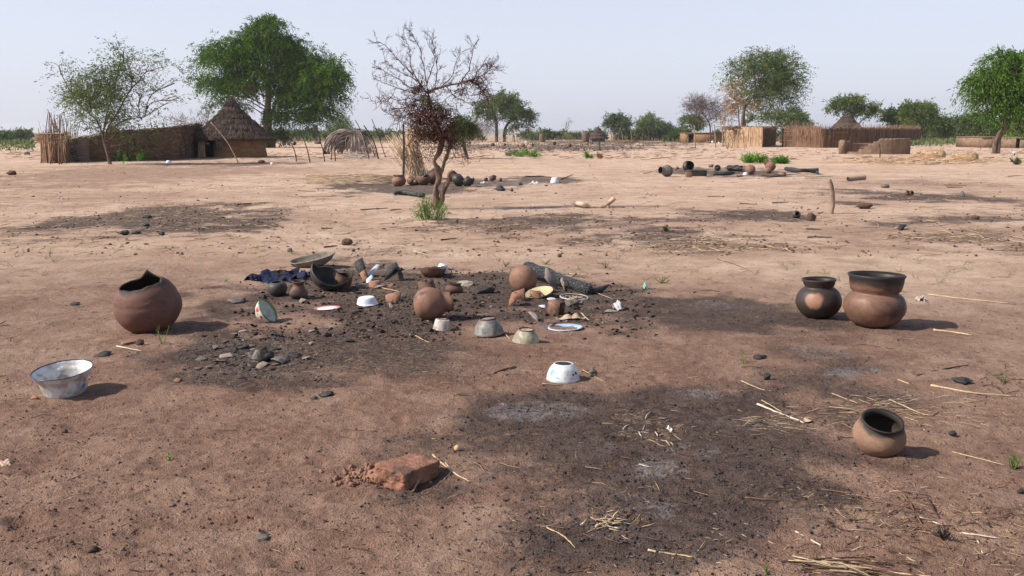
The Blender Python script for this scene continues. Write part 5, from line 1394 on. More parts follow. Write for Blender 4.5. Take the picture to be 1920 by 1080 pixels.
sherd(878, 346, 14, 40, SHERD_K, 'black sherd beside the tilted half pot right of the thorn tree', (-20, -30), curve=.4, th=.02)
mpot(911, 339, 4, 'tiny dark pot, first right of the tilted half pot', K, BALL)
mpot(920, 339, 5.5, 'tiny brown pot, second right of the tilted half pot', PB, BALL, ry=30)
mpot(927, 338, 5.5, 'tiny blackened pot, third right of the tilted half pot', K, BALL, ry=-30, rx=-50)
mpot(935, 340, 4, 'tiny red brown pot, rightmost of the row beyond the thorn tree', CL_RED, BALL, ry=70)
stone('charcoal_lump', 'burnt lump with grey ash in front of the tiny pots', 938, 358, 17, 9, CHAR, 51, cat='charcoal', rough=.5)
stone('stone', 'small dark cone shaped stone right of the burnt lump', 960, 359, 6, 6, STONE_B, 52)
stone('stone', 'dark stone left of the white bowl in the middle distance', 976, 347, 8, 5, STONE_B, 53)
stone('stone', 'dark dung lump in front of the white bowl', 1024, 349, 6, 3, STONE_B, 54)
bowl_thing('enamel_bowl', 'white enamel bowl upside down, shining alone beyond the bleached log', 'bowl', 1040, 343, 8, [(0, 0), (.5, .0), (.75, .2), (.95, .8), (1.0, 1.3)], E_WHITE, flip=True, n=24)
stick('dark stick leaning up right of the shining white bowl', [(1052, 337), (1074, 328)], .02, ST_K, 'dead_stick', 'stick')
stick('charred branch behind the shining white bowl', [(985, 332), (1015, 332), (1032, 333)], .028, ST_K, 'charred_branch', 'branch')
rag(1003, 345, 24, 6, M_RAG, 'grey white crumpled scrap left of the shining white bowl', 13)
rag(864, 341, 14, 5, M_RAG, 'whitish scrap behind the blackened pot at the thorn tree', 14)
rag(908, 343, 16, 3, M_RAG, 'flat white and pink scrap in front of the tiny pots', 15)

# black charred pole
pole_thing('thin charred black pole standing upright beside the leaning reed stack', [(756, 233), (757, 260), (757, 300), (756, 343)], .042, CHAR, 'charred_pole', 'pole')
# leaning stack of reeds
base = G(775, 336); t = thing('reed_stack', 'stack of dry reeds leaning up behind the black pole, spread at the top', 'reed stack', base)
A, B = [], []
for i in range(250):
    u = random.random()
    if u < .40:      # left leaning sheaf
        bx, by = 778 + random.gauss(0, 8), 334; tx, ty = 722 + 58 * random.random() ** .8, 262 - 26 * random.random() + 12
    else:
        bx, by = 778 + random.uniform(-9, 16) + (random.random() < .25) * random.uniform(0, 14), 334; tx, ty = 765 + random.uniform(-5, 13), 236 + 40 * random.random()
    a_ = P(bx, by, base.y + random.uniform(-.35, .5)); b_ = P(tx, ty, base.y + random.uniform(-.5, .8))
    A.append(np.array(a_ - base)); B.append(np.array(b_ - base))
o = strands('reeds', A[110:], B[110:], .011, STRAW, t, bend=.03, tint=RNG.uniform(.1, 1, len(A) - 110)); tag(o, kind='stuff')
for a_, b_ in list(zip(A, B))[:110]:
    strands('reed', [a_], [b_], .015, STRAW, t, bend=.03, tint=random.uniform(.3, 1))
tag(strands('fallen_reeds', [np.array(G(797 + random.gauss(0, 5), 333)) + [0, 0, .4 * random.random()] for _ in range(60)], [np.array(G(812 + random.gauss(0, 4), 337)) for _ in range(60)], .012, STRAW, tint=RNG.uniform(0, .6, 60)), 'short reeds slumped at the foot of the leaning reed stack', kind='stuff')
stick('long reed lying out to the left from the foot of the stack', [(735, 318, 18), (757, 330, 2)], .018, ST_P)
# straw mat lying flat left of the pots
A, B = [], []
for i in range(420):
    x0 = random.uniform(570, 700); y0 = random.uniform(331, 346); L = random.uniform(20, 75)
    A.append(G(x0, y0, random.uniform(.01, .06))); B.append(G(min(x0 + L, 742), y0 + random.uniform(-2, 2), random.uniform(.01, .07)))
tag(strands('flattened_reeds', A, B, .010, STRAW, bend=.02, tint=RNG.uniform(.2, 1, 420)), 'flattened layer of long reeds lying left of the black pole', kind='stuff')

# ---------- the far group of pots on the right
mpot(1259, 331, 11, 'grey brown round pot lying at the left end of the far right pot group', CL_GRY, NECKB, ry=-84, rz=30)
mpot(1286, 322, 11, 'dark pot lying with its black mouth towards the viewer, far right pot group', K, ROLLRIM, rx=75, rz=20)
sherd(1270, 324, 9, 14, SHERD_R, 'reddish sherd sticking up between the two left pots of the far right group', (-50, 30), curve=.3, th=.02, lift=.1)
s = mscale(1303, 329); o = clod_box('burnt_block', (36 * s, 22 * s, 11 * s), CHAR, 5, k=10, am=.1); tag(o, 'blackened block with a red brick face, left of the far right pot group', 'block'); rest(o, 1305, 330, rz=.1)
o = clod_box('red_brick', (11 * s, 9 * s, 9 * s), SHERD_R, 7, k=8, am=.06); tag(o, 'small red brick at the left end of the blackened block', 'brick'); rest(o, 1291, 332.5, rz=.1)
mpot(1333, 314, 5, 'small red bowl at the back of the far right pot group', CL_RED, [(0, 0), (.6, .05), (1, .6), (.9, 1.2)])
mpot(1347, 320, 6, 'dark broken pot with a light rim at the back of the far right pot group', K, BALL, rx=50, rz=-40)
log_obj('charred_log', 'low charred log lying along the front of the far right pot group', 'log', [G(1337, 329) + Vector((0, 0, .08)), G(1355, 329) + Vector((0, 0, .06)), G(1378, 328) + Vector((0, 0, .09))], [.12, .07, .10, .05], CHAR, freq=4, sub=8)
stone('charcoal_lump', 'burnt lump behind the low charred log in the far right group', 1374, 320, 22, 10, CHAR, 61, cat='charcoal', rough=.5)
stone('charcoal_lump', 'burnt flat lump behind the orange bowl in the far right group', 1389, 321, 22, 8, CHAR, 62, cat='charcoal', rough=.5)
bowl_thing('clay_bowl', 'orange clay bowl with pale rim in front of the far right pot group', 'bowl', 1386, 331, 7, DISHP, CL_RED, rimmat=E_CREAM, rimt=.12, n=24)
bowl_thing('enamel_bowl', 'blue and white enamel bowl upside down, right of the orange bowl', 'bowl', 1398, 328, 6, BOWLP, E_PLBLUE, flip=True, n=24)
mpot(1416, 327.5, 9.5, 'round terracotta pot lying with its mouth to the left, far right pot group', CL_RED, NECKB, ry=-80, rz=-20)
mpot(1438, 325, 6.5, 'small round terracotta pot left of the taller one, far right pot group', CL_RED, BALL, ry=30)
mpot(1451, 321.5, 9.5, 'round terracotta pot tipped up with a short dark neck, far right pot group', CL_RED, NECKB, ry=-45, rz=-10)
stone('earth_heap', 'low reddish heap in front of the terracotta pots of the far right group', 1447, 331, 34, 5, STONE_B, 63, cat='earth heap')
mpot(1469, 330.5, 5, 'small broken red pot at the right of the far right pot group', CL_RED, [(0, 0), (.7, .05), (1, .7), (.9, 1.5)])
t = thing('charred_bench', 'charred log raised on a short leg, right end of the far right pot group', 'log', G(1505, 325))
L0 = np.array(t.location)
mb = MB(); tube(mb, smooth_path([np.array(G(1474, 322)) + [0, 0, .12], np.array(P(1495, 319, L0[1])), np.array(P(1515, 320, L0[1])), np.array(P(1534, 320, L0[1]))], 5) - L0, [.09] * 16, n=10, rough=.2, freq=4); mb.build('trunk', CHAR, t)
mb = MB(); tube(mb, [np.array(P(1532, 321, L0[1])) - L0, np.array(G(1532, 327)) - L0 - [0, 0, .03]], [.06, .06], n=8, rough=.2); mb.build('leg', CHAR, t)

# ---------- low bushes
def bush(px, py, wpx, hpx, n, mat, label, seed, leaf=.10, lw=.03, name='green_bush', cat='bush', group=None, stems=True, loose=.5):
    rg = np.random.default_rng(seed); g = np.array(G(px, py)); s = mscale(px, py); W, H = wpx * s / 2, hpx * s
    t = thing(name, label, cat, tuple(g), group)
    k = max(6, n // 60)
    top = np.stack([rg.uniform(-1, 1, k) * W, rg.uniform(-1, 1, k) * W * .7, H * rg.uniform(.35, 1, k)], -1)
    top[:, 2] *= np.clip(1.15 - (top[:, 0] / W) ** 2 * .7, .2, 1)
    base = np.stack([rg.normal(0, .12, k) * W, rg.normal(0, .12, k) * W, -0.03 + 0 * top[:, 0]], -1) + top * np.array([loose, loose, 0])
    strands('stems', base, top, .008 * max(1, H), BARK, t, bend=.08, tint=.5)
    u = rg.uniform(.15, 1.05, n); i = rg.integers(0, k, n)
    c = base[i] * (1 - u[:, None]) + top[i] * u[:, None] + rg.normal(0, 1, (n, 3)) * np.array([W * .16, W * .14, H * .12])
    c[:, 2] = np.abs(c[:, 2])
    d = (top[i] - base[i]); d /= np.linalg.norm(d, axis=1, keepdims=True); d = d + rg.normal(0, .7, (n, 3)); d[:, 2] = np.abs(d[:, 2]) * .8 + .1
    leaves_mesh('foliage', c, d, leaf, lw, mat, t, np.clip(rg.uniform(0, 1, k)[i] * .6 + rg.uniform(0, .4, n), 0, 1), rg)
    return t

def leaves_mesh(name, c, d, L, W, mat, parent, tint, rg, kind=None):
    n = len(c); d = d / (np.linalg.norm(d, axis=1, keepdims=True) + 1e-9)
    r = rg.normal(0, 1, (n, 3)); u = np.cross(d, r); u /= np.linalg.norm(u, axis=1, keepdims=True) + 1e-9
    L = L * rg.uniform(.5, 1.3, (n, 1)); W = W * rg.uniform(.6, 1.2, (n, 1))
    V = np.stack([c, c + d * L * .45 + u * W / 2, c + d * L, c + d * L * .45 - u * W / 2], 1).reshape(-1, 3)
    F = np.arange(n * 4).reshape(n, 4)
    return mesh_obj(name, V, [F], mat, parent, False, None, np.repeat(tint, 4))

LEAF_FRESH = mat_leaf('fresh_leaf', (0.05, 0.15, 0.018), (0.14, 0.30, 0.045), transl=.4)
LEAF_BRIGHT = mat_leaf('acacia_leaf', (0.016, 0.045, 0.006), (0.098, 0.195, 0.024), (0.13, 0.16, 0.045), transl=.2)
LEAF_GREY = mat_leaf('grey_green_leaf', (0.060, 0.095, 0.035), (0.160, 0.210, 0.085), (0.21, 0.20, 0.12), transl=.25)
LEAF_DARK = mat_leaf('dark_leaf', (0.026, 0.058, 0.014), (0.078, 0.130, 0.036), (0.12, 0.13, 0.05), transl=.3)
LEAF_BROWN = mat_leaf('scorched_leaf', (0.16, 0.085, 0.035), (0.36, 0.21, 0.09), transl=.3)
LEAF_PURPLE = mat_leaf('dry_purple_twig', (0.075, 0.050, 0.046), (0.17, 0.115, 0.10), transl=.15)
LEAF_MIX = mat_leaf('mixed_leaf', (0.038, 0.078, 0.016), (0.125, 0.175, 0.045), (0.28, 0.18, 0.085), transl=.3)
LEAF_FAR = mat_leaf('far_leaf', (0.050, 0.080, 0.030), (0.120, 0.155, 0.066), (0.19, 0.17, 0.09), transl=.3)

bush(806, 412, 64, 44, 1500, LEAF_FRESH, 'bright green feathery bush growing at the foot of the thorn tree', 1, .07, .010)
bush(1418, 306, 50, 15, 900, LEAF_FRESH, 'left of the two low bright green bushes beyond the far right pots', 2, .2, .06)
bush(1467, 307, 38, 12, 800, LEAF_FRESH, 'right of the two low bright green bushes beyond the far right pots', 3, .2, .06)
bush(965, 293, 34, 10, 500, LEAF_GREY, 'left end of the low green bushes in front of the far village', 4, .2, .05)
bush(990, 294, 46, 13, 700, LEAF_FRESH, 'right part of the low green bushes in front of the far village', 5, .2, .05)
bush(1101, 297, 16, 9, 300, LEAF_FRESH, 'small round green bush in the middle of the far yard', 6, .2, .05)
bush(1124, 298, 9, 10, 200, LEAF_BROWN, 'brown dead bush stump beside the small round green bush', 7, .2, .05, name='dead_bush')
bush(1247, 434, 9, 12, 120, LEAF_DARK, 'tiny dark green seedling alone on the sand in the middle', 8, .05, .012, name='seedling', cat='seedling')
bush(1902, 309, 14, 12, 200, LEAF_GREY, 'grey green weed at the right edge beyond the straw', 9, .2, .05)
# ------------------------------------------------------------------ reed and straw builders
REED_D = mat_plain('dark_reed', (0.120, 0.068, 0.046), (0.350, 0.215, 0.145), tinted=True, sc=10, bump=.3)
REED_L = mat_plain('light_reed', (0.27, 0.165, 0.100), (0.60, 0.43, 0.285), tinted=True, sc=10, bump=.3)
REED_M = mat_plain('brown_reed', (0.110, 0.062, 0.040), (0.34, 0.210, 0.130), tinted=True, sc=10, bump=.3)
MAT_D = mat_plain('dark_mat', (0.090, 0.053, 0.038), (0.18, 0.110, 0.078), sc=14, stretch=(1, 1, 6), bump=.8)
MAT_L = mat_plain('light_mat', (0.22, 0.135, 0.08), (0.42, 0.28, 0.165), sc=14, stretch=(5, 5, 1), bump=.8)
THATCH = mat_plain('old_thatch', (0.060, 0.043, 0.036), (0.175, 0.128, 0.104), tinted=True, sc=9, bump=.6)
THATCH_B = mat_plain('thatch_layer', (0.050, 0.036, 0.030), (0.120, 0.088, 0.072), sc=9, bump=1.0, bd=.05)
MUD = mat_plain('mud_wall', (0.175, 0.115, 0.080), (0.265, 0.180, 0.128), sc=2.2, bump=1.0, bd=.05)
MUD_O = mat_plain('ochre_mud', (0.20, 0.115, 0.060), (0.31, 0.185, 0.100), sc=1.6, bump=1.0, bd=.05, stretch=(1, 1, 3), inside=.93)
GREY_STRAW = mat_plain('grey_straw', (.13, .10, .085), (.55, .46, .40), tinted=True)
GRANARY = mat_plain('granary_clay', (0.12, 0.075, 0.055), (0.20, 0.13, 0.10), sc=2, bump=1.0, bd=.05, stretch=(1, 1, 3))

def wall_path(pts, n):
    """pts: (px, base py, top py); returns base points, heights along n samples"""
    W = []
    for px, pb, pt in pts:
        g = G(px, pb); W.append((g.x, g.y, g.z, P(px, pt, g.y).z - g.z))
    W = np.array(W); seg = np.concatenate([[0], np.cumsum(np.hypot(np.diff(W[:, 0]), np.diff(W[:, 1])))])
    u = np.linspace(0, seg[-1], n)
    return np.stack([np.interp(u, seg, W[:, i]) for i in range(4)], -1), seg[-1]

def mat_panel(parent, name, pts, mat, th=.05, n=24, rag_top=.04):
    Q, L = wall_path(pts, n); k = 5
    T = np.gradient(Q[:, :2], axis=0); T /= np.linalg.norm(T, axis=1, keepdims=True); N = np.stack([T[:, 1], -T[:, 0]], -1)
    V = []
    for sd in (-1, 1):
        for j in range(k):
            h = Q[:, 3] * j / (k - 1)
            h = h * (1 + (rag_top * fbm(np.arange(n) * .8, np.zeros(n) + j, o=2, s=5) if j == k - 1 else 0))
            w = .03 * fbm(np.arange(n) * .5, np.zeros(n) + j * .8, o=2, s=8)
            V.append(np.stack([Q[:, 0] + N[:, 0] * (sd * th / 2 + w), Q[:, 1] + N[:, 1] * (sd * th / 2 + w), Q[:, 2] - .03 + h], -1))
    V = np.vstack(V); f = grid_faces(k, n); K = k * n
    F = [f, f[:, ::-1] + K]
    j = np.arange(n - 1); top = (k - 1) * n
    F.append(np.stack([top + j, top + j + 1, K + top + j + 1, K + top + j], -1))
    for e in (0, n - 1):
        i = np.arange(k - 1); F.append(np.stack([i * n + e, i * n + n + e, K + i * n + n + e, K + i * n + e], -1))
    return mesh_obj(name, V, F, mat, parent, True)

def reeds_on(parent, name, pts, mat, n, w, mode='h', side=-1, off=.045, over=(0, 0), tint=(0, 1), length=None, seed=1, tilt=.03, kind='stuff'):
    Q, L = wall_path(pts, 200); rg = np.random.default_rng(seed)
    T = np.gradient(Q[:, :2], axis=0); T /= np.linalg.norm(T, axis=1, keepdims=True); N = np.stack([T[:, 1], -T[:, 0]], -1)
    sd = side * np.ones(n)
    def at(u, h, o):
        u = np.clip(u, 0, .9999) * 199; i = u.astype(int)
        q = Q[i] + (Q[np.minimum(i + 1, 199)] - Q[i]) * (u - i)[:, None]
        return np.stack([q[:, 0] + N[i, 0] * o, q[:, 1] + N[i, 1] * o, q[:, 2] + q[:, 3] * h], -1)
    o = sd * off + rg.normal(0, .012, n)
    if mode == 'h':
        u = rg.uniform(-.05, 1, n); l = (length or 1.2) / L * rg.uniform(.5, 1.3, n); h = rg.uniform(.0, 1.0 + over[1], n)
        A = at(u, h, o); B = at(u + l, h + rg.normal(0, tilt, n), o)
        if over[0]: pass
    else:
        u = rg.uniform(0, 1, n)
        A = at(u, np.zeros(n), o); B = at(u + rg.normal(0, tilt, n), 1 + rg.uniform(over[0], over[1], n), o + rg.normal(0, .03, n))
        A[:, 2] -= .03
    ob = strands(name, A, B, w, mat, parent, bend=.015, tint=rg.uniform(tint[0], tint[1], n))
    if kind: ob['kind'] = kind
    return ob

# ------------------------------------------------------------------ conical hut with thatched roof
def thatched_hut(name, label, px, py, rw, hw, re_, ze, prof, wallmat, gap=None, nst=3500, layers=7, seed=3, cap=False, wall_arc=None):
    g = G(px, py); s = mscale(px, py); t = thing(name, label, 'hut', g)
    mb = MB(); arc = (0, 2 * PI) if gap is None else (gap[1], gap[0] + 2 * PI)
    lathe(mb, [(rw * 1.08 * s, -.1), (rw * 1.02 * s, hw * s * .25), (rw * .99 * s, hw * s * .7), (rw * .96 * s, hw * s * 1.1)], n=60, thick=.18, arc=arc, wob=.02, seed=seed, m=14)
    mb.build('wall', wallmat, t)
    pr = np.array(prof, float) * s     # from eave to apex (r, z)
    sm = smooth_path([(a, 0, b) for a, b in pr], 8)[:, [0, 2]]
    roof = None
    L = np.linspace(0, 1, layers + 1)
    u_ = np.linspace(0, 1, len(sm))
    def prof_at(u): return np.interp(u, u_, sm[:, 0]), np.interp(u, u_, sm[:, 1])
    rg = np.random.default_rng(seed)
    mb = MB(); lathe(mb, [(prof_at(u)[0] * .97, prof_at(u)[1] - .05) for u in np.linspace(0, 1, 10)], n=48, thick=.04, m=18); roof = mb.build('roof', THATCH_B, t)
    for i in range(layers):
        u0, u1 = max(L[i] - .03, 0), min(L[i + 1] + .05, 1)
        r0, z0 = prof_at(u0); r1, z1 = prof_at(u1)
        r0 += .24; z0 -= .14
        mb = MB(); n_ = 72
        A = np.arange(n_) * 2 * PI / n_
        rr = []
        for q in np.linspace(0, 1, 5):
            ra = r0 + (r1 - r0) * q; za = z0 + (z1 - z0) * q
            k_ = fbm(np.cos(A) * 5 + i * 3, np.sin(A) * 5, o=3, s=seed + i)
            rr.append(np.stack([(ra + (1 - q) * .05 * k_) * np.cos(A), (ra + (1 - q) * .05 * k_) * np.sin(A), za + (1 - q) * .07 * k_ + .035 * math.sin(q * 3) + 0 * A], -1))
        rr.append(np.stack([(r0 - .10) * np.cos(A), (r0 - .10) * np.sin(A), z0 + .01 + 0 * A], -1))   # underside of the ragged edge
        Vv = np.vstack([rr[-1]] + rr[:-1]); mb.add(Vv, [grid_faces(6, n_, True)])
        mb.build('thatch_layer', THATCH_B, roof)
    n = nst; u = rg.uniform(0, 1, n) ** 1.4; a = rg.uniform(0, 2 * PI, n)
    ii = np.minimum((u * layers).astype(int), layers - 1)
    r0, z0 = prof_at(u); u2 = np.maximum(u - rg.uniform(.05, .13, n), 0); r1, z1 = prof_at(u2)
    lay = .24 * (1 - (u * layers - ii))
    A = np.stack([(r0 + lay) * np.cos(a), (r0 + lay) * np.sin(a), z0 + .04], -1)
    a2 = a + rg.normal(0, .03, n); dr = rg.uniform(.06, .16, n)
    B = np.stack([(r1 + dr) * np.cos(a2), (r1 + dr) * np.sin(a2), z1 - rg.uniform(0.0, .12, n)], -1)
    o = strands('thatch', A, B, .014, THATCH, roof, bend=.03, tint=rg.uniform(0, 1, n)); o['kind'] = 'stuff'
    if cap:
        mb = MB(); ax, az = sm[-1]
        tube(mb, [(0, 0, az - .15), (0, 0, az + .12), (0, 0, az + .22)], [.28, .24, .10], n=14, rough=.1); mb.build('roof_cap', THATCH_B, roof)
    return t, g, s

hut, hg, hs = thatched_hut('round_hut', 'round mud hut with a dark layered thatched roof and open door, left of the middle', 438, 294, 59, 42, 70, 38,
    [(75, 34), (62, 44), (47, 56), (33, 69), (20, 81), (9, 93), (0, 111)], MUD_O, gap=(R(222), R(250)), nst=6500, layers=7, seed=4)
def hp(px, py, dy=0.0): return np.array(P(px, py, hg.y - 59 * hs + dy)) - np.array(hg)
# reed jambs and a grass shade hanging beside the door
yy = .55
yy = -.1
A = [hp(371 + random.uniform(0, 14), 295, yy + .1 * random.random()) for _ in range(130)]; B = [a + hp(372 + random.uniform(0, 13), 256, yy + .1) - a for a in A]
strands('door_reeds', A, B, .02, REED_L, hut, tint=RNG.uniform(.2, 1, 130))['kind'] = 'stuff'
A = [hp(409 + random.uniform(-5, 6), 247, -.35 + .3 * random.random()) for _ in range(170)]; B = [hp(405 + random.uniform(0, 13), 255 + 26 * random.random() ** .7, -.3 + .45 * random.random()) for _ in range(170)]
strands('door_screen', A, B, .02, GREY_STRAW, hut, bend=.05, tint=RNG.uniform(.2, 1, 170))['kind'] = 'stuff'
mb = MB(); tube(mb, [hp(378, 270, -.15), hp(392, 269, -.15)], .04, n=6); mb.build('tie', STRAW, hut)
pole_thing('thin crooked pole leaning against the round hut beside its door', [(395, 229, .6), (417, 254, .4), (432, 276, .2), (448, 305)], .035, WOOD_G, 'leaning_pole', 'pole')

# ------------------------------------------------------------------ mat wall between the hut and the stick pen
t = thing('reed_mat_wall', 'long dark wall of horizontal reed mats joining the stick pen to the round hut', 'fence', G(270, 301))
bx = np.array(t.location)
def setrel(o, t_):
    o.parent = t_; o.matrix_parent_inverse = Matrix.Translation(-t_.location); return o
W1 = [(168, 303, 256), (192, 303, 249), (230, 302, 245), (280, 301, 243), (322, 300, 240), (345, 298, 236), (364, 295.3, 233), (380, 294, 232)]
setrel(mat_panel(None, 'mat_panel', W1, MAT_D, n=40), t)
setrel(reeds_on(None, 'reeds', W1, REED_D, 2600, .016, 'h', side=1, over=(0, .03), length=1.3, seed=2, tint=(0, 1)), t)
for i in range(13):
    x0 = [207, 218, 232, 248, 262, 274, 286, 298, 309, 320, 331, 342, 352][i] ; k = -6 - i * .9
    g = G(x0 + 12, 302.5 - i * .35); mb = MB(); p = smooth_path([P(x0 + k * .3, 241 - i * .5 + random.uniform(-8, 3), g.y + .12), P(x0 + 5, 270, g.y + .0), g - Vector((0, 0, .05))], 4)
    tube(mb, p, .028, n=6); setrel(mb.build('pole', WOOD_D, None), t)
t = thing('reed_mat_wall', 'short paler grey section of mat wall between the stick pen and the dark wall', 'fence', G(147, 304))
W2 = [(128, 304, 262), (146, 304, 262), (167, 303.5, 258)]
setrel(mat_panel(None, 'mat_panel', W2, THATCH_B, n=12), t)
setrel(reeds_on(None, 'reeds', W2, mat_plain('grey_reed', (.14, .11, .09), (.38, .31, .26), tinted=True), 420, .018, 'h', side=1, length=.9, seed=3, over=(0, .05), tilt=.06), t)
# lump of mud/pot on top
stone('clay_lump', 'rounded brown pot bottom showing above the reed mat wall', 215, 303, 15, 9, MUD, 71, cat='pot').location.z += 1.78
# ------------------------------------------------------------------ stick pen at the far left
t = thing('stick_pen', 'pen of upright sticks with a yellow straw band at the left of the wall', 'pen', G(98, 305))
W3 = [(80, 305, 252), (100, 306, 251), (124, 305.5, 249), (134, 303, 249)]
W4 = [(80, 305, 252), (74, 302, 252)]
setrel(mat_panel(None, 'back_mat', [(88, 301, 262), (110, 301, 262), (128, 301, 262)], MAT_D, n=14), t)
setrel(reeds_on(None, 'reeds', W3, REED_M, 240, .022, 'v', side=1, seed=5, over=(-.5, .0), tint=(.2, 1), tilt=.02), t)
W5 = [(66, 268, 249)] 
def band(px0, px1, y0, y1, gy, n, mat, name):
    g = G(100, gy); A, B = [], []
    for _ in range(n):
        x = random.uniform(px0, px1 - 8); L = random.uniform(12, 40); y = random.uniform(y0, y1); d = g.y + random.uniform(-.25, .25)
        A.append(P(x, y, d)); B.append(P(min(x + L, px1 + 3), y + random.uniform(-2.4, 1.2), d))
    o = strands(name, A, B, .026, mat, None, bend=.03, tint=RNG.uniform(.2, 1, n)); o['kind'] = 'stuff'; return o
setrel(band(64, 124, 250, 268, 304.5, 420, REED_L, 'straw_band'), t)
for i in range(36):
    x = random.choice([random.uniform(70, 128), random.uniform(92, 126)]); yb = 305 + random.uniform(-3, 3) if i < 22 else 302; yt = random.uniform(206, 250) if i > 10 else random.uniform(240, 262)
    g = G(x, yb); mb = MB(); w_ = random.uniform(.018, .045)
    p = smooth_path([P(x + random.gauss(-2, 5), yt, g.y + random.uniform(-.1, .3)), P(x + random.gauss(0, 2.5), (yt + yb) / 2 + random.uniform(-6, 6), g.y), g - Vector((0, 0, .05))], 4)
    tube(mb, p, np.linspace(w_ * .45, w_, len(p)), n=6); setrel(mb.build('stick', random.choice([WOOD_D, ST_B, WOOD_G]), None), t)
for i in range(46):
    x = random.uniform(84, 146); g = G(x, 303); mb = MB(); yt = random.uniform(212, 248)
    tube(mb, smooth_path([P(x + random.gauss(0, 6), yt, g.y), P(x + random.gauss(0, 3), (yt + 262) / 2, g.y), P(x, 266, g.y)], 3), np.linspace(.008, .018, 7), n=5); setrel(mb.build('twig', random.choice([ST_B, REED_M, LEAF_PURPLE]), None), t)
bowl_thing('enamel_bowl', 'white enamel bowl upside down near the far left mat wall', 'bowl', 316, 305, 5, BOWLP, E_WHITE, flip=True, n=20)

# ------------------------------------------------------------------ collapsed arched shelter
t = thing('arched_shelter', 'collapsed arched shelter of grey palm stalks beyond the yard, left of the thorn tree', 'shelter', G(645, 289))
gy = G(645, 289).y; sc = mscale(645, 289)
A, B = [], []; TT = []
cxp, rxp, rzp = 648, 42, 45
def vault(u, q):      # u along the arch 0..1 from left foot to right foot, q depth
    a = PI * (1 - u); return np.array([(cxp - 960 + rxp * math.cos(a)) * sc, gy + q, G(645, 289).z + rzp * sc * math.sin(a) ** .8])
mb = MB(); uu = np.linspace(0.0, .82, 16); V = np.array([vault(u, q) * [1, 1, 1] for q in (-.1, 1.2, 2.4) for u in uu]); mb.add(V, [grid_faces(3, 16)]); 
sh = mb.build('shelter_skin', mat_plain('shelter_skin', (.06, .045, .038), (.17, .13, .11), sc=3)); md = sh.modifiers.new('t', 'SOLIDIFY'); md.thickness = .08; setrel(sh, t)
for i in range(620):
    u0 = random.uniform(0, .85); u1 = min(u0 + random.uniform(.12, .30), 1); q = random.uniform(-.3, 1.8); k = random.uniform(1.0, 1.06)
    a_, b_ = vault(u0, q), vault(u1, q + random.gauss(0, .15)); c0 = vault(.5, q) * [1, 1, 0]
    A.append(a_); B.append(b_ + [0, 0, random.uniform(-.05, .08)]); TT.append(random.random())
for i in range(150):
    x = random.uniform(655, 678); A.append(P(x, 246 + random.uniform(-3, 8), gy - .3)); B.append(P(x + random.gauss(3, 8), 289 - random.uniform(0, 12), gy - .45)); TT.append(random.uniform(.5, 1))
for i in range(60):
    x = random.uniform(672, 688); A.append(P(x, 264 + random.uniform(-3, 8), gy - .3)); B.append(P(x + random.gauss(10, 6), 280 + random.uniform(-4, 12), gy - .6)); TT.append(random.uniform(.6, 1))
for i in range(420):      # curved stalks closing the near end
    k = random.uniform(.25, 1.0); u0 = random.uniform(0, .45); u1 = u0 + random.uniform(.10, .22); q = random.uniform(-.45, -.15)
    def en(u):
        a = PI * (1 - u); return np.array([(cxp + 6 - 960 + rxp * k * math.cos(a)) * sc, gy + q, G(645, 289).z + rzp * k * sc * math.sin(a) ** .8])
    A.append(en(u0)); B.append(en(u1)); TT.append(random.uniform(0, .55) if k < .7 else random.random())
o = strands('stalks', A, B, .035, GREY_STRAW, None, bend=.05, tint=TT); o['kind'] = 'stuff'; setrel(o, t)
A = [G(x, y, .06) for x, y in ((640 + random.uniform(0, 60), 294 + random.gauss(0, 2)) for _ in range(80))]; B = [a + Vector((random.uniform(.2, .7), random.gauss(0, .2), random.uniform(0, .05))) for a in A]
tag(strands('fallen_stalks', A, B, .035, GREY_STRAW, None, tint=RNG.uniform(.6, 1, 80)), 'pale grey stalks lying in front of the arched shelter', kind='stuff')

PO = 'thin leaning poles of a vanished fence left of the thorn tree'
for pts, lab in (([(529, 237), (543, 262), (553, 285), (556, 303)], 'leftmost thin leaning pole of the vanished fence'), ([(554, 239), (568, 258), (577, 285), (582, 305)], 'second thin leaning pole from the left, with a fork'),
                 ([(593, 240), (600, 262), (606, 285), (609, 303)], 'third leaning pole, left of the arched shelter'), ([(666, 225), (678, 248), (687, 275), (692, 298)], 'tall thin pole at the right edge of the arched shelter'),
                 ([(682, 235), (695, 254), (704, 275), (710, 298)], 'thick crooked pole right of the arched shelter'), ([(697, 223), (710, 255), (718, 280), (724, 295)], 'tallest leaning pole between the arched shelter and the reed stack'),
                 ([(655, 235), (672, 246), (684, 262)], 'crooked branch standing out of the top of the arched shelter'), ([(688, 262), (698, 275), (703, 294)], 'short thin stick between the crooked poles'),
                 ([(620, 262), (622, 283), (621, 300)], 'short mossy pole in front of the arched shelter, left one'), ([(628, 268), (628, 285), (629, 302)], 'short mossy pole in front of the arched shelter, right one')):
    if 'out of the top' in lab:
        p = smooth_path([P(655, 235, gy), P(672, 246, gy), P(686, 250, gy), P(697, 266, gy), P(706, 290, gy - .5)], 4); mb = MB(); tube(mb, p, .03, n=6); tag(mb.build('dead_branch', WOOD_D, None, True, tuple(p[-1])), lab, 'branch')
    else: pole_thing(lab, pts, .05 if 'thick' in lab else .032, WOOD_D, 'leaning_pole', 'pole', group=PO)
stone('stone', 'pink block of clay beyond the yard under the big green tree', 490, 306, 14, 6, SHERD_R, 81)
stone('stone', 'little white stone beyond the yard, right of the pink block', 510, 309, 6, 4, E_WHITE, 82)
stone('stone', 'grey stone at the far left beyond the pen', 51, 290, 10, 6, STONE_G, 83)

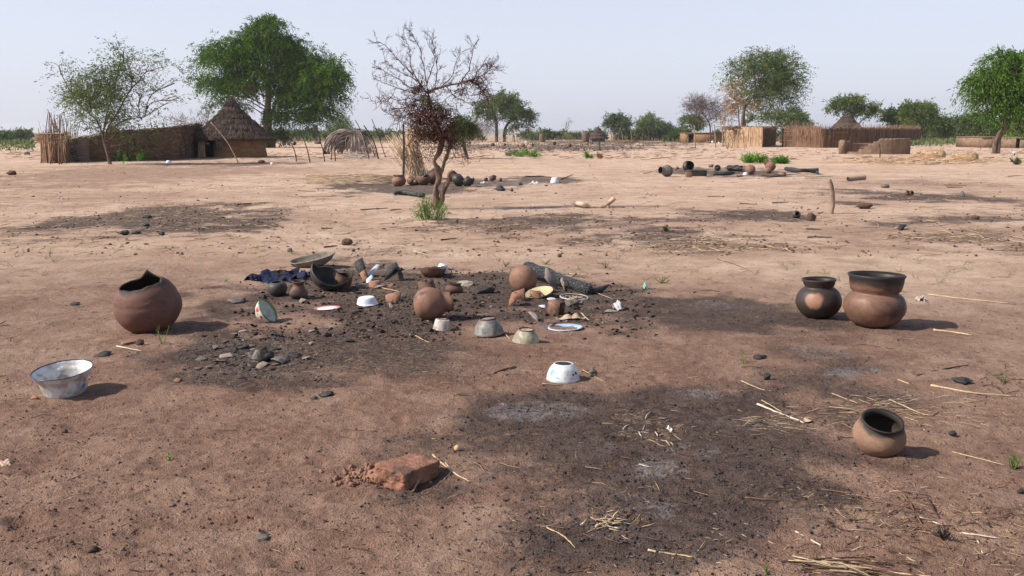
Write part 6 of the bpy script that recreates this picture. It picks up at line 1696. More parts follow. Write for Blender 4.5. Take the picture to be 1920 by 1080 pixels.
# ------------------------------------------------------------------ reed shelter on the right
t = thing('reed_shelter', 'box shaped shelter of pale upright reeds with a flat top, under the tall tree', 'shelter', G(1405, 275))
F1 = [(1388, 275, 240), (1408, 275.5, 239), (1429, 276, 239)]; F2 = [(1429, 276, 239), (1453, 272.5, 240)]; F3 = [(1362, 274, 243), (1388, 275, 240)]
for f_, mt, mt2, nm, tn in ((F1, MAT_L, REED_L, 'front_wall', (.1, 1)), (F2, MAT_D, REED_M, 'side_wall', (0, .5)), (F3, MAT_L, REED_L, 'left_wall', (0, .8))):  # side wall in darker mat and reeds: its shade put into the colour
    setrel(mat_panel(None, nm, f_, mt, n=14), t)
    setrel(reeds_on(None, 'reeds', f_, mt2, 260, .04, 'v', side=1, seed=7, over=(-.02, .07), tint=tn, off=.07), t)
g0 = G(1388, 275)
A = [P(random.uniform(1366, 1450), random.uniform(237, 243), g0.y + random.uniform(-.3, 2)) for _ in range(260)]; B = [a + Vector((random.gauss(0, .9), random.gauss(0, .8), random.gauss(0, .12))) for a in A]
o = strands('roof_stalks', A, B, .05, REED_M, None, tint=RNG.uniform(0, .9, 260)); o['kind'] = 'stuff'; setrel(o, t)
for i in range(16):
    x = random.uniform(1360, 1400); g = G(x, 278 + random.uniform(-2, 2)); mb = MB(); tube(mb, smooth_path([P(x + random.gauss(0, 7), random.uniform(236, 258), g.y), P(x + random.gauss(0, 3), 264, g.y), g - Vector((0, 0, .05))], 4), random.uniform(.035, .06), n=6); setrel(mb.build('pole', random.choice([WOOD_G, REED_L, ST_P]), None), t)

# ------------------------------------------------------------------ long reed fence
t = thing('reed_fence', 'long tall brown reed fence with ragged top, right of the reed shelter', 'fence', G(1550, 276))
F = [(1466, 275.5, 240), (1490, 276, 240), (1540, 277, 241), (1600, 277, 242), (1660, 274, 243), (1700, 271.5, 243), (1724, 270, 243)]
setrel(mat_panel(None, 'fence_panel', F, MAT_D, n=60, rag_top=.02), t)
setrel(reeds_on(None, 'reeds', F, REED_M, 4200, .026, 'v', side=1, seed=9, over=(-.06, .14), off=.07, tint=(0, .85), tilt=.002), t)
setrel(reeds_on(None, 'reed_tops', F, REED_M, 1100, .016, 'v', side=1, seed=19, over=(.05, .34), off=.05, tint=(.3, 1), tilt=.006), t)
for h0 in (.35, .62, .80):
    Q, L = wall_path(F, 40); Q[:, 2] += Q[:, 3] * h0; Q[:, 1] -= .16; mb = MB(); tube(mb, Q[:, :3], .035, n=6); setrel(mb.build('rail', REED_D, None), t)
for i in range(12):
    u = i / 11; x = 1468 + u * 254; q, L = wall_path(F, 12); q = q[i]; mb = MB(); tube(mb, [(q[0], q[1] - .2, q[2] - .05), (q[0] + random.gauss(0, .06), q[1] - .2, q[2] + q[3] * 1.05)], .05, n=6); setrel(mb.build('post', WOOD_D, None), t)

# hut roof behind the fence
thatched_hut('round_hut', 'thatched conical roof with a knob on top, showing behind the long reed fence', 1586, 268, 26, 22, 34, 20, [(37, 19), (28, 27), (18, 37), (9, 47), (4, 53)], MUD, nst=1800, layers=5, seed=9, cap=True)
# far small hut
thatched_hut('round_hut', 'small far hut with a pale brown thatched roof between two granary jars', 1122, 265.5, 12, 8, 16, 8, [(17, 6), (12, 12), (7, 18), (3, 23), (0, 27)], GRANARY, nst=900, layers=4, seed=11)
thatched_hut('round_hut', 'thatched roof just showing at the far left edge', 0, 268, 10, 6, 14, 6, [(15, 4), (9, 8), (4, 11), (0, 13)], MUD, nst=500, layers=3, seed=12)

# ------------------------------------------------------------------ ruined mud enclosure
t = thing('mud_wall', 'ruined round mud wall with a stepped broken edge in front of the reed fence', 'wall', G(1660, 290))
g = G(1654, 289); s = mscale(1654, 289)
cx_, cy_ = g.x, g.y + 1.9; Rx, Ry = 66 * s, 2.3
def mud_arc(a0, a1, hf, name, n=44, th=.22, k=9):
    A = np.linspace(a0, a1, n); V = []
    for sd in (0, 1):
        for j in range(k):
            q = j / (k - 1); h = np.array([hf(a) for a in A]) * q
            lay = .018 * np.sin(h / .16 * 2 * PI)
            r_ = 1 - sd * th / Rx + lay * (1 if sd == 0 else -1) / Rx * 1.2 + .010 * fbm(A * 6, h * 4, o=3, s=3)
            V.append(np.stack([cx_ + Rx * r_ * np.cos(A), cy_ + (Ry - sd * th) * np.sin(A) * (1 + lay / Ry), g.z - .05 + h], -1))
    V = np.vstack(V); K = k * n; f = grid_faces(k, n); F = [f, f[:, ::-1] + K]
    j = np.arange(n - 1); top = (k - 1) * n; F.append(np.stack([top + j, top + j + 1, K + top + j + 1, K + top + j], -1))
    for e in (0, n - 1):
        i = np.arange(k - 1); F.append(np.stack([i * n + e, i * n + n + e, K + i * n + n + e, K + i * n + e], -1))
    return setrel(mesh_obj(name, V, F, MUD, None, True), t)
def hfront(a):      # a from 200 deg (left front) to 355
    d = math.degrees(a); x = (d - 225) / 40.0
    top = 30 * s; low = 5 * s
    st = low + (top - low) * min(max(round(x * 5) / 5 if x < 1 else 1, 0), 1)
    if d > 338: st = 24 * s
    return st + .03 * math.sin(d * .9)
mud_arc(R(205), R(360), hfront, 'front_wall', n=90)
mud_arc(R(120), R(195), lambda a: 24 * s + .03 * math.sin(a * 30), 'left_wall')
mud_arc(R(0), R(120), lambda a: 21 * s, 'back_wall')
V, F = box_v(-.22, .22, -.16, .16, 0, 27 * s); pil = mesh_obj('pillar', V + np.array([cx_ - Rx * 1.02, cy_ - .9, g.z - .03]), F, MUD, None, False); setrel(pil, t)
pole_thing('thin crooked stick leaning on the front of the ruined mud wall', [(1648, 270, -.05), (1650, 280), (1650, 297)], .04, WOOD_D, 'leaning_stick', 'stick')
pole_thing('pale forked branch sticking up from behind the left of the ruined mud wall', [(1603, 249), (1608, 257), (1613, 268)], .06, WOOD_G, 'dead_branch', 'branch')

# ------------------------------------------------------------------ bundles of straw and loose straw
def bundle(px0, px1, pyb, h0, h1, label, seed):
    a, b = G(px0, pyb - 1.5), G(px1, pyb); s = mscale(px1, pyb); t = thing('straw_bundle', label, 'straw bundle', a.lerp(b, .5))
    rg = np.random.default_rng(seed); L = (b - a).length; d = (b - a).normalized(); sidev = Vector((-d.y, d.x, 0))
    prof_u = [0, .16, .40, .44, .48, .88, .91, 1.0]; prof_r = np.array([h0 * .35, h0 * .8, h0 * 1.0, h0 * .86, h1 * 1.0, h1 * .98, h1 * .80, h1 * .92]) * s / 2
    mb = MB(); us = np.linspace(0, 1, 26); rr = np.interp(us, prof_u, prof_r)
    pts = np.array([np.array(a) + (np.array(b) - np.array(a)) * u for u in us]); pts[:, 2] += rr * .92
    tube(mb, pts, rr * .97, n=20, rough=.03, freq=5); setrel(mb.build('bundle_core', REED_L and mat_straw_core, None), t)
    n = 900; u0 = rg.uniform(0, .80, n); u1 = np.minimum(u0 + rg.uniform(.1, .3, n), 1.01); th = rg.uniform(0, 2 * PI, n)
    def at(u, k=1.0):
        r_ = np.interp(u, prof_u, prof_r) * k
        base = np.array(a)[None] + (np.array(b) - np.array(a))[None] * u[:, None]; base[:, 2] += np.interp(u, prof_u, prof_r) * .92
        return base + r_[:, None] * (np.cos(th)[:, None] * np.array(sidev)[None] + np.sin(th)[:, None] * np.array([[0, 0, 1.0]]))
    o = strands('stalks', at(u0, 1.0), at(u1, 1.06), .017, REED_L, None, bend=.02, tint=rg.uniform(.25, 1, n)); o['kind'] = 'stuff'; setrel(o, t)
    for q in (.44, .905):
        r_ = np.interp(q, prof_u, prof_r); c = np.array(a) + (np.array(b) - np.array(a)) * q; c[2] += r_ * .92
        A = np.linspace(0, 2 * PI, 25)[:-1]; ringp = [c + 1.04 * r_ * (math.cos(x) * np.array(sidev) + math.sin(x) * np.array([0, 0, 1.0])) for x in A] ; ringp.append(ringp[0])
        mb = MB(); tube(mb, ringp, .022, n=5, cap=False); setrel(mb.build('binding', REED_M, None), t)
mat_straw_core = mat_plain('straw_core', (0.34, 0.235, 0.13), (0.56, 0.41, 0.25), sc=12, bump=.6)
bundle(1703, 1767, 297, 11, 16.5, 'left of the two tied straw bundles lying right of the ruined mud wall', 3)
bundle(1768, 1829, 303, 11, 16.5, 'right of the two tied straw bundles, nearer the viewer', 4)
x = RNG.normal(1720, 62, 1500); y = RNG.normal(303, 2.6, 1500); gx_, gy_, gz_ = Gnp(x, np.clip(y, 296, 312))
tag(straws('loose_straw', gx_, gy_, gz_, .3, 1.2, .016, REED_L, tint=(.6, 1), lift=1.5), 'spread of loose golden straw in front of the two bundles', kind='stuff')

# ------------------------------------------------------------------ far mud houses
def mud_house(px0, px1, pyb, h, door, label, seed=1, depth=4.0, mat=MUD_O, window=None):
    a, b = G(px0, pyb), G(px1, pyb); s = mscale(px1, pyb); t = thing('mud_house', label, 'house', a.lerp(b, .5)); Lx = t.location
    H = h * s; y = a.y
    xs = [a.x] + ([P(door[0], 250, y).x, P(door[1], 250, y).x] if door else []) + [b.x]
    th = .25
    def wb(nm, x0, x1, y0, y1, z1, z0=-.05):
        V, F = box_v(x0, x1, y0, y1, z0, z1); o = mesh_obj(nm, V - np.array([Lx.x, Lx.y, 0]), F, mat, t, False); return o
    wb('wall', xs[0], xs[1], y, y + th, H)
    if door:
        wb('wall', xs[2], xs[3], y, y + th, H); wb('lintel', xs[1] + .002, xs[2] - .002, y + .01, y + th, H - .003, H * .88)
    wb('wall', xs[0] + .003, xs[0] + th, y + th, y + depth, H - .01); wb('wall', xs[-1] - th, xs[-1] - .003, y + th, y + depth, H - .01); wb('wall', xs[0] + th, xs[-1] - th, y + depth - th, y + depth - .004, H - .02)
    V, F = box_v(xs[0] - .05, xs[-1] + .05, y - .06, y + depth + .05, H + .0, H + .12); mesh_obj('roof', V - np.array([Lx.x, Lx.y, 0]), F, MUD, t, False)
    return t
mud_house(1284, 1354, 267.5, 17.5, (1292, 1301), 'long low mud house with a dark doorway, behind the yard right of the middle', depth=6)
mud_house(1839, 1900, 277, 19, None, 'roofless looking brown mud wall building behind the right hand tree', depth=7, mat=MUD)
mud_house(1903, 1990, 278, 19, (1907, 1914), 'mud house cut by the right edge of the picture', depth=6, mat=MUD)

# granary jars
def granary(px, py, w, h, label):
    s = mscale(px, py); mb = MB(); Rg = w / 2 * s; H = h * s
    lathe(mb, [(0, 0), (Rg * .72, 0), (Rg * .92, H * .3), (Rg, H * .62), (Rg * .95, H * .9), (Rg * .84, H * .97), (Rg * .90, H), ], n=30, thick=.1 * Rg, wob=.03, seed=int(px))
    mb2 = MB(); o = mb.build('granary_jar', GRANARY); tag(o, label, 'granary'); rest(o, px, py, sink=.05); return o
granary(1017, 266.5, 13, 15, 'left and smallest clay granary jar in the far village')
granary(1098, 266.5, 15, 18, 'tallest clay granary jar, beside the small far hut')
granary(1154, 265.5, 11, 13, 'clay granary jar right of the small far hut')
for px, pt, pb, lab in ((1147, 249, 265, 'far post left of the right hand granary jar'), (1167, 247, 266, 'far post just right of the right hand granary jar'), (1184, 245, 266, 'last far post at the right of the far village'),
                        (964, 247, 266, 'pale leaning post left in the far village'), (1303, 235, 278, 'tall thin post with a knot, in front of the long low mud house'),
                        (1341, 233, 277, 'thin upright post right of the knotted one'), (1355, 238, 275, 'forked post beside the reed shelter'), (1124, 262, 280, 'black charred forked post in the far yard')):
    pole_thing(lab, [(px - 1.5, pt), (px, (pt + pb) / 2), (px + 1, pb)], .09 if pb < 270 else .075, CHAR if 'charred' in lab else WOOD_G, 'wooden_post', 'post')
mb = MB(); g = G(1190, 268); blob(mb, (0, 0, 0), (26 * mscale(1190, 268), 1.2, .55), n=24, m=12, rough=.2, seed=4); o = mb.build('earth_heap', MUD_O); o.location = G(1175, 267.5); tag(o, 'low heap of orange earth beside the far posts', 'earth heap')
# small pots and black debris scattered in the far village
RP = np.random.default_rng(11)
for px, py, r, m_, lab in ((1101, 272, 3.2, CL_RED, 'tiny far round pot left of the pale one near the small hut'), (1111, 271.5, 3.5, CL_GRY, 'tiny far pale round pot near the small hut'), (978, 276, 4, CL_RED, 'far round pot left, beyond the low green bushes'),
                        (1000, 274, 2.8, CL_BLK, 'far black pot right of the round red one'), (946, 274, 3, CL_GRY, 'far grey pot at the left of the far debris'), (924, 275, 4, CL_BLK, 'far black broken pot at the left of the far debris'),
                        (987, 268, 2.2, E_WHITE, 'far white bowl in the far village'), (1335, 268.5, 2.5, E_WHITE, 'white bowl in front of the long low mud house'), (1348, 270, 2.0, E_WHITE, 'smaller white bowl in front of the long low mud house'),
                        (1794, 270.5, 4, CL_BLK, 'black pot with open mouth far right behind the bundles'), (1813, 271.5, 3, CL_GRY, 'grey pot far right behind the bundles'), (1839, 273.5, 3.5, E_WHITE, 'white bowl at the corner of the brown mud building'),
                        (1835, 273, 3, CL_BLK, 'small black pot at the corner of the brown mud building'), (1066, 276, 4, CL_BRN, 'far brown pot in the middle of the far debris'), (1041, 272, 3.5, CL_BLK, 'far black pot in the middle of the far debris')):
    pot('far_pot' if 'bowl' not in lab else 'white_bowl', lab, 'clay pot' if 'bowl' not in lab else 'bowl', px, py, r, BALL, m_, rx=R(RP.uniform(-30, 70)), ry=R(RP.uniform(-60, 60)), thick=.1, n=16)
t = thing('wash_stand', 'white basin on a small dark stand at the far right edge', 'basin', G(1902, 291))
s = mscale(1902, 291); mb = MB(); lathe(mb, [(0, 0), (3 * s, 0), (4.6 * s, 2.6 * s)], n=20, thick=.03); o = mb.build('basin', E_WHITE, t); o.location.z = 3.2 * s
mb = MB(); tube(mb, [(0, 0, -.05), (0, 0, 3.4 * s)], 1.3 * s, n=8, rough=.2); mb.build('stand', WOOD_D, t)
x = np.concatenate([RNG.uniform(880, 1290, 1500), RNG.uniform(900, 1200, 900)]); y = np.concatenate([RNG.uniform(266, 274, 1500), RNG.uniform(274, 283, 900)])
gx_, gy_, gz_ = Gnp(x, y)
tag(crumbs('village_debris', gx_, gy_, gz_, .03, .15, mat_plain('village_debris', (.02, .017, .016), (.16, .11, .09), tinted=True, sc=4), 21, tint=lambda n: RNG.uniform(0, 1, n) ** 2.2), 'blackened debris strewn over the burnt far village', kind='stuff')
gx_, gy_, gz_ = Gnp(RNG.uniform(-100, 2050, 2600), RNG.uniform(262, 300, 2600))
tag(straws('far_litter', gx_, gy_, gz_, .3, 1.2, .016, REED_M, tint=(0, 1), lift=1.5), 'broken stalks littering the far edge of the yard', kind='stuff')

# ------------------------------------------------------------------ trees
def limb(mb, a, b, r0, r1, rg, sag=.12, n=6, k=5, up=.15):
    a, b = np.array(a, float), np.array(b, float); L = np.linalg.norm(b - a)
    m_ = (a + b) / 2 + rg.normal(0, sag * L, 3) * [1, 1, .4] + [0, 0, up * L]
    p = smooth_path([a, m_, b], k); tube(mb, p, np.linspace(r0, r1, len(p)), n=n, cap=False); return p

def tree(name, label, base, trunks, blobs, n, L, W, mat, seed=1, rt=4, droop=.5, slen=.14, strings=None, group=None, cat='tree', Y=None, fill=.0, spread=.5, bark=None, clus=1.0, shoots=0.0, twigw=.012, nl=12, squeeze=None):
    """crown made of leafy sprays hung on twigs; blobs are (px, py, rx, ry[, weight]) at the tree's own distance"""
    rg = np.random.default_rng(seed); g = G(*base) if Y is None else Vector((P(base[0], 262, Y).x, Y, float(gh(P(base[0], 262, Y).x, Y)))); s = mpp(g.y)
    bark = bark or BARK
    if squeeze: blobs = [(squeeze[0] + (b[0] - squeeze[0]) * squeeze[1], b[1], b[2] * squeeze[1]) + tuple(b[3:]) for b in blobs]
    t = thing(name, label, cat, g); 
    if group: t['group'] = group
    g0 = np.array(g); W0 = max(b[2] for b in blobs) * s
    tops = []
    for tr in trunks:
        w_ = rt
        if isinstance(tr[0], (int, float)): w_, tr = tr[0], tr[1]
        pp = [np.array(P(q[0], q[1], g.y + (q[2] if len(q) > 2 else 0))) - g0 for q in tr]
        if abs(tr[0][1] - base[1]) < 4: pp[0][2] = -.1
        p = smooth_path(pp, 5); mb = MB(); rr = np.linspace(w_ * s, w_ * s * .55, len(p)); rr[0] *= 1.35
        tube(mb, p, rr, n=10, rough=.12, freq=1.2 / (w_ * s + .05), seed=seed); mb.build('trunk', bark, t); tops += list(p[len(p) // 2:])
    tops = np.array(tops)
    C, RAD, WT = [], [], []
    for b in blobs:
        c = np.array(P(b[0], b[1], g.y)) - g0; c[1] += rg.uniform(-1, 1) * W0 * spread
        C.append(c); RAD.append((b[2] * s, b[2] * s * .85, b[3] * s)); WT.append((b[4] if len(b) > 4 else 1) * b[2] * b[3])
    C, RAD, WT = np.array(C), np.array(RAD), np.array(WT); WT = WT / WT.sum()
    mb = MB(); mt = MB(); cc, dd, tt = [], [], []
    ns = strings or max(20, n // nl)
    for i, c in enumerate(C):
        k = tops[np.argmin(np.linalg.norm(tops - c * [1, 1, .8], axis=1) + (tops[:, 2] > c[2] + .3) * 2)]
        lp = limb(mb, k, c + [0, 0, -.25 * RAD[i][2]], max(rt * s * .35 * (WT[i] / WT.max()) ** .4, .02), .02 + rt * s * .08, rg)
        m_ = max(3, int(ns * WT[i]))
        nc = max(3, int(m_ / (7 * clus)))
        D = rg.normal(0, 1, (nc, 3)); D /= np.linalg.norm(D, axis=1, keepdims=True); D[:, 2] = np.where(D[:, 2] < -.35, -D[:, 2] * .6, D[:, 2])
        q = rg.uniform(.25, .98, nc) ** .6
        cl = c + D * q[:, None] * RAD[i]
        for e in cl[: max(3, nc // 2)]:
            o_ = lp[rg.integers(len(lp) // 2, len(lp))]; limb(mt, o_, e, rt * s * .07 + .008, twigw, rg, n=4, k=2, up=.08)
        j = rg.integers(0, nc, m_); crad = RAD[i] * .22
        st = cl[j] + rg.normal(0, 1, (m_, 3)) * crad
        out = (st - c) / RAD[i]; out /= np.linalg.norm(out, axis=1, keepdims=True) + 1e-9
        sd = out * .8 + rg.normal(0, .55, (m_, 3)) + [0, 0, .15]; sd /= np.linalg.norm(sd, axis=1, keepdims=True)
        if shoots: 
            f = rg.uniform(0, 1, m_) < shoots; sd[f] = sd[f] * .4 + [0, 0, 1]
        sl = slen * W0 * rg.uniform(.5, 1.5, m_) if slen < 1 else slen * rg.uniform(.5, 1.5, m_)
        tb = rg.uniform(0, 1, nc)
        for a in range(nl):
            u = (a + rg.uniform(0, 1, m_)) / nl
            pos = st + sd * (sl * u)[:, None]; pos[:, 2] -= droop * sl * u * u
            tan = sd.copy(); tan[:, 2] -= 2 * droop * u
            cc.append(pos + rg.normal(0, 1, (m_, 3)) * L * .25); dd.append(tan + rg.normal(0, .55, (m_, 3))); tt.append(np.clip(tb[j] * .62 + rg.uniform(0, .38, m_), 0, 1))
    mb.build('limbs', bark, t)
    if mt.n: mt.build('twigs', bark, t)['kind'] = 'stuff'
    cc, dd, tt = np.concatenate(cc), np.concatenate(dd), np.concatenate(tt)
    leaves_mesh('crown', cc, dd, L, W, mat, t, tt, rg)
    return t

tree('acacia_tree', 'largest tree, with a broad dense bright green crown, behind the round hut', (508, 277),
     [(8.2, [(508, 277), (503, 250), (500, 220), (503, 190), (502, 150)]), (4.2, [(510, 277), (513, 262), (506, 235), (516, 195), (540, 150)])],
     [(417, 118, 48, 38), (395, 165, 32, 28), (430, 172, 40, 30), (460, 95, 48, 34), (508, 68, 42, 30), (530, 95, 40, 34), (494, 128, 70, 52), (470, 160, 45, 35), (565, 125, 48, 40), (612, 140, 44, 40), (630, 172, 30, 36), (590, 185, 48, 42),
      (560, 190, 40, 34), (600, 215, 42, 26), (575, 228, 28, 16, .8), (545, 160, 50, 44), (415, 200, 28, 14, .6), (438, 205, 18, 14, .6), (520, 230, 20, 26, .7), (540, 215, 20, 20, .7), (640, 150, 22, 26), (390, 110, 26, 22), (520, 40 + 12, 26, 16)],
     92000, .40, .10, LEAF_BRIGHT, seed=3, rt=6, droop=.7, slen=1.0, spread=.5, nl=12, squeeze=(505, .93))
tree('acacia_tree', 'thin grey green tree with an airy crown in front of the left mat wall', (207, 308),
     [(3.6, [(207, 309), (203, 292), (196, 268), (192, 250)]), (1.8, [(196, 268), (200, 245), (222, 208), (242, 172), (262, 150)]), (1.6, [(192, 250), (180, 225), (158, 205), (136, 180)]), (1.6, [(193, 252), (200, 215), (214, 170), (224, 120)]), (1.2, [(200, 245), (235, 225), (270, 220)])],
     [(166, 177, 40, 34), (127, 144, 26, 16, .35), (110, 120, 14, 14, .2), (207, 160, 34, 36), (190, 195, 45, 36, 1.3), (252, 140, 34, 28, .6), (232, 100, 28, 20, .4), (222, 118, 22, 18, .5), (296, 128, 34, 22, .35), (320, 150, 18, 18, .2), (262, 175, 34, 24, .5), (201, 225, 46, 22, .9),
      (267, 220, 34, 16, .5), (122, 190, 24, 22, .35), (98, 195, 14, 12, .12), (150, 240, 22, 22, .6), (285, 255, 30, 22, .35), (310, 190, 26, 20, .14), (256, 275, 18, 18, .3), (335, 185, 10, 12, .06), (240, 245, 30, 18, .4)],
     17000, .15, .05, LEAF_GREY, seed=5, rt=3.6, droop=.5, slen=.7, spread=.45, clus=.6, nl=9, twigw=.010)
tree('acacia_tree', 'tall tree with scorched brown lower leaves and green top, behind the reed shelter', (1391, 272),
     [(4.2, [(1391, 272), (1392, 250), (1392, 225), (1396, 195)]), (2.6, [(1394, 272), (1397, 240), (1396, 205), (1420, 170)])],
     [(1414, 118, 34, 16), (1470, 116, 32, 16), (1440, 112, 24, 14, .7), (1376, 137, 24, 18, .7), (1362, 160, 14, 14, .4), (1437, 146, 46, 28, 1.2), (1484, 138, 24, 24), (1497, 160, 14, 24, .6), (1456, 184, 40, 24, 1.2), (1420, 172, 30, 20, .8), (1464, 205, 26, 14, .7), (1396, 120, 18, 14, .5), (1475, 165, 28, 24)],
     24000, .40, .11, LEAF_MIX, seed=7, rt=4, droop=.5, slen=.6, spread=.4, clus=1.0, squeeze=(1432, .86))
tree('scorched_branches', 'scorched brown foliage on the left side of the tall tree behind the reed shelter', (1388, 271), [(1.6, [(1388, 271), (1386, 235), (1384, 200)])],
     [(1376, 172, 20, 20), (1386, 196, 24, 22), (1408, 200, 20, 16), (1368, 222, 12, 24, .8), (1400, 150, 20, 16, .5), (1372, 245, 12, 12, .5)], 6500, .36, .10, LEAF_BROWN, seed=8, rt=2, droop=.4, slen=1.0, spread=.4)
tree('acacia_tree', 'tall green tree with two trunks and hanging sprays at the right edge', (1868, 288),
     [(5.0, [(1864, 289), (1866, 268), (1874, 250), (1883, 236), (1886, 205)]), (4.0, [(1871, 289), (1873, 265), (1879, 245), (1884, 232), (1892, 200)])],
     [(1881, 116, 28, 18), (1905, 128, 34, 26), (1845, 158, 24, 20), (1868, 150, 34, 26), (1900, 165, 36, 30), (1867, 185, 34, 24), (1909, 195, 34, 28), (1892, 215, 30, 18, .8), (1838, 175, 18, 16, .7), (1945, 150, 40, 50), (1940, 200, 36, 30), (1878, 212, 20, 16, .6)],
     34000, .32, .08, LEAF_BRIGHT, seed=9, rt=5, droop=1.0, slen=1.3, spread=.4, nl=12)
tree('acacia_tree', 'middle distance tree with two trunks, brownish left side, behind the thorn tree', (935, 266),
     [(3.4, [(931, 266), (931, 245), (930, 225), (922, 212)]), (3.2, [(946, 265), (946, 248), (950, 235), (962, 220)])],
     [(945, 192, 24, 16), (925, 205, 26, 16), (905, 215, 16, 14, .7), (960, 205, 24, 16), (978, 222, 22, 18), (990, 228, 10, 16, .7), (940, 222, 28, 14, .6), (975, 245, 16, 10, .5)], 13000, .60, .18, LEAF_MIX, seed=11, rt=3.4, droop=.5, slen=1.4, spread=.4)
tree('dry_shrub', 'leafless grey shrub under the left of the two trunked tree', (905, 266), [(1, [(905, 266), (905, 250)])], [(905, 245, 22, 16), (892, 252, 12, 10)], 3000, .6, .06, LEAF_PURPLE, seed=12, rt=1, droop=.1, slen=1.4, cat='shrub')
tree('round_bush_tree', 'small tree with a dense round green crown just right of the thorn tree', (876, 298), [(3.6, [(877, 299), (872, 282), (868, 266), (866, 250)])],
     [(866, 246, 20, 18), (852, 250, 14, 16), (878, 242, 14, 16), (864, 232, 14, 12), (862, 262, 18, 10, .6)], 9000, .13, .05, LEAF_DARK, seed=13, rt=3, droop=.5, slen=.45, spread=.3)
tree('bare_tree', 'leafless purplish tree left of the reed shelter', (1331, 268), [(1.8, [(1331, 268), (1332, 248), (1330, 232), (1324, 222)])], [(1303, 200, 18, 14), (1318, 208, 20, 16), (1338, 205, 22, 16), (1345, 222, 16, 14, .7), (1296, 210, 10, 10, .5), (1320, 226, 20, 10, .5)], 6500, .6, .06, LEAF_PURPLE, seed=14, rt=2, droop=.1, slen=1.5, spread=.4)
tree('grey_tree', 'small grey green tree behind the long low mud house, left of the leafless one', (1296, 267), [(1.6, [(1297, 267), (1297, 255), (1296, 245)])], [(1296, 233, 16, 12), (1310, 240, 10, 8, .6)], 2600, .6, .2, LEAF_GREY, seed=15, rt=1.5, droop=.3, slen=1.2)
tree('acacia_tree', 'pale green spreading tree between the reed shelter and the reed fence', (1466, 268), [(1.8, [(1464, 268), (1464, 250), (1468, 238)]), (1.2, [(1464, 252), (1456, 242), (1446, 234)])], [(1478, 222, 22, 12), (1492, 232, 16, 12), (1460, 226, 18, 9, .7), (1444, 222, 12, 8, .6), (1420, 226, 16, 8, .6), (1500, 238, 18, 6, .6)], 6000, .6, .18, LEAF_GREY, seed=16, rt=1.6, droop=.2, slen=1.3)
tree('acacia_tree', 'flat topped open tree behind the conical roof and the reed fence', (1606, 268), [(2.2, [(1606, 268), (1604, 245), (1600, 225), (1595, 210)]), (1.4, [(1603, 242), (1616, 226), (1630, 218)])], [(1572, 198, 14, 9, .7), (1598, 192, 20, 8), (1590, 204, 20, 8, .8), (1622, 210, 22, 12), (1640, 216, 10, 10, .5), (1566, 210, 12, 6, .5), (1612, 198, 14, 7, .6)], 7000, .55, .16, LEAF_MIX, seed=17, rt=2, droop=.2, slen=1.3, spread=.4)
tree('dense_tree', 'dense green round tree behind the right end of the reed fence, left one', (1680, 268), [(2, [(1682, 268), (1680, 250), (1680, 235)])], [(1678, 222, 16, 12), (1668, 226, 10, 8, .7), (1690, 230, 14, 12)], 4500, .6, .22, LEAF_DARK, seed=18, rt=2, droop=.3, slen=1.2)
tree('dense_tree', 'green and brown round tree right behind the end of the reed fence', (1728, 269), [(2.4, [(1727, 269), (1728, 250), (1726, 232)])], [(1722, 208, 22, 14), (1742, 212, 16, 14), (1708, 214, 14, 12, .8), (1730, 230, 26, 14), (1745, 238, 12, 12, .5)], 9000, .5, .17, LEAF_MIX, seed=19, rt=2.4, droop=.4, slen=1.3)
tree('acacia_tree', 'umbrella shaped dark green tree right of the reed fence', (1778, 268), [(1.8, [(1776, 268), (1777, 255), (1778, 245)])], [(1773, 234, 22, 8), (1790, 240, 14, 8), (1755, 240, 12, 7, .7), (1768, 246, 16, 6, .6)], 5500, .55, .2, LEAF_FAR, seed=20, rt=1.6, droop=.3, slen=1.2)
tree('dense_tree', 'broad green tree left behind the right hand tree', (1833, 269), [(2, [(1833, 269), (1831, 255), (1828, 245)])], [(1820, 232, 18, 11), (1838, 232, 18, 14), (1852, 245, 16, 12), (1826, 248, 20, 10), (1808, 240, 10, 8, .7)], 8500, .55, .2, LEAF_FAR, seed=21, rt=2, droop=.3, slen=1.2)
tree('dense_tree', 'green brown tree between the brown mud building and the right edge', (1906, 270), [(1.8, [(1906, 270), (1907, 255), (1908, 245)])], [(1905, 240, 18, 14), (1925, 235, 18, 20), (1890, 248, 10, 8, .6)], 5000, .5, .18, LEAF_MIX, seed=22, rt=1.8, droop=.3, slen=1.2)
tree('acacia_tree', 'round topped green tree behind the right hand granary jar', (1154, 265), [(2, [(1153, 265), (1152, 250), (1155, 240)])], [(1158, 226, 16, 9), (1150, 234, 16, 8), (1168, 236, 14, 9), (1160, 244, 18, 7, .7)], 5500, .6, .2, LEAF_FAR, seed=23, rt=1.8, droop=.2, slen=1.3)
tree('acacia_tree', 'loose feathery tree right of the round topped one in the far line', (1218, 264), [(1.5, [(1217, 264), (1217, 250), (1216, 238)])], [(1222, 226, 12, 9, .7), (1212, 232, 12, 9, .8), (1232, 238, 14, 8), (1205, 240, 14, 8)], 4000, .6, .2, LEAF_GREY, seed=24, rt=1.2, droop=.2, slen=1.4)
tree('dead_tree', 'thin leafless sapling standing alone in the far village', (1063, 265), [(.9, [(1063, 265), (1063, 250), (1061, 238), (1063, 228)]), (.5, [(1062, 240), (1066, 236), (1066, 228)]), (.5, [(1062, 246), (1067, 240)])], [(1062, 228, 6, 3), (1065, 236, 4, 3)], 60, .5, .03, LEAF_PURPLE, seed=25, rt=.8, droop=.1, slen=1.0)
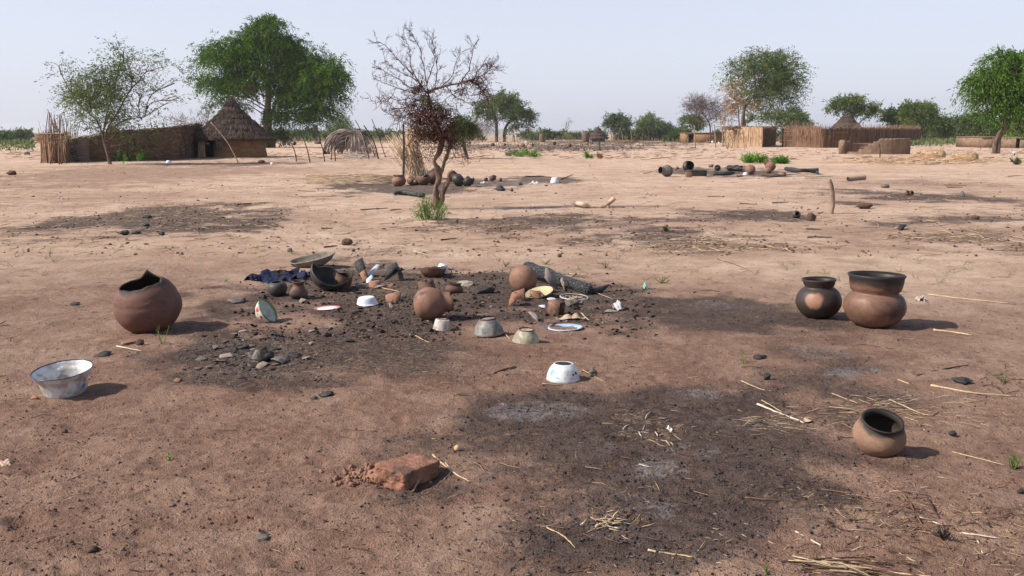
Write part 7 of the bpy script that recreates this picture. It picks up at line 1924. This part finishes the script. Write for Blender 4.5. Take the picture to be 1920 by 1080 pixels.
tree('feathery_bush', 'tall yellowish feathery bush behind the arched shelter', (636, 270), [(1.2, [(636, 270), (636, 255)])], [(635, 234, 12, 14), (632, 250, 18, 12), (645, 245, 12, 10)], 4000, .45, .08, LEAF_GREY, seed=26, rt=1, droop=.1, slen=1.3, shoots=.5, cat='bush')
tree('creeper_bush', 'green bush at the foot of the largest tree', (497, 277), [(1, [(500, 277), (502, 265)])], [(500, 268, 8, 9), (522, 262, 14, 16, .7), (498, 235, 7, 16, .4)], 2600, .35, .10, LEAF_DARK, seed=27, rt=.8, droop=.6, slen=.9, cat='bush')
tree('bare_tree', 'leafless thorny shrub behind the left side of the round hut roof', (366, 290), [(1, [(366, 290), (366, 262)])], [(370, 238, 18, 12), (352, 236, 14, 10, .6), (382, 226, 12, 12, .6)], 1400, .35, .03, LEAF_PURPLE, seed=28, rt=1, droop=.0, slen=1.2)

# bushes of the far tree line: px, base py, half width, height, material, seed
FL = []
rg_ = np.random.default_rng(77)
def far_line(x0, x1, step, hmin, hmax, pb):
    x = x0
    while x < x1:
        FL.append((x + rg_.uniform(-3, 3), pb + rg_.uniform(-1.2, .8), step * rg_.uniform(.55, .95), rg_.uniform(hmin, hmax)))
        x += step * rg_.uniform(.7, 1.1)
far_line(518, 705, 21, 11, 23, 264.5)
far_line(712, 905, 27, 8, 18, 264)
far_line(985, 1130, 21, 8, 17, 263)
far_line(1170, 1285, 19, 10, 21, 263.5)
far_line(1350, 1470, 28, 7, 15, 264)
far_line(1640, 1920, 26, 10, 21, 265)
FL += [(24, 268, 20, 16), (52, 267, 16, 19), (8, 270, 14, 8), (1245, 263.5, 16, 30), (1268, 264, 14, 24), (1262, 266, 10, 12), (1205, 264, 14, 24), (1880, 268, 18, 30), (1915, 266, 18, 40)]
kinds = ['green bush', 'grey green bush', 'dark green shrub']
sizes = lambda hw, h: ('tall ' if h > 21 else 'low ' if h < 15 else '') + ('wide ' if hw > 15 else 'narrow ' if hw < 11.5 else '')
for i, (px, pb, hw, h) in enumerate(FL):
    top = pb - h; k = i % 3
    where = ('left of the round hut' if px < 100 else 'between the largest tree and the arched shelter' if px < 610 else 'behind the arched shelter' if px < 705 else 'behind the reed stack and thorn tree' if px < 905 else
             'behind the left granary jar' if px < 1060 else 'behind the small far hut' if px < 1135 else 'right of the far posts' if px < 1290 else 'behind the reed shelter' if px < 1475 else 'behind the ruined mud wall' if px < 1740 else 'behind the straw bundles' if px < 1835 else 'behind the brown mud building')
    tree('far_bush', f'{sizes(hw, h)}{kinds[k]} in the far line {where}', (px, pb), [(.8, [(px, pb), (px, pb - h * .4)])],
         [(px - hw * .4, top + h * .5, hw * .6, h * .35), (px + hw * .35, top + h * .42, hw * .6, h * .38), (px, top + h * .28, hw * .55, h * .25), (px, pb - h * .25, hw * .9, h * .25)], int(700 + 40 * hw), .75, .30,
         (LEAF_FAR, LEAF_GREY, LEAF_DARK)[k], seed=100 + i, rt=.7, droop=.2, slen=1.1, group=f'bushes of the far tree line {where}', cat='bush')
# dry grass and scrub veil at the foot of the tree line
x = RNG.uniform(-60, 2000, 6500); y = RNG.uniform(261, 269, 6500); gx_, gy_, gz_ = Gnp(x, y)
h_ = RNG.uniform(.3, 1.3, 6500); A = np.stack([gx_, gy_, gz_], -1); B = A + np.stack([RNG.normal(0, .25, 6500), RNG.normal(0, .25, 6500), h_], -1)
keep = (np.abs(x - 1090) > 190) | (RNG.uniform(0, 1, 6500) < .25)
tag(strands('dry_grass', A[keep], B[keep], .035, mat_plain('dry_far_grass', (0.20, 0.13, 0.08), (0.38, 0.28, 0.17), tinted=True, sc=3), bend=.1, tint=RNG.uniform(0, 1, keep.sum())), 'band of dry grass and weeds before the far tree line', kind='stuff')
x = np.concatenate([RNG.uniform(0, 66, 700), RNG.uniform(1745, 1835, 900), RNG.uniform(1700, 1770, 600)]); y = np.concatenate([RNG.uniform(266, 286, 700), RNG.uniform(268, 274, 900), RNG.uniform(270, 276, 600)]); gx_, gy_, gz_ = Gnp(x, y)
N_ = len(x); leaves_c = np.stack([gx_, gy_, gz_ + RNG.uniform(0, .7, N_)], -1)
tag(leaves_mesh('green_weeds', leaves_c, RNG.normal(0, .5, (N_, 3)) + [0, 0, 1], .5, .14, LEAF_GREY, None, RNG.uniform(0, 1, N_), RNG), 'patches of green weeds beyond the pen and beyond the straw bundles', kind='stuff')
for i, (px, py) in enumerate([(222, 303), (232, 303), (262, 303), (178, 303), (240, 302), (272, 302)]):
    bush(px, py, 14, 20, 160, LEAF_FRESH, ['green weed right of the trunk of the airy tree', 'second green weed right of the airy tree trunk', 'tall green weed in front of the middle of the mat wall', 'small green weed left of the airy tree trunk', 'green weed between two others at the mat wall', 'rightmost green weed at the foot of the mat wall'][i], 200 + i, .16, .04, name='green_weed', cat='weed')
bush(1058, 262.5, 26, 12, 260, LEAF_GREY, 'pale cactus like bush in the far village, left of the thin sapling', 31, .9, .35)
bush(577, 266, 16, 14, 260, LEAF_GREY, 'pale cactus like bush between the largest tree and the arched shelter', 32, .5, .25)
tree('young_tree', 'small leafy sapling in front of the brown mud building', (1894, 276), [(1, [(1894, 276), (1893, 268), (1893, 262)])], [(1893, 262, 7, 4)], 400, .5, .2, LEAF_FRESH, seed=61, rt=1, droop=.4, slen=.7)
stone('stone', 'brown block of stone in a far row of pots under the largest tree', 596, 270, 12, 7, STONE_B, 91)
for px, lab in ((533, 'far clay jar, left of three beyond the largest tree'), (541, 'far clay jar, middle of three beyond the largest tree'), (552, 'far dark jar, right of three beyond the largest tree')):
    pot('clay_jar', lab, 'jar', px, 272.5, 4, BALL, CL_GRY if px < 550 else CL_BLK, thick=.1, n=16)

# ------------------------------------------------------------------ the thorn tree in the middle of the yard
TB = mat_plain('thorn_bark', (0.075, 0.048, 0.036), (0.235, 0.165, 0.125), sc=9, bump=1.0, bd=.03, stretch=(1, 1, .35), c3=(0.10, 0.05, 0.04))
TW = mat_plain('red_twig', (0.050, 0.022, 0.020), (0.130, 0.062, 0.052), tinted=True, sc=20)
g = G(822, 392); tY = g.y; g0 = np.array(g); s = mpp(tY)
t = thing('thorn_tree', 'gnarled nearly leafless thorn tree with reddish twigs standing in the middle of the yard', 'tree', g)
def T(q, dy=0.0): return np.array(P(q[0], q[1], tY + (q[2] if len(q) > 2 else 0) + dy)) - g0
def C3(x, y): return (660 + x / 2.7, 40 + y / 2.7)
def trk(pts, rr, name='trunk', rough=.34):
    p = smooth_path([T(q) for q in pts], 6); mb = MB(); tube(mb, p, np.interp(np.linspace(0, 1, len(p)), np.linspace(0, 1, len(rr)), np.array(rr) * s), n=14, rough=rough, freq=9, seed=5); mb.build(name, TB, t); return p
trunk_p = trk([(820, 397), (819, 378), (817, 352), (824, 336), (821, 318), (814, 302), (822, 288), (828, 270), (824, 250), (820, 236), (812, 215), (806, 192), (802, 170)], [7.2, 6.4, 4.8, 5.2, 5.8, 4.1, 4.8, 5.2, 4.6, 3.8, 3.2, 2.4, 1.6])
trk([(826, 384), (831, 360), (836, 348), (842, 338)], [4.2, 4.6, 5, 4.2], 'branch_stub')
trk([(822, 330), (829, 320), (833, 304), (840, 288), (843, 270), (838, 255), (836, 240)], [3.2, 3.6, 3.0, 3.2, 2.6, 2.2, 1.6], 'fork')
trk([(824, 258), (812, 240), (806, 225)], [3.5, 3, 2], 'branch')
rg_ = np.random.default_rng(5)
mains = [
    [(802, 172), (808, 170), (836, 161), (872, 153), (903, 143), (921, 131)], [(880, 152), (898, 162), (909, 176), (915, 185)], [(903, 143), (918, 128), (928, 126)],
    [(803, 172), (797, 142), (790, 98), (780, 74), (769, 60)], [(801, 175), (775, 138), (767, 114), (764, 86), (752, 62)], [(790, 150), (782, 170), (745, 147), (715, 130), (697, 119)],
    [(795, 190), (770, 185), (740, 186), (712, 176)], [(775, 140), (752, 118), (735, 100), (718, 82), (703, 74)], [(812, 172), (818, 150), (820, 120), (813, 85), (808, 70)], [(820, 168), (845, 145), (856, 115), (862, 98)],
    [(802, 200), (770, 214), (735, 216), (712, 206)], [(806, 190), (790, 160), (770, 145), (742, 130), (722, 112)], [(866, 153), (880, 130), (886, 100), (890, 88)], [(800, 160), (812, 110), (800, 80)], [(836, 160), (850, 178), (870, 190), (890, 200)],
    [(806, 205), (780, 228), (770, 240)], [(845, 262), (865, 272), (872, 290)], [(800, 180), (760, 170), (726, 158), (700, 146)], [(800, 178), (760, 200), (738, 204)], [(862, 152), (868, 168), (862, 190)], [(890, 148), (898, 130), (915, 118)]]
A, B, Wd, Tn = [], [], [], []
mbM = None
def sprout(p0, d, L, depth, w):
    k = 4; p = np.array(p0, float); d = d / (np.linalg.norm(d) + 1e-9); pts = [p]
    for i in range(k):
        d = d + rg_.normal(0, .16, 3) + [0, 0, .03]; d /= np.linalg.norm(d); q = p + d * L / k
        A.append(p); B.append(q); Wd.append(w * (1 - .15 * i)); Tn.append(rg_.uniform(0, 1)); p = q; pts.append(q)
        for _ in range(2):      # thorns / spur twigs
            if rg_.random() < .75: e = rg_.normal(0, 1, 3); A.append(p); B.append(p + e / np.linalg.norm(e) * rg_.uniform(.02, .05)); Wd.append(.0025); Tn.append(rg_.uniform(.3, 1))
    if depth > 0:
        for _ in range(rg_.integers(2, 4)):
            i = rg_.integers(1, k); e = rg_.normal(0, 1, 3); e[2] = abs(e[2]) * .5; e = d * .7 + e / np.linalg.norm(e) * .9
            sprout(pts[i], e, L * rg_.uniform(.4, .7), depth - 1, w * .7)
for i, m_ in enumerate(mains):
    w0 = [3.2, 1.6, .9][i] if i < 3 else 1.0
    dy = 0; p = [T(q, dy) for q in m_]; off = rg_.normal(0, .35); 
    for j in range(len(p)): p[j] = p[j] + [0, off * j / len(p), 0]
    p = smooth_path(p, 5); mb = MB(); tube(mb, p + rg_.normal(0, .008, p.shape), np.linspace(w0 * s, .32 * s, len(p)), n=7, rough=.15, freq=10); mb.build('branch', TB if i < 2 else TW, t)
    L = len(p)
    for j in range(2, L):
        tan = p[min(j + 1, L - 1)] - p[j - 1]
        for _ in range(1 if i > 2 else 2):
            if rg_.random() < .9:
                e = rg_.normal(0, 1, 3); e -= tan * np.dot(e, tan) / (np.dot(tan, tan) + 1e-9); e = e / np.linalg.norm(e) + tan / (np.linalg.norm(tan) + 1e-9) * .9 + [0, 0, .2 if i > 1 else -.3]
                sprout(p[j], e, rg_.uniform(.10, .30), 1, .0045)
o = strands('twigs', A, B, Wd, TW, t, bend=.02, tint=Tn); o['kind'] = 'stuff'
# dry reddish tangle of leaves and twigs in the heart of the crown
cs = [(C3(400, 510), 38, 34, 900), (C3(440, 470), 30, 22, 520), (C3(330, 490), 26, 20, 380), (C3(350, 570), 18, 24, 200), (C3(480, 560), 20, 28, 380), (C3(380, 410), 20, 18, 240), (C3(330, 350), 16, 10, 160), (C3(290, 430), 16, 10, 120), (C3(240, 470), 14, 8, 80), (C3(620, 300), 22, 8, 150), (C3(560, 350), 20, 12, 80), (C3(660, 350), 10, 14, 90), (C3(420, 580), 16, 14, 250), (C3(150, 400), 18, 8, 60), (C3(500, 610), 12, 14, 130)]
cc, dd, A, B = [], [], [], []
for (cxp_, cyp_), rx_, ry_, n_ in cs:
    c = T((cxp_, cyp_)); r_ = rg_.normal(0, .5, (n_, 3)); r_ = r_ * (1 + .5 * fbm(r_[:, 0] * 3 + cxp_, r_[:, 1] * 3, r_[:, 2] * 3, o=2, s=5))[:, None]; cc.append(c + r_ * np.array([rx_, rx_ * .8, ry_]) * s); dd.append(rg_.normal(0, 1, (n_, 3)) + [0, 0, -.4])
    k = n_ // 3; a_ = c + rg_.normal(0, .5, (k, 3)) * np.array([rx_, rx_ * .8, ry_]) * s; A.append(a_); B.append(a_ + rg_.normal(0, .13, (k, 3)))
cc, dd = np.concatenate(cc), np.concatenate(dd)
DEADL = mat_leaf('dead_red_leaf', (0.085, 0.042, 0.030), (0.30, 0.17, 0.12), transl=.2)
leaves_mesh('dead_leaves', cc, dd, .055, .024, DEADL, t, rg_.uniform(0, 1, len(cc)), rg_)['kind'] = 'stuff'
A, B = np.concatenate(A), np.concatenate(B); strands('tangle', A, B, .006, TW, t, bend=.2, tint=rg_.uniform(0, 1, len(A)))['kind'] = 'stuff'
for (q, rx_, ry_, n_) in (((800, 190), 14, 10, 260), ((822, 200), 10, 10, 140), ((838, 215), 8, 8, 60), ((846, 250), 7, 7, 60)):
    c = T(q); leaves_mesh('green_leaves', c + rg_.normal(0, .5, (n_, 3)) * np.array([rx_, rx_, ry_]) * s, rg_.normal(0, 1, (n_, 3)), .05, .018, LEAF_FRESH, t, rg_.uniform(0, 1, n_), rg_)['kind'] = 'stuff'
# hanging thorny twigs either side of the trunk
A, B = [], []
for _ in range(260):
    x = random.choice([random.gauss(772, 12), random.gauss(862, 14), random.gauss(800, 10)]); y = random.uniform(250, 312); a_ = T((x, y), random.gauss(0, .3)); A.append(a_); B.append(a_ + np.array([random.gauss(0, .07), random.gauss(0, .07), random.gauss(.02, .10)]))
strands('hanging_twigs', A, B, .005, TW, t, bend=.15, tint=RNG.uniform(0, 1, 260))['kind'] = 'stuff'
